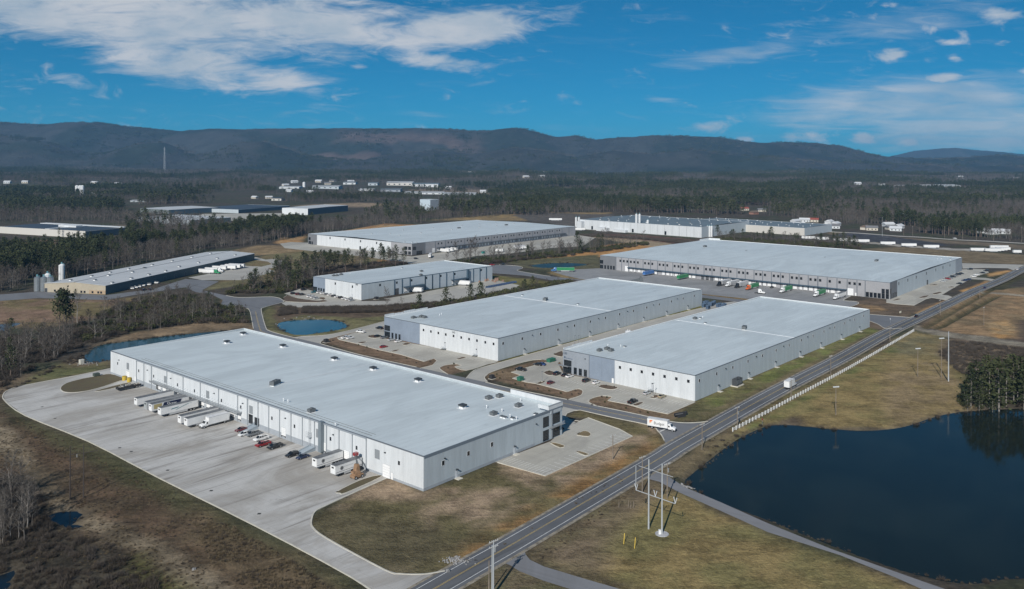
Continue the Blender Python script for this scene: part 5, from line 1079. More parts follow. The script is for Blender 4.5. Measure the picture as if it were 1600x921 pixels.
# ------------------------------------------------------------------ long pale factory in front of the forest
Jw = Bld('factory', 'long pale factory with blue grey roof full of small vents, before the forest edge', 'factory', (254.95, 1122.9), 48, 140, 205.4, 14.3)
Jw.shell(W_DIMWHITE); Jw.wall('L', [(0, Jw.b, W_WHITE)], 11.4, joint=.3); Jw.wall('R', [(.25, Jw.a, W_DIMWHITE)], 11.5)
Jw.roof(ROOF_B, Jw.h-.1, Jw.h-.2, 1.2); Jw.coping(W_WHITE, .4, faces='LRab')
J2 = Bld('factory', 'lower beige wing of the factory with blue grey roof, reaching right behind bare trees', 'factory', (405.7, 1158.6), 47.1, 95, 190, 10.5)
J2.shell(M('warm_panel', (.50, .48, .44), .8)); J2.wall('L', [(0, J2.b, M('warm_panel', (.50, .48, .44), .8))], 12); J2.wall('R', [(.25, J2.a, W_DIMWHITE)], 12)
J2.roof(ROOF_B, J2.h-.1, J2.h-.2, .8); J2.coping(W_WHITE, .3, faces='LRab')
for B_, nx, ny, hh in ((Jw, 5, 12, 1.0), (J2, 4, 11, .5)):
    for i in range(nx):
        for j in range(ny):
            if rng.random() < .85: B_.vent(B_.a*(i+.5)/nx+rng.uniform(-2, 2), B_.b*(j+.5)/ny+rng.uniform(-2, 2), B_.h+.1, int(rng.random() < .6)).scale = (1.7, 1.7, 1.9)
for k in (2, 5, 9): Jw.glazing('L', 20+k*18, 3, 3, 5, 1, 1)
for q in ((-9, 150, 168, 5), (-7, 118, 140, 3.2), (-8, 196, 205, 12)): MB().box(q[0], -.02, q[1], q[2], 0, q[3]).build('lean_to', W_WHITE, Jw.o)

# ------------------------------------------------------------------ far works and sheds on the left
def shed(label, N, deg, a, b, h, wl, wr, rf, bays=0):
    w = Bld('industrial_building', label, 'building', N, deg, a, b, h); w.shell(wl); w.wall('L', [(0, b, wl)], 14); w.wall('R', [(.25, a, wr)], 14); w.roof(rf, h-.2, h-.2, .6); w.coping(wl, .5); return w
W_DARKB = M('dark_blue_siding', (.05, .085, .12), .7, .1, .1)
K1 = shed('flat industrial building with dark skylights in its roof, alone among bare trees at far left', (-556, 1090), 66, 70, 168, 9, M('cream_panel', (.52, .50, .46), .8), W_DARKB, ROOF_D)
MB().box(1, 69, 70, 78, 9.1, 9.5).box(30, 40, 55, 90, 9.5, 12).box(60, 69.5, .4, 167, 9.12, 9.9).build('roof_walk', W_WHITE, K1.o)
K2 = shed('far shed with pale roof and dark blue side wall, half hidden by pines', (-632, 1540), 56, 110, 90, 9, W_SHADE, W_DARKB, ROOF_W)
K3 = shed('far building with a dark blue roof and short white front, left of the pale shed', (-520, 1590), 66, 150, 110, 7, W_DIMWHITE, W_DARKB, ROOF_D)
K4 = shed('far white shed with dark blue side wall, standing behind the dark pines', (-377, 1545), 67, 130, 58.6, 12, W_WHITE, W_DARKB, ROOF_W)
K5 = shed('far pale flat roofed hall in front of the blue roofed building', (-500, 1300), 60, 80, 130, 8, W_DIMWHITE, W_SHADE, ROOF_W)
K6 = shed('tall pale blue block standing among the pines at the forest edge', (-165, 1690), 50, 24, 30, 22, M('ice_panel', (.45, .53, .57), .7), W_GREY, ROOF_W)
for lab, px0, px1, py, hp, mw, rf in (
        ('long white distribution hall with arched roof on the far plain, left of centre', 604, 645, 293, 7, M('cream_panel', (.52, .50, .46), .8), ROOF_W),
        ('long white hall with grey roof beside the arched hall on the far plain', 643, 685, 294, 7, W_WHITE, ROOF_B),
        ('low white works hall behind the dark pine belt on the far plain', 560, 584, 299.5, 4.5, W_WHITE, ROOF_W),
        ('low blue grey hall behind the dark pine belt, next to the white one', 594, 626, 300, 5.5, W_GREY, ROOF_B),
        ('long low white shed in front of the far brown field', 632, 692, 305, 4, W_WHITE, ROOF_W),
        ('long low shed with green end in front of the far brown field', 690, 744, 306, 4, W_DIMWHITE, ROOF_W),
        ('small white works building with a chimney on the far plain', 436, 468, 296.5, 4.5, W_WHITE, ROOF_W),
        ('row of pale works roofs right of the chimney on the far plain', 486, 530, 296.5, 5, W_DIMWHITE, ROOF_W),
        ('white store beside the road through the far works', 536, 556, 292, 5, W_WHITE, ROOF_B),
        ('small pale hall on the far plain near the arched hall', 575, 590, 293, 6, W_DIMWHITE, ROOF_B),
        ('cream house front among the trees left of the far pine belt', 424, 440, 314, 6, M('cream_panel', (.52, .50, .46), .8), ROOF_D),
        ('far white hall at the foot of the mountain, widest of those at left', 80, 146, 265, 5, W_WHITE, ROOF_B),
        ('far low white sheds at the foot of the mountain, by the left edge', -6, 8, 267, 4, W_WHITE, ROOF_W),
        ('far cream hall at the foot of the mountain, second from the left edge', 10, 22, 267, 4, M('cream_panel', (.52, .50, .46), .8), ROOF_W),
        ('far teal roofed hall at the foot of the mountain near the left edge', 24, 58, 266.5, 3.5, M('teal_panel', (.25, .38, .38), .7), ROOF_B),
        ('white roofs of a trailer park in the far trees on the right', 1408, 1440, 294, 3, W_WHITE, ROOF_W),
        ('far white roofs in the trees right of the trailer park', 1440, 1496, 295, 3.2, W_DIMWHITE, ROOF_W),
        ('far white building group in the trees right of centre', 1256, 1312, 277.5, 5, W_WHITE, ROOF_W),
        ('white house cluster beyond the woods at left', 172, 214, 292.5, 4.5, W_WHITE, ROOF_W),
        ('pale roof strip in the trees left of the far shed', 203, 228, 316, 3.5, W_DIMWHITE, ROOF_W),
        ('far white farm building on the right edge of the woods', 1584, 1592, 283, 5, W_WHITE, ROOF_D),
        ('white barn in the far woods left of the trailer park', 1342, 1350, 264, 4, W_WHITE, ROOF_W),
        ('pale industrial shed in the far woods right of centre', 1180, 1196, 268, 4, W_WHITE, ROOF_B)):
    p, q = G(px0, py), G(px1, py); wd = q[0]-p[0]; hgt = hp/FPX*p[1]*.62; dp = min(.5*wd+20, 90)
    b = Bld('far_building', lab, 'building', p, 0, wd, dp, hgt)
    b.N.z = 0; b.o.location.z = float(terrain(p[0], p[1]+10))
    n = max(1, int(wd/45))
    for k in range(n): MB().box(wd*k/n+.3, wd*(k+1)/n-.3, 0, dp, -6, hgt*(1 if k % 2 else .86)).build('wall', mw, b.o)
    MB().add([(-1, -1, hgt), (wd+1, -1, hgt), (wd+1, dp/2, hgt*1.3), (-1, dp/2, hgt*1.3), (wd+1, dp+1, hgt), (-1, dp+1, hgt)], [(0, 1, 2, 3), (3, 2, 4, 5), (0, 3, 5), (1, 4, 2)]).build('roof', rf, b.o)
    nw = min(12, max(2, int(wd/18)))
    for k in range(nw): MB().box(wd*(k+.35)/nw, wd*(k+.65)/nw, -.3, -.02, hgt*.15, hgt*.55).build('window', FRAME_D, b.o)

# ------------------------------------------------------------------ silos and tanks
def silo(name, label, px, py, r, h, mat, n=1, dx=0, cat='silo', cap=True, z=0.0):
    x, y = G(px, py); t = thing(name, label, cat, (x, y+r, z)); d = r*2.1
    for k in range(n):
        m = MB().tube((k*d, 0, 0), (k*d, 0, h), r, n=20, caps=True)
        for j in range(1, int(h/2)): m.tube((k*d, 0, 2*j-.06), (k*d, 0, 2*j+.06), r+.06, n=20)
        m.build('tank', mat, t)
        m = MB().tube((k*d, 0, h), (k*d, 0, h+r*.45), r, r*.25, 20); m.build('tank_roof', mat, t)
        if cap: MB().tube((k*d, 0, h+r*.4), (k*d, 0, h+r*.4+1.6), r*.28, n=8).box(k*d-.2, k*d+r*.9, -.2, .2, h+r*.4+.2, h+r*.4+.45).build('filler_head', M('teal_steel', (.12, .26, .30), .5), t)
        m = MB()
        for s_ in (-.25, .25): m.tube((k*d+s_, -r-.15, 0), (k*d+s_, -r-.15, h), .05, n=4)
        for j in range(int(h/.9)): m.tube((k*d-.25, -r-.15, .5+j*.9), (k*d+.25, -r-.15, .5+j*.9), .035, n=4)
        m.build('ladder', GALV, t)
    return t
SILO_W = M('silo_white', (.66, .67, .67), .45, .06, .3); SILO_S = M('silo_steel', (.40, .42, .43), .35, .12, .3, metal=.7); SILO_O = M('silo_cream', (.62, .48, .36), .5)
silo('silo_group', 'cluster of ribbed steel silos at the left end of the tan building', 55.5, 456, 2.4, 10.6, SILO_S, 3)
silo('silo', 'white tank behind the steel silos, left of the taller white tank', 71.5, 448, 2.5, 9.5, SILO_W); silo('silo', 'taller white tank rising behind the tan building roof', 94, 440, 2.4, 13.5, SILO_W)
silo('silo', 'left of the two tall white silos in front of the factory', 994.5, 364.2, 1.6, 26.5, SILO_W); silo('silo', 'right of the two tall white silos in front of the factory', 999.5, 364.2, 1.6, 26.5, SILO_W)
silo('silo', 'shorter white silo with a stepped top, right of the tall pair', 1012.3, 365, 1.6, 18.5, SILO_W); silo('silo', 'cream coloured silo standing close to the shorter white one', 1018.5, 365, 1.9, 11.5, SILO_O)
silo('silo', 'left one of two white silos at the left end of the factory', 900.3, 355, 1.7, 14.5, SILO_W); silo('silo', 'right one of two white silos at the left end of the factory', 904.8, 355, 1.7, 14.5, SILO_W)
silo('silo_group', 'three slim white silos at the corner between the factory and its wing', 1105.8, 370.5, 1.35, 14.5, SILO_W, 3)
for k, (px, lab) in enumerate(((118.8, 'left white water tower tank on the far plain'), (123.8, 'middle white water tower tank on the far plain'), (127.4, 'right white water tower tank on the far plain'))): silo('silo', lab, px, 305.5, 4.6, 26, SILO_W, cap=False)
silo('silo', 'white tower of the far works, seen over the pine belt', 474.5, 294.5, 5, 20, SILO_W, cap=False)

# ------------------------------------------------------------------ houses scattered through the far woods
H_ROOFS = [M('house_roof_grey', (.16, .16, .165), .8), M('house_roof_red', (.26, .07, .05), .8), M('house_roof_pale', (.55, .56, .57), .6), M('house_roof_brown', (.15, .11, .085), .8)]; H_WALLS = [W_WHITE, M('house_wall_cream', (.50, .46, .39), .8), M('house_wall_brick', (.28, .15, .11), .85)]
HOUSES = [(1163, 329, 1, 1), (1190, 331, 0, 1), (1178, 335, 3, 2), (1243, 349, 2, 0), (1257, 347, 2, 0), (1271, 347, 1, 1), (1249, 354, 2, 0), (1296, 350, 2, 0), (1306, 353, 2, 0), (1303, 357, 0, 0), (1352, 359, 3, 1), (1362, 360, 0, 1), (1388, 354, 2, 0), (1393, 359, 0, 1), (1405, 357, 2, 0), (1400, 361, 2, 0), (1404, 336, 0, 0), (1550, 366, 2, 0), (1560, 365, 2, 0), (1568, 365.5, 2, 0), (1536, 364, 2, 0), (1546, 315, 3, 1), (1542, 310, 1, 0), (1238, 269, 2, 0), (1152, 259, 2, 0), (1128, 251, 2, 0), (822, 285, 2, 1), (846, 283, 2, 1), (850, 277, 2, 1), (938, 277, 2, 0), (930, 279, 0, 1), (864, 281, 0, 1), (735, 279, 2, 0), (716, 277, 2, 0), (790, 276, 2, 0), (662, 274, 2, 0), (1010, 296, 2, 1), (1062, 296, 2, 1), (1340, 292, 2, 0), (1378, 292, 2, 0), (1470, 296.5, 2, 0), (1500, 283, 2, 0), (1497, 297, 2, 0), (148, 290, 2, 1), (152, 294, 0, 1), (190, 293, 2, 0), (200, 294, 0, 1), (184, 290, 2, 1), (40, 290, 2, 1), (12, 290, 2, 0), (148, 307, 2, 0), (460, 291, 2, 0), (498, 290, 2, 1), (512, 292, 0, 1), (452, 302, 2, 0), (484, 304, 2, 0), (420, 311, 2, 1), (398, 311, 2, 1), (548, 288, 2, 0), (520, 286, 0, 1), (446, 294, 2, 1), (700, 295, 2, 0), (755, 300, 2, 0), (1462, 262, 2, 0), (1290, 262, 2, 0), (1205, 262, 2, 0)]
HOUSEP = {}
HOUSE_AT = []
def house(px, py, rf, wl, k):
    x, y = G(px, py); z = float(terrain(x, y))
    if (rf, wl) not in HOUSEP:
        w = MB().box(-8, 8, -5, 5, -3, 4.2).mesh('wall', H_WALLS[wl]); r = MB().add([(-8.8, -5.8, 4), (8.8, -5.8, 4), (8.8, 0, 7), (-8.8, 0, 7), (8.8, 5.8, 4), (-8.8, 5.8, 4)], [(0, 1, 2, 3), (3, 2, 4, 5), (0, 3, 5), (1, 4, 2)]).mesh('roof', H_ROOFS[rf])
        HOUSEP[rf, wl] = (w, r, MB().box(-.8, .8, -.12, -.01, -.8, .8).mesh('window', GLASS))
    w, r, g = HOUSEP[rf, wl]; t = thing('house', ('white', 'cream', 'brick')[wl]+' house with '+('grey', 'red', 'pale', 'brown')[rf]+' roof among the far woods', 'house', (x, y, z), rng.uniform(-.6, .9), ('white', 'cream', 'brick')[wl]+' houses with '+('grey', 'red', 'pale', 'brown')[rf]+' roofs in the far woods')
    link('wall', w, t); link('roof', r, t); sc_ = 1.0 if y < 2200 else min(1.9, y/2200); t.scale = (sc_, sc_, sc_)
    for q in (-5, 0, 5): link('window', g, t, (q, -5, 1.8))
    HOUSE_AT.append((x, y, z))
for k, (px, py, rf, wl) in enumerate(HOUSES): house(px, py, rf, wl, k)
# ------------------------------------------------------------------ vehicles: x forward, wheels on z=0
TYRE = M('tyre_rubber', (.018, .018, .018), .85); RIM = M('wheel_rim', (.45, .46, .47), .4, metal=.5); CHASSIS = M('chassis_black', (.03, .03, .032), .7); LAMPW = M('lamp_clear', (.7, .7, .66), .2); LAMPR = M('lamp_red', (.35, .02, .02), .3)
AUTO_GLASS = M('auto_glass', (.012, .015, .018), .06, spec=.7)
PAINT = {n: M('paint_'+n, c, .28, coat=.6) for n, c in dict(white=(.72, .72, .71), silver=(.42, .44, .45), grey=(.16, .17, .18), black=(.016, .017, .019), red=(.24, .018, .02), maroon=(.12, .016, .02), blue=(.02, .05, .16), teal=(.02, .14, .17), navy=(.018, .028, .07), green=(.03, .24, .10), orange=(.62, .13, .03), gold=(.30, .26, .17), sky=(.06, .17, .36)).items()}
def wheel_mesh(r, w):
    def mk():
        m = MB().tube((0, -w/2, 0), (0, w/2, 0), r, n=14, m=0); m.tube((0, -w/2-.012, 0), (0, w/2+.012, 0), r*.58, n=12, m=1); return m.mesh('wheel', [TYRE, RIM])
    return cached(('wheel', r, w), mk)
def wheels(t, pts, r, w):
    for x, y in pts: link('wheel', wheel_mesh(r, w), t, (x, y, r))
def loft(m, secs, mat=0):
    """closed skin through sections, each a list of points of the same count"""
    n = len(secs[0]); vs = [p for s in secs for p in s]; fs = []
    for i in range(len(secs)-1):
        for j in range(n): fs.append((i*n+j, i*n+(j+1) % n, (i+1)*n+(j+1) % n, (i+1)*n+j))
    fs += [tuple(range(n-1, -1, -1)), tuple((len(secs)-1)*n+j for j in range(n))]
    return m.add(vs, fs, mat)
def car_section(x, zb, zm, zt, hw, tw): return [(x, -hw*.94, zb), (x, -hw, (zb+zm)/2), (x, -hw, zm), (x, -tw, zt), (x, tw, zt), (x, hw, zm), (x, hw, (zb+zm)/2), (x, hw*.94, zb)]
CAR = {
    'sedan': dict(L=4.8, W=1.84, body=[(-2.38, .42, .66, .84), (-2.25, .25, .80, .98), (-1.5, .24, .88, 1.02), (0, .23, .88, .96), (1.2, .24, .82, .93), (2.05, .26, .70, .80), (2.38, .40, .58, .66)], cab=[(-1.95, 1.0), (-1.15, 1.44), (.25, 1.46), (1.25, .95)]),
    'hatch': dict(L=4.3, W=1.80, body=[(-2.12, .42, .70, .92), (-2.02, .25, .86, 1.0), (0, .23, .90, .98), (1.1, .24, .84, .95), (1.8, .26, .72, .82), (2.14, .40, .58, .68)], cab=[(-2.02, 1.0), (-1.7, 1.46), (.2, 1.52), (1.2, .96)]),
    'suv': dict(L=4.8, W=1.92, body=[(-2.38, .48, .82, 1.02), (-2.28, .32, .96, 1.10), (0, .30, 1.02, 1.08), (1.3, .32, .98, 1.08), (2.1, .34, .86, .98), (2.4, .48, .70, .80)], cab=[(-2.30, 1.1), (-2.0, 1.70), (.3, 1.76), (1.25, 1.08)]),
    'pickup': dict(L=5.8, W=2.0, body=[(-2.88, .55, .86, 1.06), (-2.8, .42, 1.0, 1.12), (-.62, .40, 1.04, 1.12), (1.5, .40, 1.04, 1.14), (2.6, .42, .94, 1.08), (2.9, .55, .78, .90)], cab=[(-.72, 1.12), (-.55, 1.82), (1.0, 1.86), (1.75, 1.13)]),
}
CARP = {}
def make_car(kind, color):
    """prototype parts for one kind and colour, meshes shared by every copy"""
    key = (kind, color)
    if key in CARP: return CARP[key]
    c = CAR[kind]; hw = c['W']/2; m = MB()
    loft(m, [car_section(x, zb, zm, zt, hw, hw*.86) for x, zb, zm, zt in c['body']])
    if kind == 'pickup':
        m.box(-2.72, -.78, -.78, .78, 1.121, 1.124, 1)
        m.box(-2.84, -.7, -.98, -.80, 1.10, 1.28).box(-2.84, -.7, .80, .98, 1.10, 1.28).box(-2.86, -2.74, -.98, .98, 1.10, 1.28)
    body = m.mesh('body', [PAINT[color], CHASSIS])
    (x0, z0), (x1, z1), (x2, z2), (x3, z3) = c['cab']; tw = hw*.70; bw = hw*.87
    g = MB().hexa([(x0, -bw, z0), (x3, -bw, z3), (x3, bw, z3), (x0, bw, z0)], [(x1, -tw, z1), (x2, -tw, z2), (x2, tw, z2), (x1, tw, z1)]).mesh('windows', AUTO_GLASS)
    k = .10; m = MB().hexa([(x1-.06, -tw-.02, z1-.07), (x2+.07, -tw-.02, z2-.07), (x2+.07, tw+.02, z2-.07), (x1-.06, tw+.02, z1-.07)], [(x1+.12, -tw+.10, z1+.035), (x2-.1, -tw+.10, z2+.035), (x2-.1, tw-.10, z2+.035), (x1+.12, tw-.10, z1+.035)])
    xm = (x1+x2)/2
    for s in (-1, 1):
        for xa, xb, za, zb in ((x0, x1, z0, z1), (x3, x2, z3, z2), (xm, xm, (z0+z3)/2, (z1+z2)/2)):
            m.hexa([(xa-.06, s*(bw+.015)-.02, za), (xa+.06, s*(bw+.015)-.02, za), (xa+.06, s*(bw+.015)+.02, za), (xa-.06, s*(bw+.015)+.02, za)], [(xb-.06, s*(tw+.015)-.02, zb), (xb+.06, s*(tw+.015)-.02, zb), (xb+.06, s*(tw+.015)+.02, zb), (xb-.06, s*(tw+.015)+.02, zb)])
    roof = m.mesh('roof', PAINT[color])
    zl = c['body'][-1][2]; f = c['L']/2
    hl = MB().box(f-.16, f-.02, -hw*.86, -hw*.5, zl-.02, zl+.14).box(f-.16, f-.02, hw*.5, hw*.86, zl-.02, zl+.14).mesh('headlights', LAMPW)
    zr = c['body'][0][2]; tl = MB().box(-f-.0, -f+.12, -hw*.88, -hw*.55, zr, zr+.18).box(-f-.0, -f+.12, hw*.55, hw*.88, zr, zr+.18).mesh('tail_lights', LAMPR)
    CARP[key] = (body, g, roof, hl, tl); return CARP[key]
def car(kind, color, px, py, rz, label, group=None):
    x, y = G(px, py); c = CAR[kind]; me = make_car(kind, color)
    t = thing('pickup_truck' if kind == 'pickup' else 'parked_car', label, 'pickup truck' if kind == 'pickup' else 'car', (x, y, .03), rz, group)
    for n, q in zip(('body', 'windows', 'roof', 'headlights', 'tail_lights'), me): link(n, q, t)
    r = {'pickup': .40, 'suv': .37}.get(kind, .33); xx = c['L']*.31; yy = c['W']/2-.12
    wheels(t, [(xx, yy), (xx, -yy), (-xx, yy), (-xx, -yy)], r, .26); return t
HA, HB = TH, TH+math.pi/2                                  # the two bearings of the warehouse grid
ALUM = M('trailer_aluminium', (.50, .51, .52), .4, .06, .4, metal=.3); TR_WHITE = M('trailer_white', (.68, .68, .67), .45, .06, .3); TR_ROOF = M('trailer_roof_grey', (.15, .155, .16), .6, .4, .35, local=True); TR_ROOFL = M('trailer_roof_pale', (.62, .62, .62), .5, .12, .35); TR_GREEN = M('trailer_green', (.025, .20, .075), .45, .1, .4); TR_BLUE = M('trailer_blue', (.05, .15, .38), .45, .1, .4)
def trailer_parts(t, side, roof, L=16.1, front=None, skirt=True, zf=1.2, zt=4.05):
    W = 1.3
    cached_key = ('tr', side.name, roof.name, L, front.name if front else '', zt)
    def mk():
        m = MB().box(-L/2, L/2, -W, W, zf, zt-.05, 0)
        for x in np.arange(-L/2+.6, L/2-.3, 1.25):
            for s in (-1, 1): m.box(x-.03, x+.03, s*W-.018, s*W+.018, zf+.1, zt-.15, 0)
        m.box(-L/2-.02, L/2+.02, -W-.02, W+.02, zf-.06, zf+.09, 2); m.box(-L/2-.02, L/2+.02, -W-.02, W+.02, zt-.16, zt-.052, 2)
        return m.mesh('box', [side, roof, ALUM])
    link('box', cached(cached_key, mk), t)
    link('roof', cached(('trr', roof.name, L, zt), lambda: MB().box(-L/2+.02, L/2-.02, -W+.02, W-.02, zt-.052, zt).mesh('roof', roof)), t)
    link('front_panel', cached(('trf', (front or side).name, zt, L), lambda: MB().box(L/2+.021, L/2+.10, -W+.12, W-.12, zf+.12, zt-.2).box(L/2+.03, L/2+.16, -.55, .55, zt-1.0, zt-.5, 1).mesh('front_panel', [front or TR_WHITE, CHASSIS])), t)
    link('rear_doors', cached(('trd', L, zt), lambda: MB().box(-L/2-.06, -L/2-.021, -W+.06, -.03, zf+.05, zt-.2).box(-L/2-.06, -L/2-.021, .03, W-.06, zf+.05, zt-.2).mesh('rear_doors', TR_WHITE)), t)
    def under():
        m = MB().box(-L/2+.1, L/2-1, -.55, -.4, .95, 1.14).box(-L/2+.1, L/2-1, .4, .55, .95, 1.14).box(-L/2+.05, -L/2+.15, -1.1, 1.1, .5, .62).box(-L/2+.06, -L/2+.14, -.6, -.5, .6, 1.14).box(-L/2+.06, -L/2+.14, .5, .6, .6, 1.14)
        m.box(-L/2+1.1, -L/2+4.2, -.62, .62, .55, .95); return m.mesh('chassis', CHASSIS)
    link('chassis', cached(('tru', L), under), t)
    link('landing_gear', cached(('trl', L), lambda: MB().box(L/2-3.1, L/2-2.9, -.7, -.55, .08, 1.1).box(L/2-3.1, L/2-2.9, .55, .7, .08, 1.1).box(L/2-3.25, L/2-2.75, -.8, -.45, .02, .08).box(L/2-3.25, L/2-2.75, .45, .8, .02, .08).mesh('landing_gear', CHASSIS)), t)
    if skirt: link('side_skirt', cached(('trs', L), lambda: MB().box(-L/2+4.6, L/2-3.6, -1.28, -1.24, .45, 1.13).box(-L/2+4.6, L/2-3.6, 1.24, 1.28, .45, 1.13).mesh('side_skirt', ALUM)), t)
    for x in (-L/2+1.9, -L/2+3.2):
        for s in (-1, 1): link('wheel', wheel_mesh(.51, .55), t, (x, s*.98, .51))
def trailer(px, py, rz, label, side=None, roof=None, group=None, L=16.1, front=None, at='mid', z=.02, skirt=True):
    x, y = G(px, py)
    if at == 'nose': x -= math.cos(rz)*L/2; y -= math.sin(rz)*L/2
    t = thing('semi_trailer', label, 'trailer', (x, y, z), rz, group); trailer_parts(t, side or TR_WHITE, roof or TR_ROOFL, L, front, skirt); return t
def tractor_parts(t, color, x0):
    """sleeper cab with its fifth wheel at x0"""
    p = PAINT[color]
    m = MB(); loft(m, [car_section(x0+a, zb, zm, zt, hw, tw) for a, zb, zm, zt, hw, tw in ((-.9, 1.0, 2.6, 3.75, 1.2, .95), (.2, .9, 2.7, 3.95, 1.22, .95), (1.35, .9, 2.6, 3.5, 1.22, .95), (1.75, .9, 2.2, 2.75, 1.22, 1.0), (2.25, .9, 1.75, 1.95, 1.15, .9), (3.9, .75, 1.5, 1.75, 1.0, .65), (4.15, .7, 1.2, 1.4, .95, .6))])
    m.mesh; link('cab', cached(('cab', color, x0), lambda: m.mesh('cab', p)), t)
    link('windscreen', cached(('ws', x0), lambda: MB().hexa([(x0+1.76, -1.0, 2.05), (x0+2.2, -.95, 2.0), (x0+2.2, .95, 2.0), (x0+1.76, 1.0, 2.05)], [(x0+1.38, -.93, 2.85), (x0+1.80, -.92, 2.82), (x0+1.80, .92, 2.82), (x0+1.38, .93, 2.85)]).box(x0+.55, x0+1.3, -1.235, -1.21, 1.95, 2.65).box(x0+.55, x0+1.3, 1.21, 1.235, 1.95, 2.65).mesh('windscreen', AUTO_GLASS)), t)
    link('frame', cached(('fr', x0), lambda: MB().box(x0-4.0, x0+3.8, -.5, .5, .55, .95).box(x0-3.2, x0-2.0, -.5, .5, .95, 1.18).box(x0-.6, x0+1.2, -1.15, -.75, .35, .95).box(x0-.6, x0+1.2, .75, 1.15, .35, .95).box(x0+3.95, x0+4.3, -1.15, 1.15, .4, .85).mesh('frame', CHASSIS)), t)
    link('exhaust_stack', cached(('ex', x0), lambda: MB().tube((x0-1.05, -1.0, .9), (x0-1.05, -1.0, 3.9), .09, n=6).tube((x0-1.05, 1.0, .9), (x0-1.05, 1.0, 3.9), .09, n=6).mesh('exhaust_stack', GALV)), t)
    wheels(t, [(x0+3.05, 1.0), (x0+3.05, -1.0), (x0-2.0, .95), (x0-2.0, -.95), (x0-3.3, .95), (x0-3.3, -.95)], .51, .5)
def tractor(px, py, rz, color, label, group=None):
    x, y = G(px, py); t = thing('semi_tractor', label, 'truck', (x, y, .02), rz, group); tractor_parts(t, color, 0.0); return t
def rig(px, py, rz, color, side, roof, label, L=16.1, group=None):
    """truck and trailer coupled: photo point of the front bumper"""
    x, y = G(px, py); x -= math.cos(rz)*(L/2+5.9); y -= math.sin(rz)*(L/2+5.9)
    t = thing('truck_and_trailer', label, 'truck', (x, y, .02), rz, group); trailer_parts(t, side, roof, L); tractor_parts(t, color, L/2+1.5); return t
def side_print(t, me, x, z, y=-1.335, name='lettering'):
    """flat print standing 15 mm off the trailer side that is on its -y side"""
    return link(name, me, t, (x, y, z))
INK = M('navy_print', (.015, .022, .06), .5); INK2 = M('black_print', (.02, .022, .026), .5); INKW = M('white_print', (.75, .75, .74), .5); INKO = M('orange_print', (.70, .16, .04), .5); INKG = M('gold_print', (.40, .33, .16), .5); INKT = M('teal_print', (.14, .25, .27), .5)

# -- trailers at the docks of the near warehouse (nose towards the yard)
out = HA+math.pi                                           # away from the long wall
def nose(px, py): return px, py
def docked(px, py, label, side, roof, L=16.1, front=None):
    """trailer backed square against the long wall; the photo point is the foot of its nose"""
    u = (Vector((*G(px, py), 0))-C.N).dot(C.B); p = C.N+C.B*u-C.A*(L/2+(1.9 if L > 15 else .6)); t = thing('semi_trailer', label, 'trailer', (p.x, p.y, .02), C.th+math.pi); trailer_parts(t, side, roof, L, front); return t
out = C.th+math.pi
t1 = docked(210.7, 637.5, 'plain white trailer at the dock, leftmost of the docked row', TR_WHITE, TR_ROOF)
t2 = docked(229.8, 643, 'grey roofed trailer hidden behind the one with a gold and navy print', ALUM, TR_ROOF, front=M('front_grey', (.30, .32, .32), .5))
t3 = docked(235.6, 646.6, 'white trailer with gold panel and navy lettered print at the dock', TR_WHITE, TR_ROOF)
t4 = docked(249.5, 652.6, 'white trailer with dark swoosh print at the dock, front of its group', TR_WHITE, TR_ROOF)
t5 = docked(287.5, 664, 'white docked trailer on the far side of its twin beside the box truck', TR_WHITE, TR_ROOF)
t6 = docked(291.0, 669.7, 'white docked trailer next to the white box truck, nearer of two', TR_WHITE, TR_ROOF)
t7 = docked(491.3, 735, 'white trailer with round dark emblem, farther from the boom lift', TR_WHITE, TR_ROOF, 11.0)
t8 = docked(519.2, 747, 'white trailer with round dark emblem, right beside the boom lift', TR_WHITE, TR_ROOF, 11.0)
# the side seen from the road is +y of a trailer pointing to the yard
def print_yard(t, me, x, z, name='lettering', d=1.335): o = link(name, me, t, (x, d, z)); o.rotation_euler = (0, 0, math.pi); return o
def flat(poly, mat, name='print'): 
    m = MB(); m.add([(x, -.004, z) for x, z in poly], [tuple(range(len(poly)))]); return m.mesh(name, mat)
print_yard(t3, flat([(-1.6, -.95), (1.6, -.95), (1.9, .95), (-1.6, .95)], INKG), 5.6, 2.75, 'gold_panel')
print_yard(t3, flat([(-4.2, -1.05), (3.6, -1.05), (4.4, 1.05), (-3.3, 1.05)], INK), -.4, 2.7, 'navy_panel', 1.337)
print_yard(t3, text_mesh('Shaw', 2.0, INKW, .004), -.4, 2.7, 'lettering', 1.345)
print_yard(t4, flat([(-1.8, -.28), (1.0, -.12), (1.9, .35), (-1.2, .2)], INKT), 2.2, 2.75, 'swoosh_print'); print_yard(t4, flat([(-3.6, -.8), (-3.1, -.8), (2.0, .62), (4.0, .85), (1.6, .75), (-2.4, -.35)], INKT), -1.6, 2.75, 'swoosh_print')
for t in (t7, t8):
    m = MB(); m.tube((0, .002, 0), (0, -.01, 0), .62, n=20, m=0); m.tube((0, -.011, 0), (0, -.014, 0), .45, n=20, m=1); m.tube((0, -.0145, 0), (0, -.017, 0), .3, n=16, m=0)
    print_yard(t, m.mesh('round_emblem', [INK2, M('emblem_grey', (.35, .36, .36), .5)]), 2.9, 2.75, 'round_emblem')
    print_yard(t, flat([(-1.9, -.13), (1.9, -.13), (1.9, .13), (-1.9, .13)], M('faint_print', (.52, .53, .53), .5)), .3, 3.0, 'print')
    print_yard(t, flat([(-5.4, -.05), (5.4, -.05), (5.4, .05), (-5.4, .05)], INK2), 0, 1.75, 'stripe')

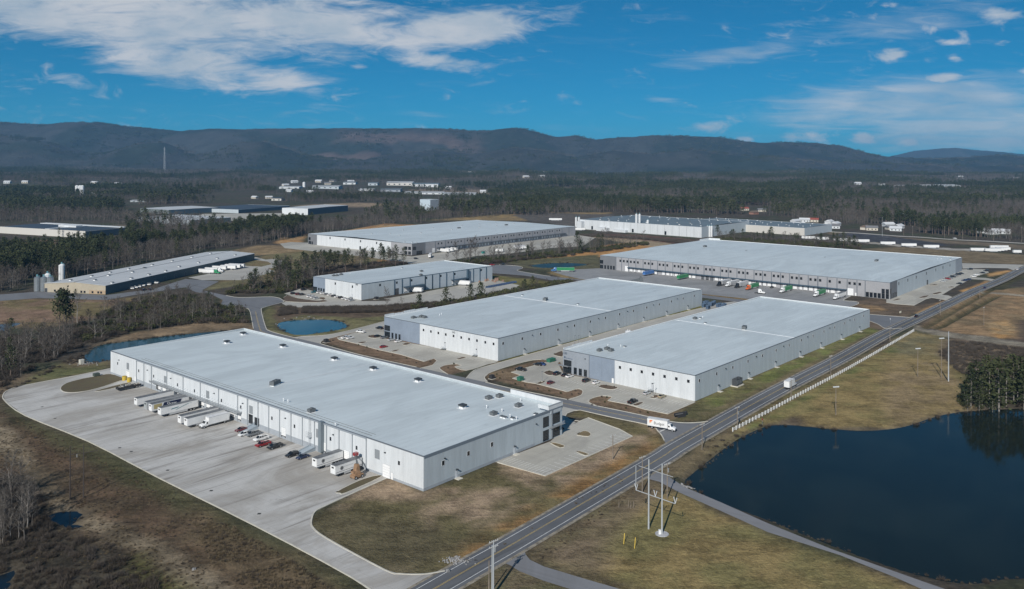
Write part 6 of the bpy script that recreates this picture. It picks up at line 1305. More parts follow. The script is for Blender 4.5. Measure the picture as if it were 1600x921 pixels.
# box trucks
def box_truck(px, py, rz, label, side_txt=False, L=8.0, at='front'):
    x, y = G(px, py); x -= math.cos(rz)*(L/2+2.2); y -= math.sin(rz)*(L/2+2.2)
    t = thing('box_truck', label, 'truck', (x, y, .02), rz); W = 1.27
    MB().box(-L/2, L/2, -W, W, 1.05, 3.85, 0).box(-L/2-.02, L/2+.02, -W-.02, W+.02, 1.0, 1.12, 1).box(-L/2-.02, L/2+.02, -W-.02, W+.02, 3.72, 3.86, 1).build('box', [TR_WHITE, ALUM], t)
    MB().box(-L/2+.02, L/2-.02, -W+.02, W-.02, 3.861, 3.90).build('roof', TR_ROOFL, t)
    m = MB(); loft(m, [car_section(L/2+a, zb, zm, zt, hw, tw) for a, zb, zm, zt, hw, tw in ((.12, .75, 1.9, 2.65, 1.08, .9), (.9, .7, 1.9, 2.68, 1.08, .9), (1.1, .7, 1.75, 2.4, 1.08, .92), (1.55, .7, 1.5, 1.75, 1.06, .85), (2.75, .65, 1.3, 1.5, 1.0, .65), (2.95, .6, 1.0, 1.2, .95, .6))]); m.build('cab', PAINT['white'], t)
    a = L/2; MB().hexa([(a+1.1, -.92, 1.72), (a+1.62, -.88, 1.70), (a+1.62, .88, 1.70), (a+1.1, .92, 1.72)], [(a+.98, -.88, 2.52), (a+1.2, -.85, 2.44), (a+1.2, .85, 2.44), (a+.98, .88, 2.52)]).box(a+.25, a+.85, -1.10, -1.07, 1.55, 2.2).box(a+.25, a+.85, 1.07, 1.10, 1.55, 2.2).build('windscreen', AUTO_GLASS, t)
    MB().box(-L/2, L/2+2.5, -.45, .45, .55, .98).box(L/2+2.8, L/2+3.1, -1.05, 1.05, .4, .7).box(-L/2+.1, -L/2+.3, -1.1, 1.1, .45, .6).build('frame', CHASSIS, t)
    MB().box(L/2+2.9, L/2+3.0, -.5, .5, .8, 1.15).build('grille', CHASSIS, t)
    wheels(t, [(L/2+1.9, .95), (L/2+1.9, -.95), (-L/2+1.9, .9), (-L/2+1.9, -.9)], .48, .42)
    return t
bt = box_truck(1053, 674.3, math.atan2(-.28, 1)-R(14), 'white box truck with lettering on its side, leaving the side road junction', L=8.2)
def bprint(me, x, z, y=-1.30, name='lettering'): return link(name, me, bt, (x, y, z))
bprint(text_mesh('Budget', 1.55, INK2, .004), .75, 2.35)
bprint(flat([(-.62, -.25), (.5, .30), (.62, .72), (-.62, .62)], INKO), -2.55, 2.65, name='logo_mark'); bprint(flat([(-.62, -.55), (-.1, -.42), (.45, .12), (-.62, -.35)], M('amber_print', (.75, .42, .12), .5)), -2.55, 2.65, name='logo_mark')
box_truck(1240.5, 603, math.atan2(76, 63), 'white box truck driving away on the main road', L=6.6)
box_truck(315.5, 669.5, out, 'white cab-over box truck backed to the dock, right of the trailers', L=8.8)

# flatbed with scrap, beside the left end of the dock wall
x, y = G(201, 608); t = thing('flatbed_trailer', 'black flatbed trailer loaded with grey scrap near the yellow bollards', 'trailer', (x, y, .02), out)
m = MB().box(-5.2, 5.2, -1.25, 1.25, .95, 1.2)
for s in (-1, 1): m.box(-5.2, 5.2, s*1.25-.04, s*1.25+.04, .75, 1.7)
m.box(5.2, 5.3, -1.25, 1.25, .75, 1.9); m.build('bed', CHASSIS, t)
m = MB()
for k in range(46):
    a, b, c = rng.uniform(-4.6, 4.4), rng.uniform(-1, 1), rng.uniform(1.2, 2.3); s = rng.uniform(.2, .7)
    d = Vector(rng.normal(size=3)).normalized()*s; m.tube(Vector((a, b, c))-d, Vector((a, b, c))+d, rng.uniform(.08, .3), n=5, m=int(rng.random()*2))
o = m.build('scrap_load', [M('scrap_pale', (.42, .40, .37), .7), M('scrap_dark', (.10, .10, .10), .7)], t); o['kind'] = 'stuff'
wheels(t, [(-3.2, 1.0), (-3.2, -1.0), (-4.3, 1.0), (-4.3, -1.0)], .48, .4)
# boom lift / telehandler
x, y = G(557.5, 747); t = thing('boom_lift', 'orange boom lift with a raised red topped arm, right of the emblem trailers', 'lift', (x, y, .02), out)
ORG = M('machine_orange', (.27, .165, .095), .6, .25, .6)
MB().box(-1.9, 1.9, -1.15, 1.15, .45, 1.3).box(-.9, 1.4, -.9, .9, 1.3, 2.1).box(.4, 1.9, -.7, .7, 1.9, 2.6).build('body', ORG, t); MB().hexa([(-.8, -.9, 1.3), (1.2, -.9, 1.3), (1.2, .9, 1.3), (-.8, .9, 1.3)], [(-.4, -.7, 4.6), (.5, -.7, 4.6), (.5, .7, 4.6), (-.4, .7, 4.6)]).box(-.5, .6, -.8, .8, 3.3, 4.2).build('mast', ORG, t)
MB().tube((0, 0, 4.6), (-3.4, -5.0, 5.6), .2, .16, 6).build('upper_arm', M('machine_grey', (.12, .13, .13), .5), t); MB().box(-4.4, -2.9, -5.8, -4.5, 5.2, 6.2).build('arm_joint', PAINT['red'], t); MB().tube((-3.7, -5.2, 5.4), (-4.0, -4.4, 1.6), .17, n=6).build('lower_arm', M('machine_grey', (.12, .13, .13), .5), t)
MB().box(-4.9, -3.2, -5.2, -3.6, .5, 1.7).box(-4.95, -3.15, -5.25, -3.55, .4, .55).build('work_platform', CHASSIS, t)
wheels(t, [(1.3, 1.1), (1.3, -1.1), (-1.3, 1.1), (-1.3, -1.1)], .55, .45)

# -- cars beside the dock wall
for kind, col, px, py, rz, lab in (
    ('sedan', 'maroon', 376.5, 673.8, out, 'dark red sedan by the dock wall, closest to the glazed entrance'),
    ('hatch', 'white', 381, 681, out, 'small white car between the dark red sedan and grey pickup'),
    ('pickup', 'grey', 395.5, 681, out, 'dark grey pickup beside the small white car at the dock wall'),
    ('pickup', 'white', 408, 688.2, out, 'white pickup with dark load bed by the dock wall'),
    ('pickup', 'red', 411, 697.2, out, 'red pickup parked between the white and the black one'),
    ('pickup', 'black', 429.5, 700.5, out, 'black pickup parked right of the red one at the dock wall'),
    ('suv', 'black', 456, 713.5, out, 'black estate car left of the steel ramp, near the cage ladder'),
    ('sedan', 'navy', 472.5, 716.5, out, 'dark blue sedan half under the shade by the steel ramp'),
    # front right car park
    ('pickup', 'black', 813.5, 579.5, HB+.25, 'black pickup in the front right car park, on its left edge'),
    ('sedan', 'blue', 845.5, 571, HB+.3, 'blue car in the front right car park near the green skip'),
    ('sedan', 'black', 840, 571.3, HB+.3, 'black car nose to the blue one in the front right car park'),
    ('hatch', 'maroon', 860.5, 600, HA, 'maroon car alone on the road side of the front right car park'),
    ('suv', 'black', 870.5, 586, HA, 'black car left of the white one before the slate office end'),
    ('hatch', 'black', 882.5, 588, HA, 'black car close behind the white one before the slate office end'),
    ('sedan', 'white', 890, 589.8, HA, 'white sedan parked before the office door of the front right warehouse'),
    ('suv', 'black', 916, 596.8, HA, 'black SUV under the slate wall of the front right warehouse'),
    ('hatch', 'white', 931.3, 599.8, HA, 'white hatchback next to the black SUV under the slate wall'),
    ('hatch', 'silver', 1010.5, 616.5, HA, 'silver car under the white wall with square windows'),
    ('sedan', 'gold', 1034.5, 621.3, HA, 'greenish grey car, rightmost under the white wall with square windows'),
    ('pickup', 'black', 988.5, 629.8, HA, 'black pickup on the road side of the car park, under the white wall'),
    # back left car park
    ('pickup', 'white', 563.5, 520.3, HB+.2, 'white pickup by the drive along the blue pond'),
    ('pickup', 'white', 540, 529.5, HA, 'left of the two white pickups side by side near the blue pond'),
    ('suv', 'white', 547, 529.8, HA, 'right white van of the two side by side near the blue pond'),
    ('suv', 'black', 592.5, 514.5, HB+.2, 'black car at the left corner of the back left warehouse'),
    ('sedan', 'black', 590, 527, HA, 'black car beside the round bed before the back left office'),
    ('sedan', 'grey', 600, 529, HA, 'grey car before the office door of the back left warehouse'),
    ('sedan', 'silver', 611.5, 532.5, HA, 'silver car before the tall windows of the back left office'),
    ('hatch', 'white', 622, 535, HA, 'white car, rightmost before the back left office'),
    ('sedan', 'red', 599.5, 543.5, HA, 'dark red car standing alone in the back left car park'),
    # road
    ('suv', 'black', 1432, 495.8, math.atan2(76, 63), 'black car on the main road at the junction by the grey warehouse'),
    ('sedan', 'navy', 1539, 450.8, math.atan2(76, 63), 'dark car on the main road beside the field ditches'),
    ('suv', 'white', 1590, 421.7, math.atan2(76, 63), 'white car on the main road at the right edge'),
    # grey warehouse
    ('sedan', 'black', 1206, 450.3, HA+math.pi, 'black car parked under the row of white dock doors'),
): car(kind, col, px, py, rz, lab)
def row(specs, rz, grp):
    for kind, col, px, py, lab in specs: car(kind, col, px, py, rz, lab, grp)
row([('sedan', 'silver', 1473, 440.6, 'silver car nearest the viewer in the row by the big grey warehouse'), ('suv', 'silver', 1477, 438.8, 'silver car left of the red one by the big grey warehouse'), ('suv', 'red', 1481, 437.0, 'bright red car in the row by the big grey warehouse'), ('sedan', 'grey', 1485, 435.2, 'grey car just past the red one by the big grey warehouse'), ('suv', 'black', 1489, 433.6, 'black car, second past the red one by the big grey warehouse'), ('sedan', 'grey', 1493, 431.6, 'grey car, third past the red one by the big grey warehouse'), ('suv', 'black', 1497.5, 430, 'black car, fourth past the red one by the big grey warehouse'), ('sedan', 'black', 1502, 428.4, 'black car, last of the row past the red one')], HB+math.pi, 'cars along the big grey warehouse')
row([('suv', 'navy', 1507, 439.6, 'left dark blue car at the outer edge of the far car park'), ('suv', 'navy', 1513, 438.2, 'right dark blue car at the outer edge of the far car park'), ('sedan', 'black', 1499, 444.3, 'black car alone at the outer edge of the far car park'), ('suv', 'black', 1515.8, 421.9, 'black car by the far corner of the big grey warehouse'), ('suv', 'black', 1541, 424.4, 'black car at the far right end of the far car park'), ('sedan', 'black', 1535, 427.4, 'black car left of the end one in the far car park'), ('sedan', 'white', 1526, 430.6, 'farther white car in the far car park'), ('sedan', 'white', 1521, 433.0, 'nearer white car in the far car park')], HB+.1, 'cars in the far car park')
cols = ['white', 'white', 'grey', 'white', 'black', 'white', 'black', 'white', 'white', 'silver']
for k, c in enumerate(cols):
    px = 499+k*5.6; py = 458.3+k*1.35
    car('suv' if k % 3 == 0 else 'sedan', c, px, py, HA, f'{"silver" if c == "silver" else c} car in the full row along the small white warehouse end' , 'cars along the small warehouse end '+c)
car('pickup', 'teal', 491.5, 457.8, HA, 'teal pickup at the office corner of the small warehouse')
for px, py, c, lab in ((484, 464.5, 'white', 'white car at the left of the short middle row'), (489.5, 465.8, 'white', 'white car second in the short middle row'), (494.5, 467.5, 'silver', 'silver car at the right of the short middle row'), (458.5, 460, 'black', 'black car left of the pair by the bare verge'), (466, 461, 'maroon', 'maroon car beside the black one by the bare verge'), (472, 461.6, 'black', 'black car right of the maroon one by the bare verge'), (474.5, 454, 'black', 'black car alone at the top of the small car park')): car('suv', c, px, py, HA, lab)
for k, (px, py) in enumerate(((206, 452), (211, 450.6), (217, 449.2), (222, 447.6), (232, 446), (243, 443.4))): car('pickup' if k % 2 else 'suv', 'white', px, py, R(170), ('white cars parked under the dark side of the tan building'), 'white cars by the tan building')
car('suv', 'black', 225, 454.5, R(75), 'left black car on the lane before the tan building'); car('suv', 'black', 236, 453.6, R(75), 'right black car on the lane before the tan building')
for px, py, c, lab in ((582, 391.5, 'black', 'black car before the white end of the distant warehouse'), (589, 393, 'black', 'second black car before the white end of the distant warehouse'), (650, 405.3, 'black', 'black car near the white trailer by the distant warehouse'), (769, 415, 'red', 'red car at the turning head near the small warehouse'), (1492, 373.5, 'white', 'white car on the far pale road')): car('suv', c, px, py, R(10), lab)
car('pickup', 'black', 786, 414.4, R(0), 'black and white pickup at the turning head')

# -- trucks and trailers of the big grey warehouse
gout = Gw.th+math.pi
trailer(1006, 431.8, gout, 'blue trailer under the dark dock canopy of the grey warehouse', TR_BLUE, TR_BLUE, at='nose', front=TR_BLUE, skirt=False)
trailer(1059.5, 438, gout, 'green trailer without a truck at the dock of the grey warehouse', TR_GREEN, TR_GREEN, at='nose', front=TR_GREEN, skirt=False)
rig(1121, 447.8, gout, 'black', ALUM, TR_ROOFL, 'black truck with a pale trailer, leftmost rig at the grey dock')
rig(1134.5, 449, gout, 'white', ALUM, TR_ROOFL, 'white truck with a pale trailer between two black ones')
rig(1149, 450.8, gout, 'black', ALUM, TR_ROOFL, 'black truck with a pale trailer left of the orange truck')
rig(1166.5, 454, gout, 'orange', TR_GREEN, TR_GREEN, 'orange truck pulling a green trailer at the grey dock', 14.6)
rig(1219.5, 458.5, gout, 'white', TR_GREEN, TR_GREEN, 'white truck with a green trailer, left one of two', 14.6)
rig(1272.5, 464.5, gout, 'white', TR_GREEN, TR_GREEN, 'white truck with a green trailer, right one of two', 14.6)
rig(1303.5, 469, gout, 'white', TR_WHITE, TR_ROOF, 'white truck with a white trailer beside the dock corner of the grey warehouse')
tractor(1187, 459.5, Gw.th-R(75), 'white', 'white truck without trailer, driving on the apron of the grey warehouse')
rig(860.5, 424.6, math.pi-.03, 'sky', TR_GREEN, TR_GREEN, 'blue truck with a green trailer arriving on the drive near the far pond')
x, y = G(995, 440); t = thing('conveyor', 'grey loading conveyor standing on the apron by the blue trailer', 'equipment', (x, y, .02), R(20)); MB().hexa([(-11, -.6, 0), (3, -.6, 0), (3, .6, 0), (-11, .6, 0)], [(-11, -.6, .4), (3, -.6, 2.6), (3, .6, 2.6), (-11, .6, .4)]).build('belt', UNIT, t); MB().hexa([(2, -1.6, 0), (6, -1.6, 0), (6, 1.6, 0), (2, 1.6, 0)], [(3.4, -.5, 4.2), (4.6, -.5, 4.2), (4.6, .5, 4.2), (3.4, .5, 4.2)]).build('hopper', UNIT, t)
# distant warehouse yard
trailer(672, 402.5, Hw.th+math.pi+R(40), 'white trailer before the pale wall of the distant warehouse', ALUM, TR_ROOFL)
for k, (px, py) in enumerate(((694, 394.5), (700, 393.4), (706, 392.2))): trailer(px, py, Hw.th-R(90), 'white trailers side by side at the dock of the distant warehouse', TR_WHITE, TR_ROOFL, 'trailers at the distant dock')
trailer(780, 394.5, R(170), 'white truck body parked alone in the yard of the distant warehouse', TR_WHITE, TR_ROOFL, L=9)
for k, (px, py) in enumerate(((808, 390.2), (812, 389.6), (817, 389))): trailer(px, py, Hw.th+R(60), 'white trailers standing together at the right of the distant yard', TR_WHITE, TR_ROOFL, 'trailers in the distant yard')
trailer(868, 345, R(175), 'long white trailer far back beside the dark paved lot', TR_WHITE, TR_ROOFL, L=22)
trailer(905, 360.5, R(170), 'white trailer standing by the left end of the factory', TR_WHITE, TR_ROOFL, L=18)
# small warehouse docks
trailer(722, 446, R(-28), 'white trailer under the right canopy of the small warehouse', TR_WHITE, TR_ROOFL); trailer(649, 457, R(-28), 'white trailer under the left canopy of the small warehouse', TR_WHITE, TR_ROOFL, L=13)
# tan building yard
rig(344, 428.5, R(-14), 'green', TR_WHITE, TR_ROOFL, 'green truck with a white trailer beside the tan building')
rig(349.5, 426, R(-14), 'white', TR_WHITE, TR_ROOFL, 'white truck with a white trailer behind the green truck')
for k, (px, py, lab) in enumerate(((342, 422.6, 'white trailer behind the white truck near the tan building'), (357, 421.5, 'white trailer, third from the right near the tan building'), (364, 420, 'white trailer, second from the right near the tan building'), (370, 419, 'white trailer farthest right near the tan building'))): trailer(px, py, R(-14), lab, TR_WHITE, TR_ROOFL)
# white trailers along the far gravel path on the right
for px, py, lab in ((1263, 374, 'dull white trailer, leftmost of the far line by the factory wing'), (1284, 375.5, 'white trailer just right of the leftmost in the far line'), (1313, 377.5, 'white trailer half hidden by the dark evergreens'), (1326, 378, 'white trailer between the evergreens of the far line'), (1347, 379.3, 'white trailer right of the evergreens in the far line'), (1387, 383, 'white trailer at the left end of the open dark lot'), (1420, 385.8, 'white trailer in the middle of the open dark lot'), (1455, 388.3, 'white trailer at the right end of the open dark lot'), (1528.5, 393.2, 'white trailer, left end of the far stacked group'), (1551, 394, 'white trailer in the front of the far stacked group')): trailer(px, py, R(-3), lab, TR_WHITE, TR_ROOFL, L=17.5)
for px, py in ((1557, 393.4), (1562, 392.8), (1567, 392)): trailer(px, py, R(-3), 'white trailers in echelon in the far stacked group', TR_WHITE, TR_ROOFL, 'trailers in the far stacked group')
trailer(1561, 389, R(-3), 'long white trailer behind the far stacked group', TR_WHITE, TR_ROOFL, L=21)
trailer(1589, 396.5, R(-3), 'short white trailer alone at the right edge of the far field', TR_WHITE, TR_ROOFL, L=9)

# ------------------------------------------------------------------ poles, lines, fence
STEELP = M('pole_steel', (.42, .44, .45), .5, .06, .3, metal=.2); WOODP = M('pole_wood', (.20, .165, .13), .85, .2, .5); WOODD = M('pole_wood_dark', (.055, .045, .04), .85); INSUL = M('insulator', (.50, .52, .54), .3)
def base(px, py): x, y = G(px, py); return x, y, ground_z(x, y)
# steel H-frame
b1, b2 = Vector(base(1013.5, 826.5)), Vector(base(1034.3, 834.5)); t = thing('power_pylon', 'tall steel H frame power pole with two crossarms on the lawn by the lake path', 'power pole', b1)
d = b2-b1; hh = 19.8
for p in (Vector((0, 0, 0)), d): MB().tube(p+Vector((0, 0, -.3)), p+Vector((0, 0, hh)), .27, .17, 12).build('pole', STEELP, t)
u = Vector((d.x, d.y, 0)).normalized()
def arm(z, ext, r, nm='crossarm'): a = -u*ext+Vector((0, 0, z)); b_ = d+u*ext+Vector((0, 0, z)); MB().tube(a, b_, r, n=6).build(nm, STEELP, t); return a, b_
arm(17.0, 3.6, .09); a, b_ = arm(9.8, 4.4, .12)
m = MB()
for q in (a, (a+b_)/2, b_):
    for s in (-1, 1): e = q+Vector((0, 0, .1)); m.tube(e, e+u*s*.55+Vector((0, 0, 1.7)), .10, n=6)
m.build('insulator', INSUL, t); MB().tube(a+Vector((-.1, 0, 0)), a+Vector((-.1, 0, 7.0)), .1, n=6).build('riser', STEELP, t)
MB().box(d.x-1.0, d.x-.35, d.y-.5, d.y+.2, .1, 1.3).build('control_box', PAINT['white'], t); MB().tube(d+Vector((0, 0, -.1)), d+Vector((0, 0, .14)), 1.9, n=18).build('footing', M('pale_gravel', (.40, .40, .41), .9, .2, .6), t)
# wooden H-frame on the left bank
b1, b2 = Vector(base(109.5, 780)), Vector(base(130.5, 777)); t = thing('power_pylon', 'dark wooden H frame power pole on the rough left bank', 'power pole', b1); d = b2-b1; d.z = 0
for p in (Vector((0, 0, 0)), d): MB().tube(p+Vector((0, 0, -.3)), p+Vector((0, 0, 16.2)), .19, .13, 8).build('pole', WOODD, t)
u = d.normalized(); MB().tube(-u*.3+Vector((0, 0, 13.6)), d+u*4.0+Vector((0, 0, 13.9)), .10, n=5).build('crossarm', WOODD, t)
m = MB()
for q in (0, .5, 1): m.tube(d*q+Vector((0, 0, 13.6)), d*q+Vector((0, 0, 12.6)), .07, n=5)
m.build('insulator', INSUL, t)
# roadside utility poles
def upole(px, py, h, label, mat=WOODP, arms=1, tf=False, grp=None, rz=None):
    p = Vector(base(px, py)); t = thing('utility_pole', label, 'utility pole', p, R(38) if rz is None else rz, grp)
    MB().tube((0, 0, -.3), (0, 0, h), .19, .12, 8).build('pole', mat, t)
    for k in range(arms):
        z = h-.3-1.3*k; m = MB().box(-1.35, 1.35, -.07, .07, z-.08, z+.08); m.build('crossarm', M('arm_pale', (.50, .49, .46), .7), t)
        m = MB()
        for x in (-1.2, -.5, .5, 1.2): m.tube((x, 0, z+.08), (x, 0, z+.36), .06, n=5)
        m.build('insulator', INSUL, t)
    if tf: m = MB().tube((.42, 0, h-2.9), (.42, 0, h-1.7), .28, n=10); m.build('transformer', GALV, t)
    return t
upole(771, 931, 13.4, 'utility pole at the bottom edge, beside the main road', STEELP, 2, True); upole(768.8, 931, 12.2, 'thin steel pole close beside the bottom utility pole', STEELP, 0); upole(764, 929, 8.2, 'short brown pole left of the bottom utility pole', WOODP, 0)
upole(1042.5, 779, 11.0, 'utility pole behind the steel H frame, by the lake path', WOODP, 1, True); upole(1003.5, 770, 11.5, 'thin pole by the left crossarm end of the steel H frame', WOODP, 1)
upole(1097, 703, 9.5, 'utility pole by the road opposite the junction', WOODP, 1); upole(1152, 670, 8.5, 'utility pole at the near end of the white fence', WOODP, 1, True); upole(1298, 586, 9.5, 'utility pole beside the middle of the white fence', WOODP, 1); upole(1236, 619.5, 7.5, 'short utility pole between road and white fence, near the white truck', WOODP, 0); upole(1390.5, 533.5, 8.0, 'utility pole near the far end of the white fence', WOODP, 1); upole(1469, 492.5, 10.5, 'utility pole by the road at the field ditches', WOODP, 1); upole(957.5, 717.6, 8.5, 'lamp post on the verge by the near car park', WOODP, 1)
upole(1537.3, 508, 11.5, 'utility pole standing in the ploughed field', WOODP, 1); upole(1531, 464, 7, 'utility pole at the field track far right', WOODP, 0)
def floodlight(px, py, h, label):
    p = Vector(base(px, py)); t = thing('floodlight_pole', label, 'floodlight', p, R(15)); MB().tube((0, 0, -.2), (0, 0, h), .17, .11, 8).build('pole', WOODP, t); m = MB().box(-1.3, 1.3, -.06, .06, h-.2, h-.08); m.build('crossarm', STEELP, t)
    for x in (-1.1, -.37, .37, 1.1): MB().box(x-.22, x+.22, -.35, .1, h-.05, h+.35).build('lamp', M('lamp_housing', (.62, .64, .64), .4), t)
    return t
floodlight(1306, 648.5, 11.5, 'floodlight pole on the lawn near the lake'); floodlight(1434, 588.5, 13.5, 'floodlight pole in the middle of the lawn'); floodlight(1471, 590.5, 19, 'floodlight pole beside the tall steel pole')
p = Vector(base(1482, 596)); t = thing('steel_pole', 'tallest bare steel pole on the lawn by the pines', 'pole', p); MB().tube((0, 0, -.2), (0, 0, 23.5), .30, .17, 12).build('shaft', STEELP, t); MB().tube((0, 0, 23.5), (0, 0, 23.65), .27, n=12).build('cap', STEELP, t)
# small lamp posts of the car parks
def lamppost(px, py, h, label):
    p = Vector(base(px, py)); t = thing('lamp_post', label, 'lamp post', p, HA); MB().tube((0, 0, 0), (0, 0, h), .10, .07, 6).build('pole', TRIM, t); MB().box(-.2, .9, -.16, .16, h-.02, h+.1).build('lamp', TRIM, t); MB().tube((0, 0, 0), (0, 0, .6), .3, n=8).build('footing', KERB, t); return t
lamppost(898, 544, 7, 'left of two thin lamp posts behind the front right warehouse'); lamppost(903.6, 544, 7, 'right of two thin lamp posts behind the front right warehouse'); lamppost(847, 597.5, 5, 'lamp post on the bed by the maroon car'); lamppost(1020.5, 620.5, 6, 'lamp post on the bed before the white wall with square windows')
lamppost(876, 531.8, 5, 'left lamp post by the grass strip of the back left warehouse'); lamppost(884, 530, 5, 'right lamp post by the grass strip of the back left warehouse')
# far line of poles by the pale road
for k, (px, py, h) in enumerate(((1378.5, 369.5, 38), (1426, 369, 22), (1476, 372.5, 25), (1525.5, 375, 24), (1552.5, 376.5, 25), (1578, 377.5, 25), (1596, 378.5, 31), (1412, 370, 18), (1504, 374, 20))): upole(px, py, h*.62 if k else 26, 'tall pale pole on the far road' if not k else 'utility poles in line along the far pale road', STEELP if not k else WOODP, 1, grp=None if not k else 'utility poles along the far road', rz=R(80))
for k, px in enumerate((706, 720, 748, 793, 801, 809, 819, 893)): pass
# white fence
FP = GP([(1145, 674.5), (1160, 666.5), (1200, 645.5), (1250, 618), (1300, 591.5), (1350, 563.5), (1400, 534.5), (1429, 517.5)])
FPc = catmull(FP, 8, False); t = thing('white_fence', 'long white post and rail fence between main road and lawn', 'fence', (*FP[0], 0)); o0 = Vector((*FP[0], 0)); FW = M('fence_white', (.74, .74, .72), .6, .08, .6)
pm = MB().box(-.13, .13, -.13, .13, -.2, 1.45).box(-.17, .17, -.17, .17, 1.45, 1.52).mesh('post', FW); pts = dashes(FPc, 2.9)
for (p, dd) in pts: link('post', pm, t, (p.x-o0.x, p.y-o0.y, 0), math.atan2(dd.y, dd.x))
for i in range(len(pts)-1):
    a, b = pts[i][0], pts[i+1][0]
    for z in (.35, .8, 1.2):
        rm = cached(('rail', z), lambda: MB().box(0, 2.9, -.05, .05, z-.055, z+.055).mesh('rail', FW)); q = link('rail', rm, t, (a.x-o0.x, a.y-o0.y, 0), math.atan2(b.y-a.y, b.x-a.x)); q.scale.x = (b-a).length/2.9
# markers, bins, transformers, utility boxes
for px, py, lab in ((974.5, 850, 'yellow marker post nearer the road, on the brown grass'), (991.5, 857, 'yellow marker post nearer the steel H frame')):
    p = Vector(base(px, py)); t = thing('marker_post', lab, 'marker post', p); MB().tube((0, 0, -.1), (.35, .9, 2.6), .09, n=6).build('post', M('marker_yellow', (.62, .42, .04), .5), t); MB().tube((.35, .9, 2.6), (.37, .95, 2.75), .1, n=6).build('cap', CHASSIS, t)
for k, (px, py) in enumerate(((982, 793), (985.5, 795), (990, 794.5), (967, 793.5))): p = Vector(base(px, py)); t = thing('survey_stake', 'thin wooden stakes standing together by the roadside ditch', 'stake', p, 0, 'stakes by the roadside'); MB().box(-.06, .06, -.06, .06, -.1, 2.2).build('stake', WOODP, t)
for px, py, w, h, d_, mat, nm, lab, cat in (
    (768.5, 592, 2.0, 1.9, 1.8, CHASSIS, 'transformer_box', 'black transformer box at the tip of the brown bed by the front right car park', 'transformer'),
    (509.5, 535.2, 2.2, 2.0, 2.0, CHASSIS, 'transformer_box', 'black transformer box at the tip of the brown bed by the blue pond', 'transformer'),
    (150.5, 588, 2.6, 1.5, 2.0, M('box_green', (.06, .075, .06), .6), 'transformer_box', 'dark green transformer box on the grass bed left of the dock wall', 'transformer'),
    (588, 467.8, 2.6, 1.9, 2.2, CHASSIS, 'transformer_box', 'dark transformer box by the corner of the small warehouse', 'transformer'),
    (813, 595, 2.8, 1.8, 2.2, M('skip_green', (.03, .15, .10), .6), 'waste_skip', 'green skip on the brown bed near the maroon car', 'skip'),
    (861, 565.2, 5.0, 1.6, 2.4, M('skip_green', (.03, .15, .10), .6), 'waste_skip', 'long green skip by the drive behind the front right car park', 'skip'),
    (95.5, 460, 3.2, 2.0, 2.2, M('skip_teal', (.02, .30, .24), .6), 'waste_skip', 'teal skip before the tan building', 'skip'),
    (755, 396.5, 3.5, 2.4, 2.4, M('skip_teal2', (.02, .20, .18), .6), 'waste_skip', 'teal skip at the edge of the distant warehouse yard', 'skip'),
    (1407, 490, 3.0, 1.6, .5, M('cream_board', (.66, .62, .48), .6), 'sign_board', 'cream sign board on the brown bank near the junction', 'sign'),
    (127.5, 568.5, 2.0, 2.2, 2.0, M('riser_concrete', (.48, .47, .42), .8), 'outlet_box', 'pale concrete outlet box at the tip of the left pond', 'outlet'),
):
    p = Vector(base(px, py)); t = thing(nm, lab, cat, (p.x, p.y, max(p.z, -.06)), HA)
    if nm == 'waste_skip':
        MB().hexa([(-w/2+.2, -d_/2+.1, .1), (w/2-.2, -d_/2+.1, .1), (w/2-.2, d_/2-.1, .1), (-w/2+.2, d_/2-.1, .1)], [(-w/2, -d_/2, h), (w/2, -d_/2, h), (w/2, d_/2, h), (-w/2, d_/2, h)]).build('bin', mat, t); MB().box(-w/2-.05, w/2+.05, -d_/2-.05, d_/2+.05, h+.002, h+.12).build('lid', mat, t)
    elif nm == 'sign_board': MB().box(-w/2, w/2, -.15, .15, .4, h).build('board', mat, t); MB().box(-w/2+.2, -w/2+.45, -.1, .1, 0, .398).box(w/2-.45, w/2-.2, -.1, .1, 0, .398).build('leg', CHASSIS, t)
    else: MB().box(-w/2, w/2, -d_/2, d_/2, .12, h).box(-w/2+.2, w/2-.2, -d_/2-.12, -d_/2-.003, .3, h-.3).build('casing', mat, t); MB().box(-w/2-.4, w/2+.4, -d_/2-.4, d_/2+.4, -.1, .118).build('pad', KERB, t)
# twin transformer by the front right warehouse, big dark sign frame by the junction
p = Vector(base(1152, 602.5)); t = thing('chiller', 'pair of dark cooling units behind the front right warehouse wall', 'cooling unit', p, HA)
for k in (-1.6, 1.6): MB().box(k-1.3, k+1.3, -1.2, 1.2, .4, 3.4).build('casing', UNIT_D, t); MB().box(k-1.2, k+1.2, -1.28, -1.203, 1.2, 3.0).build('grille', UNIT, t); MB().tube((k, 0, 3.4), (k, 0, 3.7), .9, n=12).build('fan_housing', UNIT_D, t)
MB().box(-3.4, 3.4, -1.8, 1.8, -.1, .395).build('pad', KERB, t)
p = Vector(base(1063.5, 651.5)); t = thing('monument_sign', 'low black sign frame on the brown corner bed by the junction', 'sign', p, R(30)); MB().box(-3.4, 3.4, -.25, .25, .9, 1.9).build('panel', CHASSIS, t); MB().box(-1.6, 2.2, -.7, .7, .0, .85).build('plinth', CHASSIS, t); MB().box(-3.0, 1.0, -.29, -.255, 1.2, 1.6).build('face', M('sign_face_grey', (.12, .12, .125), .5), t)
p = Vector(base(1062, 543)); 
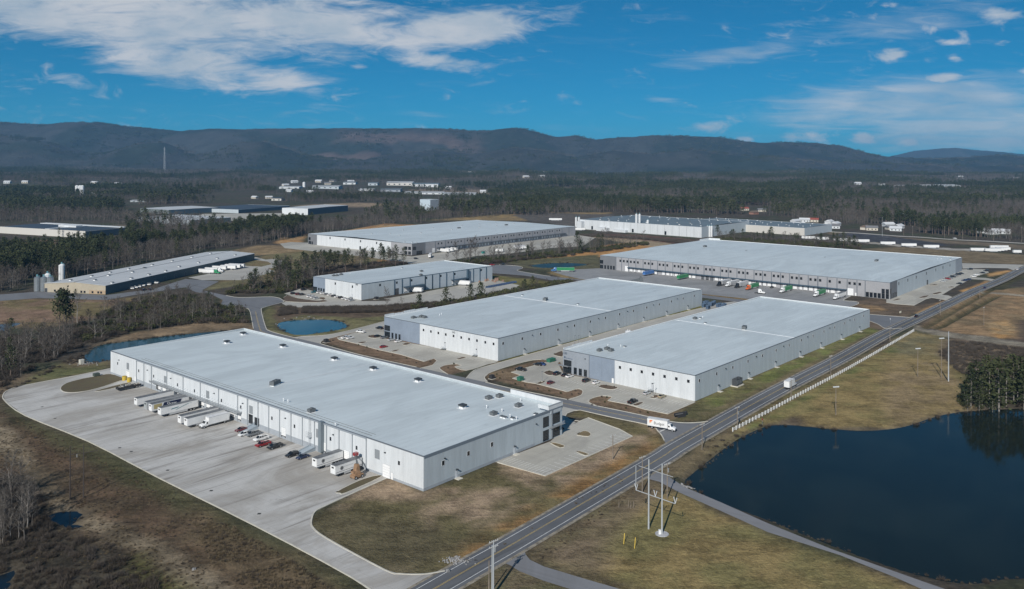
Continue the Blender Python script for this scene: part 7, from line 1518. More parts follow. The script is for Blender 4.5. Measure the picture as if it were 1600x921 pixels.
t = thing('storage_tank', 'white tank standing behind the front right warehouse roof', 'tank', (*G(982, 541), 0)); MB().tube((0, 0, 0), (0, 0, 8.4), 1.9, n=20).build('tank', SILO_W, t); MB().tube((0, 0, 8.4), (0, 0, 8.8), 1.9, .6, 20).build('tank_roof', SILO_W, t); MB().tube((-.5, -1, 8.5), (-.5, -1, 9.7), .2, n=6).tube((.6, -1, 8.5), (.6, -1, 9.4), .18, n=6).build('vent_pipe', SILO_W, t)
# yellow bollard tubs by the door
for px, py, lab in ((194, 594.5, 'left yellow tub beside the white overhead door'), (201.5, 597, 'right yellow tub beside the white overhead door')): p = Vector(base(px, py)); t = thing('yellow_tub', lab, 'tub', (p.x, p.y, .02)); MB().tube((0, 0, 0), (0, 0, 1.9), .85, .95, 12).build('tub', M('tub_yellow', (.50, .36, .05), .6), t); MB().tube((0, 0, 1.9), (0, 0, 2.0), .98, n=12).build('rim', M('tub_rim', (.35, .25, .04), .6), t)
# road signs, valve posts, pipes
for px, py, lab in ((1191, 664, 'stop sign at the mouth of the side road'), (412, 496, 'small road sign beside the side road by the blue pond'), (1391, 505, 'road sign at the junction by the grey warehouse')):
    p = Vector(base(px, py)); t = thing('road_sign', lab, 'sign', p, R(-70)); MB().tube((0, 0, 0), (0, 0, 2.3), .045, n=6).build('post', GALV, t); m = MB(); m.tube((0, .03, 2.7), (0, .06, 2.7), .42, n=8); m.build('sign_face', PAINT['red'] if 'stop' in lab else FRAME_W, t)
# pallets and stacks beside the small warehouse
k = 0
for i in range(11):
    px, py = 763+i*4.0, 449.8-i*.75
    p = Vector(base(px, py)); t = thing('pallet_stack', 'blue pallet stacks in a long row by the brush behind the small warehouse', 'pallets', (p.x, p.y, .02), R(30), 'blue pallet stacks'); m = MB()
    for j in range(6): m.box(-2.2, 2.2, -.9, .9, j*.24, j*.24+.17)
    m.build('pallets', M('pallet_blue', (.06, .10, .19), .7, .3, .6), t)
for i in range(16):
    px, py = rng.uniform(748, 790), rng.uniform(437.5, 441.5); p = Vector(base(px, py)); t = thing('crate_pile', 'brown crates scattered at the right end of the small warehouse', 'crates', (p.x, p.y, .02), rng.uniform(0, 3), 'brown crates by the small warehouse'); MB().box(-.9, .9, -.7, .7, 0, .9).box(-.7, .6, -.5, .6, .9, rng.uniform(1.2, 2)).build('crates', M('crate_brown', (.24, .15, .11), .8, .3, .6), t)
# steel stacks behind the middle warehouses, with tarp heap
for i in range(14):
    px, py = 1098+rng.uniform(0, 34), 480+rng.uniform(-4, 4); p = Vector(base(px, py)); t = thing('rack_stack', 'blue grey steel racks stacked between the two middle warehouses', 'racks', (p.x, p.y, .02), HA, 'steel rack stacks'); m = MB()
    for j in range(4): m.box(-1.6, 1.6, -1.0, 1.0, j*.7, j*.7+.12).box(-1.6, -1.45, -1.0, 1.0, j*.7, j*.7+.7).box(1.45, 1.6, -1.0, 1.0, j*.7, j*.7+.7)
    m.build('racks', M('rack_blue', (.07, .11, .17), .6, .3, .6), t)
# rock heaps and riprap
def rocks(name, label, px, py, n, spread, size, mat):
    x, y = G(px, py); m = MB()
    for k in range(n):
        a = rng.normal(0, spread, 2); s = rng.uniform(.5, 1)*size; c = Vector((x+a[0], y+a[1]*.6, ground_z(x+a[0], y+a[1]*.6)+s*.3)); q = [Vector(rng.normal(size=3)).normalized() for _ in range(2)]
        m.tube(c-q[0]*s*.5, c+q[0]*s*.5, s*.65, s*.4, 5)
    o = m.build(name, mat); props(o, label, 'rocks', None, 'stuff'); return o
ROCKM = M('pale_rock', (.24, .235, .23), .9, .3, .8)
rocks('rock_heap', 'grey rock heap on the lawn edge near the bottom utility pole', 713, 876, 110, 1.7, .42, ROCKM); rocks('rock_edge', 'pale rocks along the back edge of the blue pond', 478, 498.5, 60, 5, .8, ROCKM); rocks('rock_edge', 'pale rocks at the left tip of the blue pond', 441, 506, 26, 2, .8, ROCKM); rocks('rock_edge', 'pale boulders at the lake corner beside the path', 1074, 759, 14, 1.4, .7, ROCKM); rocks('rock_edge', 'pale rocks at the tip of the left pond by the outlet box', 133, 568, 40, 2.6, .6, ROCKM)
for px, py, s in ((700, 893, .9), (304, 890, .7), (215, 572, .8), (152, 571, .8)): rocks('boulder', 'single pale stone lying in the grass', px, py, 3, .3, s, ROCKM)
# lattice mast far away
x, y = G(257, 290); y0 = 4700; x0 = (257-800)/FPX*y0; z0 = float(terrain(x0, y0)); t = thing('radio_mast', 'lattice transmission tower standing over the far woods at left', 'tower', (x0, y0, z0)); H_ = HC+(YH-232)/FPX*y0-z0; m = MB()
for s in ((-1, -1), (1, -1), (1, 1), (-1, 1)): m.tube((s[0]*5, s[1]*5, 0), (s[0]*1.2, s[1]*1.2, H_), .32, .25, 4)
m.build('leg', M('mast_steel', (.36, .38, .40), .6), t); m = MB()
for k in range(9):
    a = 5-3.8*k/9; b = 5-3.8*(k+1)/9; za, zb = H_*k/9, H_*(k+1)/9
    for s in (-1, 1): m.tube((-a, s*a, za), (b, s*b, zb), .25, n=4).tube((a, s*a, za), (-b, s*b, zb), .25, n=4)
m.build('bracing', M('mast_steel', (.36, .38, .40), .6), t)
for z in (.62, .78, .93): MB().box(-6.5, 6.5, -.5, .5, H_*z-.4, H_*z+.4).build('crossarm', M('mast_steel', (.36, .38, .40), .6), t)
# ------------------------------------------------------------------ trees
BARK = M('bark_grey', (.125, .108, .093), .9, .3, .8); BARK_P = M('bark_pale', (.21, .19, .168), .9, .3, .8); BARK_PINE = M('bark_pine', (.17, .125, .10), .9, .3, .8)
TWIG = M('twigs_grey', (.120, .105, .090), .95, .25, .25, objvar=.45); TWIG2 = M('twigs_brown', (.086, .071, .058), .95, .3, .25, objvar=.4)
def leaf_mat(name, c, c2):
    mt = bpy.data.materials.new(name); mt.use_nodes = True; t = NT(mt.node_tree); b = mt.node_tree.nodes['Principled BSDF']; b.inputs['Roughness'].default_value = .8; b.inputs['Specular IOR Level'].default_value = .15
    pos = t.n('ShaderNodeNewGeometry').outputs['Position']; oi = t.n('ShaderNodeObjectInfo').outputs['Random']
    f = t.m('ADD', t.m('MULTIPLY', t.noise(pos, .55, 3, .6), .8), t.m('MULTIPLY', oi, .45))
    mt.node_tree.links.new(t.mix(t.mr(f, .25, .95), c, c2), b.inputs['Base Color']); return mt
PINE = leaf_mat('pine_needles', (.022, .031, .013), (.060, .067, .029)); SHRUBG = leaf_mat('shrub_leaves', (.035, .045, .018), (.075, .075, .03)); STRAW = leaf_mat('straw_blades', (.095, .073, .045), (.165, .128, .08)); REED = leaf_mat('dark_brush', (.042, .035, .028), (.085, .068, .052))
def sliver(m, p, q, w, rs, mat=0):
    d = (q-p); s = d.cross(Vector(rs.normal(size=3))); s = s.normalized()*w if s.length > 1e-6 else Vector((w, 0, 0))
    m.add([p-s, p+s, q], [(0, 1, 2)], mat)
def bare_tree(seed, h, spread=.36, ntw=260, lim=12, w=.05):
    rs = np.random.default_rng(seed); tr = MB(); cr = MB(); r0 = h*.014
    pts = [Vector((0, 0, -.3))]; n = 5
    for k in range(1, n+1): pts.append(Vector((rs.normal(0, .012)*h*k/2, rs.normal(0, .012)*h*k/2, h*.82*k/n)))
    for k in range(n): tr.tube(pts[k], pts[k+1], r0*(1-.82*k/n), r0*(1-.82*(k+1)/n), 6, 0, caps=False)
    ends = []
    for k in range(lim):
        f = .26+.72*(k+.5)/lim; i = min(int(f*n), n-1); p = pts[i].lerp(pts[i+1], f*n-i); a = 2.4*k+rs.uniform(-.5, .5); up = .55+.7*f+rs.normal(0, .12)
        L = h*spread*(1.15-.75*f)*rs.uniform(.75, 1.2); d = Vector((math.cos(a), math.sin(a), up)).normalized(); q = p+d*L; mid = p.lerp(q, .5)+Vector((0, 0, L*.06))
        tr.tube(p, mid, r0*.42*(1-.6*f), r0*.26*(1-.6*f), 4, 0, False); tr.tube(mid, q, r0*.26*(1-.6*f), r0*.06, 4, 0, False)
        ends += [(p.lerp(mid, .6), d, L), (mid, d, L), (mid.lerp(q, .5), d, L), (q, d, L*.7)]
    ends.append((pts[-1], Vector((0, 0, 1)), h*.15))
    for k in range(ntw):
        p, d, L = ends[rs.integers(len(ends))]; p = p+Vector(rs.normal(0, .04*L+.08, 3)); v = (d*.7+Vector(rs.normal(0, .55, 3))+Vector((0, 0, .45))).normalized(); sliver(cr, p, p+v*h*rs.uniform(.05, .13), w*rs.uniform(.6, 1.5), rs)
    return tr, cr
def pine_tree(seed, h, clear=.42, wid=.17, n=330, leaf=.55):
    rs = np.random.default_rng(seed); tr = MB(); cr = MB(); r0 = h*.0125
    lean = Vector((rs.normal(0, .015)*h, rs.normal(0, .015)*h, 0)); top = Vector((0, 0, h*.96))+lean; mid = Vector((0, 0, h*.5))+lean*.3
    tr.tube((0, 0, -.3), mid, r0, r0*.68, 7, 0, False); tr.tube(mid, top, r0*.68, r0*.08, 6, 0, False)
    nb = 26
    for k in range(nb):
        f = clear+(1-clear)*(k+.3)/nb; p = mid.lerp(top, (f-.5)/.46) if f > .5 else Vector((0, 0, 0)).lerp(mid, f/.5)
        g = (f-clear)/(1-clear); rad = h*wid*(math.sin(math.pi*min(1, .22+.80*g))**.8)*rs.uniform(.6, 1.25); a = 2.4*k+rs.uniform(-.4, .4)
        q = p+Vector((math.cos(a)*rad, math.sin(a)*rad, rad*(.12+.35*g))); tr.tube(p, q, r0*.22, r0*.05, 3, 0, False)
        for j in range(n//nb):
            t = rs.uniform(.25, 1.08); c = p.lerp(q, t)+Vector(rs.normal(0, 1, 3))*(.35+.07*rad+.02*h); c.z += rs.uniform(-.1, .35)
            ax = Vector(rs.normal(size=3)).normalized(); bx = ax.orthogonal().normalized(); cx = ax.cross(bx); s = leaf*h/20*rs.uniform(.6, 1.3)
            cr.add([c-bx*s-cx*s*.25, c+bx*s*.2-cx*s*.7, c+bx*s+cx*s*.2, c-bx*s*.1+cx*s*.75], [(0, 1, 2, 3)])
    return tr, cr
def shrub(seed, h, wdt, n=120, w=.05, leafy=0.0):
    rs = np.random.default_rng(seed); m = MB()
    for k in range(n):
        a = rs.uniform(0, 6.28); r = wdt*math.sqrt(rs.uniform(0, 1)); p = Vector((math.cos(a)*r*.5, math.sin(a)*r*.5, -.1)); q = Vector((math.cos(a)*r, math.sin(a)*r, h*rs.uniform(.45, 1)*(1-.35*(r/wdt)**2)))
        b = p.lerp(q, rs.uniform(.2, .5)); sliver(m, b, q+Vector(rs.normal(0, .12*h, 3)), w*rs.uniform(.6, 1.6), rs)
        if rs.random() < leafy:
            c = q; ax = Vector(rs.normal(size=3)).normalized(); bx = ax.orthogonal().normalized(); cx = ax.cross(bx); s = .16*h*rs.uniform(.6, 1.3)
            m.add([c-bx*s, c-cx*s*.6, c+bx*s, c+cx*s*.6], [(0, 1, 2, 3)])
    return m
def merged(pairs, mats, name):
    m = MB()
    for (mb, k, M4) in pairs: m.add([M4 @ Vector(v) for v in mb.v] if M4 else mb.v, mb.f, k)
    return m.mesh(name, mats)
BARE = [bare_tree(100+k, 16, (.36, .30, .42, .33)[k], 300) for k in range(4)]
PINES = [pine_tree(200+k, 20, (.40, .48, .30, .44)[k], (.17, .15, .20, .16)[k]) for k in range(4)]
GROVEP = [pine_tree(260+k, 20, (.16, .26, .20)[k], (.185, .165, .215)[k], 330, .60) for k in range(3)]
EVER = [pine_tree(240+k, 12, .06, .26, 420, .75) for k in range(2)]
bare_me = [(a.mesh('trunk', (BARK, BARK, BARK_P, BARK)[k]), b.mesh('crown', (TWIG, TWIG2, TWIG, TWIG2)[k])) for k, (a, b) in enumerate(BARE)]
pine_me = [(a.mesh('trunk', BARK_PINE), b.mesh('crown', PINE)) for a, b in PINES]; grove_me = [(a.mesh('trunk', BARK_P), b.mesh('crown', PINE)) for a, b in GROVEP]; ever_me = [(a.mesh('trunk', BARK_PINE), b.mesh('crown', PINE)) for a, b in EVER]
PROT = bpy.data.collections.new('wood_kinds')
PIDX = {}
def proto(name, me): o = bpy.data.objects.new(f'kind_{len(PIDX):02d}', me); PROT.objects.link(o); PIDX[name] = len(PIDX)
for k, (a, b) in enumerate(BARE): proto(f'bare{k}', merged([(a, 0, None), (b, 1, None)], [(BARK, BARK, BARK_P, BARK)[k], (TWIG, TWIG2, TWIG, TWIG2)[k]], 'bare'))
for k, (a, b) in enumerate(PINES): proto(f'pine{k}', merged([(a, 0, None), (b, 1, None)], [BARK_PINE, PINE], 'pine'))
for k in range(3): proto(f'shrub{k}', shrub(300+k, 2.2, 1.7, 150, .045, (0, 0, .25)[k]).mesh('shrub', (TWIG2, REED, SHRUBG)[k]))
for k in range(2): proto(f'tuft{k}', shrub(320+k, .8, .75, 42, .05).mesh('tuft', (STRAW, REED)[k]))
def clump(seed, frac, size=46, n=17):
    rs = np.random.default_rng(seed); prs = []
    sb = [bare_tree(seed*10+j, 17, .42, 62, 7, .17) for j in range(3)]; spn = [pine_tree(seed*10+5+j, 21, .35, .20, 80, 1.15) for j in range(3)]
    for k in range(n):
        x, y = (k % 4-1.5)*size/4+rs.uniform(-5, 5), (k//4-1.5)*size/4+rs.uniform(-5, 5); s = rs.uniform(.65, 1.15); T = Matrix.Translation((x, y, 0)) @ Matrix.Rotation(rs.uniform(0, 6.28), 4, 'Z') @ Matrix.Scale(s, 4)
        a, b = (spn if rs.random() < frac else sb)[rs.integers(3)]; pine = (a, b) in spn
        prs += [(a, 1 if pine else 0, T), (b, 3 if pine else 2, T)]
    return merged(prs, [BARK, BARK_PINE, (TWIG, TWIG2)[seed % 2], PINE], 'clump')
for k in range(3): proto(f'clB{k}', clump(41+k, .06)); proto(f'clP{k}', clump(51+k, .88)); proto(f'clM{k}', clump(61+k, .4))

REGIONS = [  # outline on the photo (trunk feet), m2 per tree, pine share, height range, label, group
    ([(0, 522), (60, 530), (110, 512), (230, 503), (300, 495), (380, 487), (386, 500), (300, 506), (200, 522), (110, 548), (60, 574), (0, 606), (-40, 600), (-40, 530)], 62, .06, (8, 15), 'bare grey tree in the wood left of the yard and pond', 'trees in the wood left of the yard'),
    ([(195, 470), (240, 462), (300, 462), (340, 478), (330, 488), (230, 496), (140, 500)], 70, .04, (7, 13), 'bare tree in the thicket before the turning head at left', 'trees in the thicket before the turning head'),
    ([(395, 447), (440, 440), (480, 432), (500, 436), (478, 452), (440, 457), (376, 462), (352, 458)], 55, .18, (9, 16), 'tree in the grove left of the small white warehouse', 'trees in the grove by the small warehouse'),
    ([(430, 425), (480, 418), (560, 413), (650, 404), (690, 402), (650, 408), (560, 420), (490, 433), (430, 440)], 62, .45, (12, 19), 'tree in the row right behind the small white warehouse', 'trees behind the small warehouse'),
    ([(640, 484), (700, 475), (850, 446), (925, 438), (900, 442), (760, 468), (690, 482)], 90, .30, (5, 9), 'low tree in the strip between small and back left warehouse', 'trees in the strip behind the back left warehouse'),
    ([(690, 413), (760, 406), (900, 393), (1010, 380), (1013, 382), (905, 398), (760, 412)], 75, .04, (11, 18), 'tall bare tree in the line before the distant warehouse yard', 'bare trees before the distant warehouse'),
    ([(1112, 376), (1180, 380), (1300, 386), (1345, 389), (1340, 384), (1300, 380), (1200, 374), (1120, 372)], 80, .25, (9, 15), 'tree in the row before the beige factory wing', 'trees before the factory wing'),
    ([(-30, 770), (30, 765), (60, 795), (45, 850), (-40, 860)], 22, .0, (5, 8), 'small bare tree in the marsh thicket at bottom left', 'bare trees in the marsh thicket'),
]
PARK = [(-900, 470), (0, 462), (60, 446), (170, 424), (330, 391), (400, 383), (470, 371), (560, 357), (640, 350), (700, 344), (800, 337), (960, 333), (1090, 333), (1180, 339), (1240, 345), (1300, 354), (1420, 364), (1600, 376), (1900, 395), (1900, 1200), (-900, 1200)]
CLEAR = [GP(p) for p in ([(-30, 348), (190, 346), (202, 372), (180, 392), (0, 394), (-30, 375)], [(190, 322), (330, 319), (420, 317), (560, 316), (650, 316), (650, 325), (565, 332), (560, 345), (480, 351), (310, 352), (230, 345), (190, 340)], [(425, 289), (560, 288), (800, 288), (800, 307), (640, 310), (425, 302)], [(652, 310), (672, 310), (674, 336), (652, 336)])]
for o in list(COL.objects):
    if o.name.startswith('far_building') and o.parent is None:
        xs = [c[0] for ch in o.children for c in ch.bound_box]; x0, x1 = o.location.x+min(xs)-15, o.location.x+max(xs)+15; y = o.location.y; CLEAR.append([(x0, y-.07*y), (x1, y-.07*y), (x1, y+110), (x0, y+110)])
for hx, hy, hz_ in HOUSE_AT: CLEAR.append([(hx-14-.006*hy, hy-.045*hy), (hx+14+.006*hy, hy-.045*hy), (hx+22, hy+18), (hx-22, hy+18)])
parkw = GP(PARK)
def scatter_poly(poly, per):
    q = np.array(poly); lo, hi = q.min(0), q.max(0); n = int((hi-lo).prod()/per); P = rng.uniform(lo, hi, (n, 2)); return P[sdist(P, poly) < 0]
HARD = [[(v.co.x+o.location.x, v.co.y+o.location.y) for v in o.data.vertices][:0] for o in []]
cand = []                                                   # (apparent size, kind, x, y, h, label, group)
for poly, per, share, (h0, h1), lab, grp in REGIONS:
    for x, y in scatter_poly(GP(poly), per):
        cand.append(['pine' if rng.random() < share else 'bare', x, y, rng.uniform(h0, h1), lab, grp])
# forest round the park, closer part tree by tree
N = 46000; Yr = np.sqrt(rng.uniform(420**2, 1260**2, N)); Xr = rng.uniform(-.70, .70, N)*Yr; P = np.stack([Xr, Yr], 1)
ok = sdist(P, parkw) > 2
for c in CLEAR: ok &= sdist(P, c) > 0
ok &= rng.random(N) < .42
P = P[ok]; typ = fbm(P[:, 0]/85, P[:, 1]/85, 71, 3); hh = fbm(P[:, 0]/60, P[:, 1]/60, 81, 2)
for (x, y), t_, h_ in zip(P, typ, hh):
    pine = rng.random() < np.clip((t_-.535)*8+.2, .03, .9)
    lab, grp = ('bare tree in the wide wood behind the tan building', 'trees in the wood behind the tan building') if x < -150 else ('tree in the forest edge behind the factory', 'trees in the forest behind the factory')
    cand.append(['pine' if pine else 'bare', x, y, (11+9*h_)*(1.25 if pine else .95)*rng.uniform(.8, 1.15), lab if not pine else lab.replace('bare tree', 'pine').replace('tree in', 'pine in'), grp if not pine else grp.replace('trees', 'pines')])
single = [  # trees that stand out: kind, photo foot, photo top, label
    ('pine', 93, 520, 455, 'left one of three tall pines standing together left of the pond'), ('pine', 99, 521, 452, 'middle one of three tall pines standing together left of the pond'), ('pine', 104, 520, 456, 'right one of three tall pines standing together left of the pond'),
    ('bare', 121, 505, 452, 'tall thin bare tree just right of the three left pines'), ('bare', 67, 547, 510, 'white stemmed bare tree before the left wood, nearest the yard'), ('bare', 38, 532, 507, 'white stemmed bare tree left of the pines, by the small pond'), ('bare', 180, 496, 462, 'lone bare tree in front of the tan building'),
    ('bare', 21, 572, 528, 'bare tree at the lower end of the left wood'), ('bare', 604, 484, 446, 'lone bare tree before the small warehouse corner'), ('bare', 628, 482, 462, 'small bare tree right of the lone one before the small warehouse'), ('bare', 390, 456, 422, 'big bare tree beside the pale lane at left'),
    ('pine', 463, 452, 409, 'dark pine left of the small white warehouse'), ('pine', 540, 428, 395, 'pine behind the roof of the small warehouse, leftmost of its row'), ('pine', 572, 424, 397, 'pine second in the row behind the small warehouse'), ('pine', 618, 416, 384, 'tallest pine in the row behind the small warehouse'), ('pine', 630, 414, 387, 'rightmost pine in the row behind the small warehouse'), ('pine', 600, 420, 391, 'pine third in the row behind the small warehouse'),
    ('ever', 696, 478, 450, 'round evergreen between the small and back left warehouse'), ('ever', 735, 470, 444, 'wide evergreen between the warehouses, beside the round one'), ('ever', 752, 468, 442, 'evergreen right of the wide one between the warehouses'), ('ever', 655, 482, 460, 'evergreen at the left end of the strip between the warehouses'), ('ever', 832, 452, 432, 'small pine at the right end of the strip between the warehouses'), ('ever', 820, 455, 437, 'dark bush at the right end of the strip between the warehouses'),
    ('pine', 902, 393, 363, 'pine at the right end of the distant warehouse yard'), ('ever', 907, 396, 376, 'dark bush below the pine by the distant yard'), ('pine', 1121, 371, 352, 'pine close to the slim silos of the factory'), ('pine', 1205, 378, 355, 'pine before the middle of the beige factory wing'), ('pine', 1318, 387, 364, 'left dark evergreen before the far trailers'), ('ever', 1335, 386, 368, 'right dark evergreen before the far trailers'), ('ever', 1309, 388, 373, 'low dark evergreen at the left of the far pair'),
    ('pine', 92, 371, 356, 'small pine before the flat building at far left'), ('bare', 742, 410, 366, 'tallest bare tree behind the small warehouse roof'), ('bare', 735, 411, 370, 'bare tree left of the tallest one behind the small warehouse roof'), ('bare', 713, 413, 373, 'bare tree farther left of the tallest one behind the small roof'), ('bare', 873, 398, 366, 'bare tree between distant warehouse and grey warehouse, left'), ('bare', 945, 391, 352, 'bare tree before the factory, left of the grey warehouse'), ('bare', 985, 384, 362, 'bare tree by the left roof corner of the grey warehouse'),
    ('ever', 118, 462, 452, 'round bush before the tan building'),
]
GROVE = [(1507, 633, 596), (1517, 637, 585), (1526, 630, 566), (1535, 636, 575), (1546, 637, 566), (1561, 640, 557), (1556, 622, 558), (1572, 634, 562), (1584, 629, 556), (1590, 628, 558), (1600, 637, 560), (1516, 620, 572), (1541, 618, 556), (1607, 622, 556), (1618, 634, 560), (1530, 640, 606), (1512, 640, 612), (1551, 641, 604), (1576, 620, 560), (1632, 628, 552)]
for k, (px, py, pt) in enumerate(GROVE): single.append(('grove', px, py, pt, 'pine in the dense dark grove on the lake shore at right'))
def put_tree(kind, x, y, h, label, group=None, z=None):
    if kind == 'bare': k = int(rng.integers(4)); me, H0, nm, cat = bare_me[k], 16, 'bare_tree', 'tree'
    elif kind == 'grove': k = int(rng.integers(3)); me, H0, nm, cat = grove_me[k], 20, 'pine_tree', 'tree'
    elif kind == 'ever': k = int(rng.integers(2)); me, H0, nm, cat = ever_me[k], 12, 'evergreen_tree', 'tree'
    else: k = int(rng.integers(4)); me, H0, nm, cat = pine_me[k], 20, 'pine_tree', 'tree'
    t = thing(nm, label, cat, (x, y, ground_z(x, y) if z is None else z), rng.uniform(0, 6.28), group); s = h/H0; w = s*rng.uniform(.9, 1.15)*(1.08 if kind == 'grove' else 1); t.scale = (w, w, s)
    link('trunk', me[0], t); link('crown', me[1], t)
for kind, px, py, pt, lab in single:
    x, y = G(px, py); h = (py-pt)/FPX*y; put_tree(kind, x, y, h, lab, 'pines of the lake shore grove' if kind == 'grove' else None)
single_xy = np.array([G(s[1], s[2]) for s in single])
# keep trees off paving, water and buildings
solid = [[tuple((o.matrix_world @ v.co)[:2]) for v in o.data.vertices] for o in COL.objects if o.parent is None and o.type == 'MESH' and o.get('kind') == 'structure' and o.name.split('.')[0] in ('truck_yard', 'car_park', 'drive', 'side_road', 'approach_road', 'lake_path', 'field_road', 'lane')]
for B_ in (C, Ew, Dw, Gw, Hw, Iw, Fw, Jw, J2): c = [B_.N, B_.N+B_.A*B_.a, B_.N+B_.A*B_.a+B_.B*B_.b, B_.N+B_.B*B_.b]; solid.append([(v.x, v.y) for v in c])
solid += list(WPOLY.values())
def free(P, margin=2.5):
    ok = np.ones(len(P), bool)
    for poly in solid:
        q = np.array(poly); lo, hi = q.min(0)-margin, q.max(0)+margin; s = (P[:, 0] > lo[0]) & (P[:, 0] < hi[0]) & (P[:, 1] > lo[1]) & (P[:, 1] < hi[1])
        if s.any(): ok[np.where(s)[0]] &= sdist(P[s], poly) > margin
    return ok
PC = np.array([(c[1], c[2]) for c in cand]); okc = free(PC); cand = [c for c, k in zip(cand, okc) if k and abs(c[1])/c[2] < .66]
cand.sort(key=lambda c: -c[3]/c[2]*(1 if abs(c[1]/c[2]) < .615 else .01))
n_ind = 300-len(single)
for kind, x, y, h, lab, grp in cand[:n_ind]: put_tree(kind, x, y, h, lab if kind != 'pine' or 'pine' in lab else lab.replace('bare grey tree', 'pine').replace('bare tree', 'pine').replace('tall bare tree', 'tall pine').replace('tree', 'pine', 1), grp if kind != 'pine' or 'pines' in grp else 'pines, '+grp)
# everything past that: one wood
inst = []                                                   # x, y, z, kind, rot, scale
for kind, x, y, h, lab, grp in cand[n_ind:]:
    k = rng.integers(4); inst.append((x, y, ground_z(x, y), PIDX[f'{kind}{k}'], rng.uniform(0, 6.28), h/(16 if kind == 'bare' else 20)))
def clumps(y0, y1, step, scale, zf):
    ys = np.arange(y0, y1, step); L = []
    for yy in ys:
        xs = np.arange(-.66*yy-60, .66*yy+60, step); L.append(np.stack([xs, np.full(len(xs), yy)], 1))
    P = np.concatenate(L); P = P+rng.uniform(-.42, .42, P.shape)*step; ok = sdist(P, parkw) > 8
    thin = rng.random(len(P)) < .30
    for k_, c in enumerate(CLEAR): ok &= (sdist(P, c) > 14) | (thin & (k_ == 2))
    # clearings and lanes in the woods
    ok &= fbm(P[:, 0]/420, P[:, 1]/300, 91, 3) < .665
    P = P[ok]; t1 = fbm(P[:, 0]/430, P[:, 1]/170, 95, 4); sz = fbm(P[:, 0]/200, P[:, 1]/200, 97, 2)
    for (x, y), t_, s_ in zip(P, t1, sz):
        u = t_+rng.normal(0, .035); nm = 'clP' if u > .60 else ('clM' if u > .53 else 'clB')
        inst.append((x, y, zf(x, y), PIDX[f'{nm}{rng.integers(3)}'], rng.uniform(0, 6.28), scale*(.55+.75*s_)*rng.uniform(.8, 1.15)))
clumps(1255, 2600, 33, 1.0, lambda x, y: float(terrain(x, y))-.3)
clumps(2600, 5150, 44, 1.1, lambda x, y: float(terrain(x, y))-.3)
clumps(7420, 7610, 34, .50, lambda x, y: hill_z(x, y)-2)
clumps(5150, 7420, 58, .95, lambda x, y: max(hill_z(x, y), float(terrain(x, y)))-3)
# the row of trunks along the forest edge behind the sites
for px in np.arange(690, 1110, 3.2):
    py = np.interp(px, [690, 760, 830, 960, 1110], [338, 336, 333.5, 332, 334])-rng.uniform(.3, 3.5); x, y = G(px, py); inst.append((x, y, -.2, PIDX[f'{"pine" if rng.random() < .55 else "bare"}{rng.integers(4)}'], rng.uniform(0, 6.28), rng.uniform(1.15, 1.6)))
for px in np.arange(560, 660, 2.6):
    py = np.interp(px, [560, 640, 660], [347, 341, 338])+rng.uniform(-9, 2); x, y = G(px, py); inst.append((x, y, -.2, PIDX[f'bare{rng.integers(4)}'], rng.uniform(0, 6.28), rng.uniform(.6, 1.0)))
for px in np.arange(470, 660, 2.0):
    x, y = G(px, rng.uniform(312, 316.5)); inst.append((x, y, -.2, PIDX[f'pine{rng.integers(4)}'], rng.uniform(0, 6.28), rng.uniform(.9, 1.2)))

def wood_object(name, label, pts, cat):
    a = np.array(pts, float); me = bpy.data.meshes.new(name); me.vertices.add(len(a)); me.vertices.foreach_set('co', a[:, :3].astype(np.float32).ravel())
    for nm, typ, col in (('pi', 'INT', a[:, 3].astype(np.int32)), ('rot', 'FLOAT', a[:, 4].astype(np.float32)), ('scl', 'FLOAT', a[:, 5].astype(np.float32))):
        at = me.attributes.new(nm, typ, 'POINT'); at.data.foreach_set('value', col)
    o = props(link(name, me), label, cat, None, 'stuff')
    ng = bpy.data.node_groups.new(name, 'GeometryNodeTree'); ng.interface.new_socket('Geometry', in_out='INPUT', socket_type='NodeSocketGeometry'); ng.interface.new_socket('Geometry', in_out='OUTPUT', socket_type='NodeSocketGeometry')
    nd = ng.nodes; gi = nd.new('NodeGroupInput'); go = nd.new('NodeGroupOutput'); ci = nd.new('GeometryNodeCollectionInfo'); ci.inputs['Collection'].default_value = PROT; ci.inputs['Separate Children'].default_value = True; ci.inputs['Reset Children'].default_value = True
    ip = nd.new('GeometryNodeInstanceOnPoints'); ip.inputs['Pick Instance'].default_value = True
    def attr(nm, dt): n = nd.new('GeometryNodeInputNamedAttribute'); n.data_type = dt; n.inputs['Name'].default_value = nm; return n.outputs['Attribute']
    cx = nd.new('ShaderNodeCombineXYZ'); ng.links.new(attr('rot', 'FLOAT'), cx.inputs['Z'])
    ng.links.new(gi.outputs[0], ip.inputs['Points']); ng.links.new(ci.outputs[0], ip.inputs['Instance']); ng.links.new(attr('pi', 'INT'), ip.inputs['Instance Index']); ng.links.new(cx.outputs[0], ip.inputs['Rotation']); ng.links.new(attr('scl', 'FLOAT'), ip.inputs['Scale']); ng.links.new(ip.outputs[0], go.inputs[0])
    o.modifiers.new('scatter', 'NODES').node_group = ng; return o
wood_object('woodland', 'wide grey brown winter woodland with dark pines, out to the mountains', inst, 'woodland')

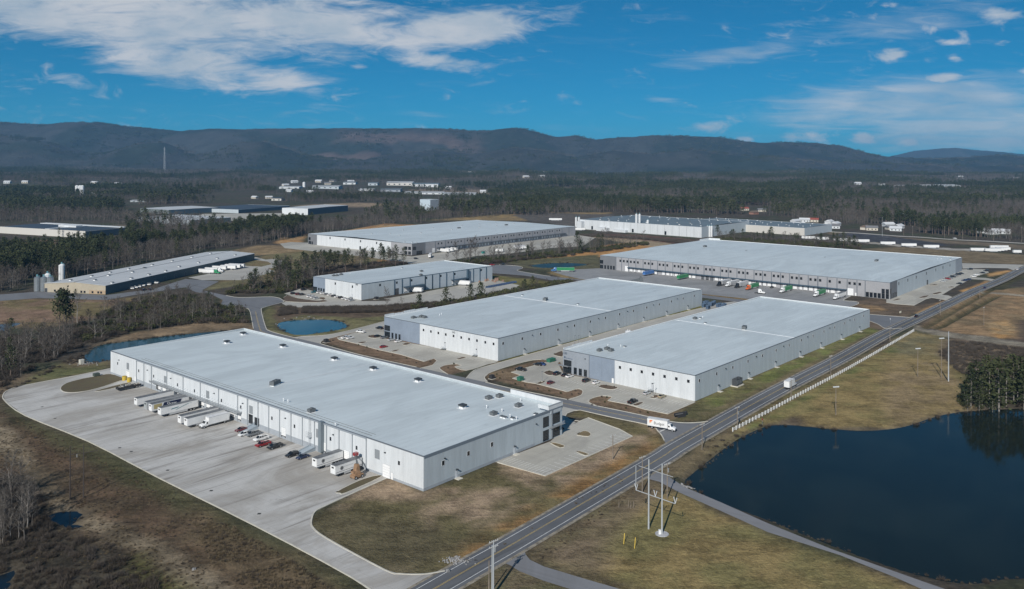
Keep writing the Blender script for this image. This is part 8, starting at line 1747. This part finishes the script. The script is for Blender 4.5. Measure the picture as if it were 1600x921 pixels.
# ------------------------------------------------------------------ brush and dry grass
br = []
def brush(pts, per, kinds, s0, s1, lo=0.0):
    P = scatter_poly(GP(pts), per); P = P[free(P, .8)]
    if len(P) == 0: return
    d = fbm(P[:, 0]/9, P[:, 1]/9, 55, 3)
    for (x, y), dd in zip(P, d):
        if dd > lo: br.append((x, y, ground_z(x, y)-.05, PIDX[kinds[rng.integers(len(kinds))]], rng.uniform(0, 6.28), rng.uniform(s0, s1)))
TW = ['shrub0', 'shrub1']
brush([(118, 512), (230, 500), (300, 491), (380, 486), (388, 505), (300, 506), (200, 519), (130, 536)], 3.4, TW+['shrub0', 'shrub2'], .8, 1.7, .35)
brush([(-60, 520), (60, 530), (120, 510), (200, 503), (200, 522), (110, 548), (60, 574), (0, 606), (-60, 602)], 5, TW, .6, 1.5, .38)
brush([(140, 500), (200, 470), (250, 462), (305, 463), (345, 480), (383, 483), (300, 492), (200, 500)], 6, TW+['shrub2'], .6, 1.5, .36)
brush([(436, 494), (438, 482), (460, 480), (463, 491)], 2.0, TW, .9, 1.3); brush([(472, 490), (474, 481.5), (548, 481), (600, 480), (690, 473), (650, 484), (600, 488.5), (540, 490)], 2.2, TW, .9, 1.4)
brush([(640, 485), (700, 476), (850, 447), (925, 438.5), (900, 443), (760, 470), (690, 483)], 3.0, TW+['shrub2'], 1.0, 2.2, .3)
brush([(376, 448), (440, 440), (500, 436), (478, 453), (440, 458), (355, 460)], 4.0, TW+['shrub2'], .9, 1.8, .35)
brush([(690, 413.5), (760, 407), (900, 394), (1010, 380.5), (1013, 383), (905, 399), (760, 413)], 5.0, TW+['shrub2'], 1.0, 2.2, .38)
brush([(430, 428), (560, 415), (690, 403), (690, 407), (560, 421), (490, 434), (430, 440)], 7.0, TW, .9, 1.7, .35)
brush([(1466, 552), (1490, 532), (1620, 548), (1620, 590), (1500, 585)], 3.2, TW, .45, 1.0, .4); brush([(1495, 636), (1505, 610), (1540, 600), (1640, 600), (1640, 638), (1560, 641)], 6, TW+['shrub2'], .6, 1.2, .3)
brush([(1112, 377), (1345, 390), (1340, 384), (1120, 372)], 7.0, TW+['shrub2'], 1.0, 2.0, .35); brush([(900, 367), (1095, 378), (1095, 384), (1000, 374), (900, 369)], 4.0, ['shrub0'], 1.0, 1.6, .2)
brush([(-120, 735), (30, 745), (72, 785), (80, 830), (170, 850), (245, 905), (262, 960), (-200, 960)], 2.6, TW+['shrub1', 'tuft1', 'tuft1'], .4, 1.0, .36)
brush([(-40, 770), (40, 768), (60, 800), (45, 850), (-40, 860)], 7, TW+['bare0', 'bare2'], .35, .9, .3)
brush([(-200, 640), (0, 640), (110, 692), (300, 792), (470, 882), (570, 955), (200, 960), (-200, 740)], 2.0, ['tuft0', 'tuft1', 'tuft1', 'tuft0'], .3, .75, .36)
brush([(360, 820), (470, 885), (555, 950), (430, 950), (330, 880), (300, 815)], .9, ['tuft0', 'tuft0', 'tuft1'], .5, 1.1, .38)
brush([(-100, 620), (0, 612), (40, 598), (100, 565), (130, 550), (120, 566), (50, 594), (10, 616)], 3.0, TW+['tuft1'], .35, .8, .4)
brush([(690, 890), (1000, 728), (1012, 736), (800, 852), (705, 905)], 7, ['tuft0', 'tuft1'], .4, .8, .5); brush([(1003, 745), (1428, 513), (1425, 520), (1150, 676), (1040, 742)], 8, ['tuft0', 'tuft1'], .4, .8, .5); brush([(830, 868), (1005, 752), (1012, 757), (850, 874)], 2.0, ['tuft1', 'tuft0'], .4, .8, .4)
brush([(1110, 700), (1140, 680), (1200, 662), (1245, 660), (1200, 668), (1140, 696), (1085, 742), (1075, 750)], 2.5, ['tuft0', 'tuft1', 'shrub1'], .4, .8, .42)
for nm_, dens in (('lake', .75), ('pond_left', .8), ('pond_blue', .6), ('pond_far', .4), ('pond_marsh', .8)):
    for p_, d_ in dashes(list(WPOLY[nm_])+[WPOLY[nm_][0]], .9):
        if rng.random() < dens*float(fbm(p_.x/14, p_.y/14, 5, 2) > .42):
            q_ = p_+Vector((-d_.y, d_.x))*rng.uniform(-1.6, 1.0); br.append((q_.x, q_.y, max(ground_z(q_.x, q_.y), WZ-.1)-.05, PIDX[('tuft0', 'tuft1', 'shrub1')[rng.integers(3)]], rng.uniform(0, 6.28), rng.uniform(.3, .75)))
wood_object('brush', 'leafless brown brush, reeds and dry grass along banks and rough ground', br, 'brush')
# small planted shrubs in the beds
pm_ = shrub(400, 1.0, .6, 60, .04, .6).mesh('crown', SHRUBG); pm2_ = shrub(401, 1.3, .7, 70, .035).mesh('crown', TWIG2)
for px, py in ((776, 586), (785, 583), (781, 592), (805, 601), (820, 603), (840, 608), (858, 612), (876, 615.5), (893, 617), (899, 612), (904, 616.5), (925, 634), (945, 629.5), (948, 622), (940, 621), (978, 639), (1000, 645), (1012, 646), (858, 581.5), (947, 604), (960, 606), (560, 540), (573, 543.5), (590, 549), (613, 556), (635, 561), (650, 568), (672, 566), (709, 569.5), (700, 576), (577, 526), (585, 526.3), (520, 533), (540, 536)):
    x, y = G(px, py); t = thing('young_shrub', 'young shrub planted in the brown beds of the two middle car parks', 'shrub', (x, y, .1), rng.uniform(0, 6), 'young shrubs in the car park beds'); t.scale = (.8,)*3; link('crown', pm_ if rng.random() < .5 else pm2_, t)
# ------------------------------------------------------------------ air
mh = bpy.data.materials.new('air'); mh.use_nodes = True; nt = mh.node_tree; nt.nodes.clear()
vo = nt.nodes.new('ShaderNodeVolumePrincipled'); vo.inputs['Color'].default_value = (.23, .52, .86, 1); vo.inputs['Density'].default_value = 5.0e-5; vo.inputs['Anisotropy'].default_value = 0.0
oo = nt.nodes.new('ShaderNodeOutputMaterial'); nt.links.new(vo.outputs[0], oo.inputs['Volume'])
hz = MB().box(-16500, 16500, -850, 15500, -22, 480).build('haze', mh); props(hz, kind='stuff')
sc.cycles.volume_bounces = 0
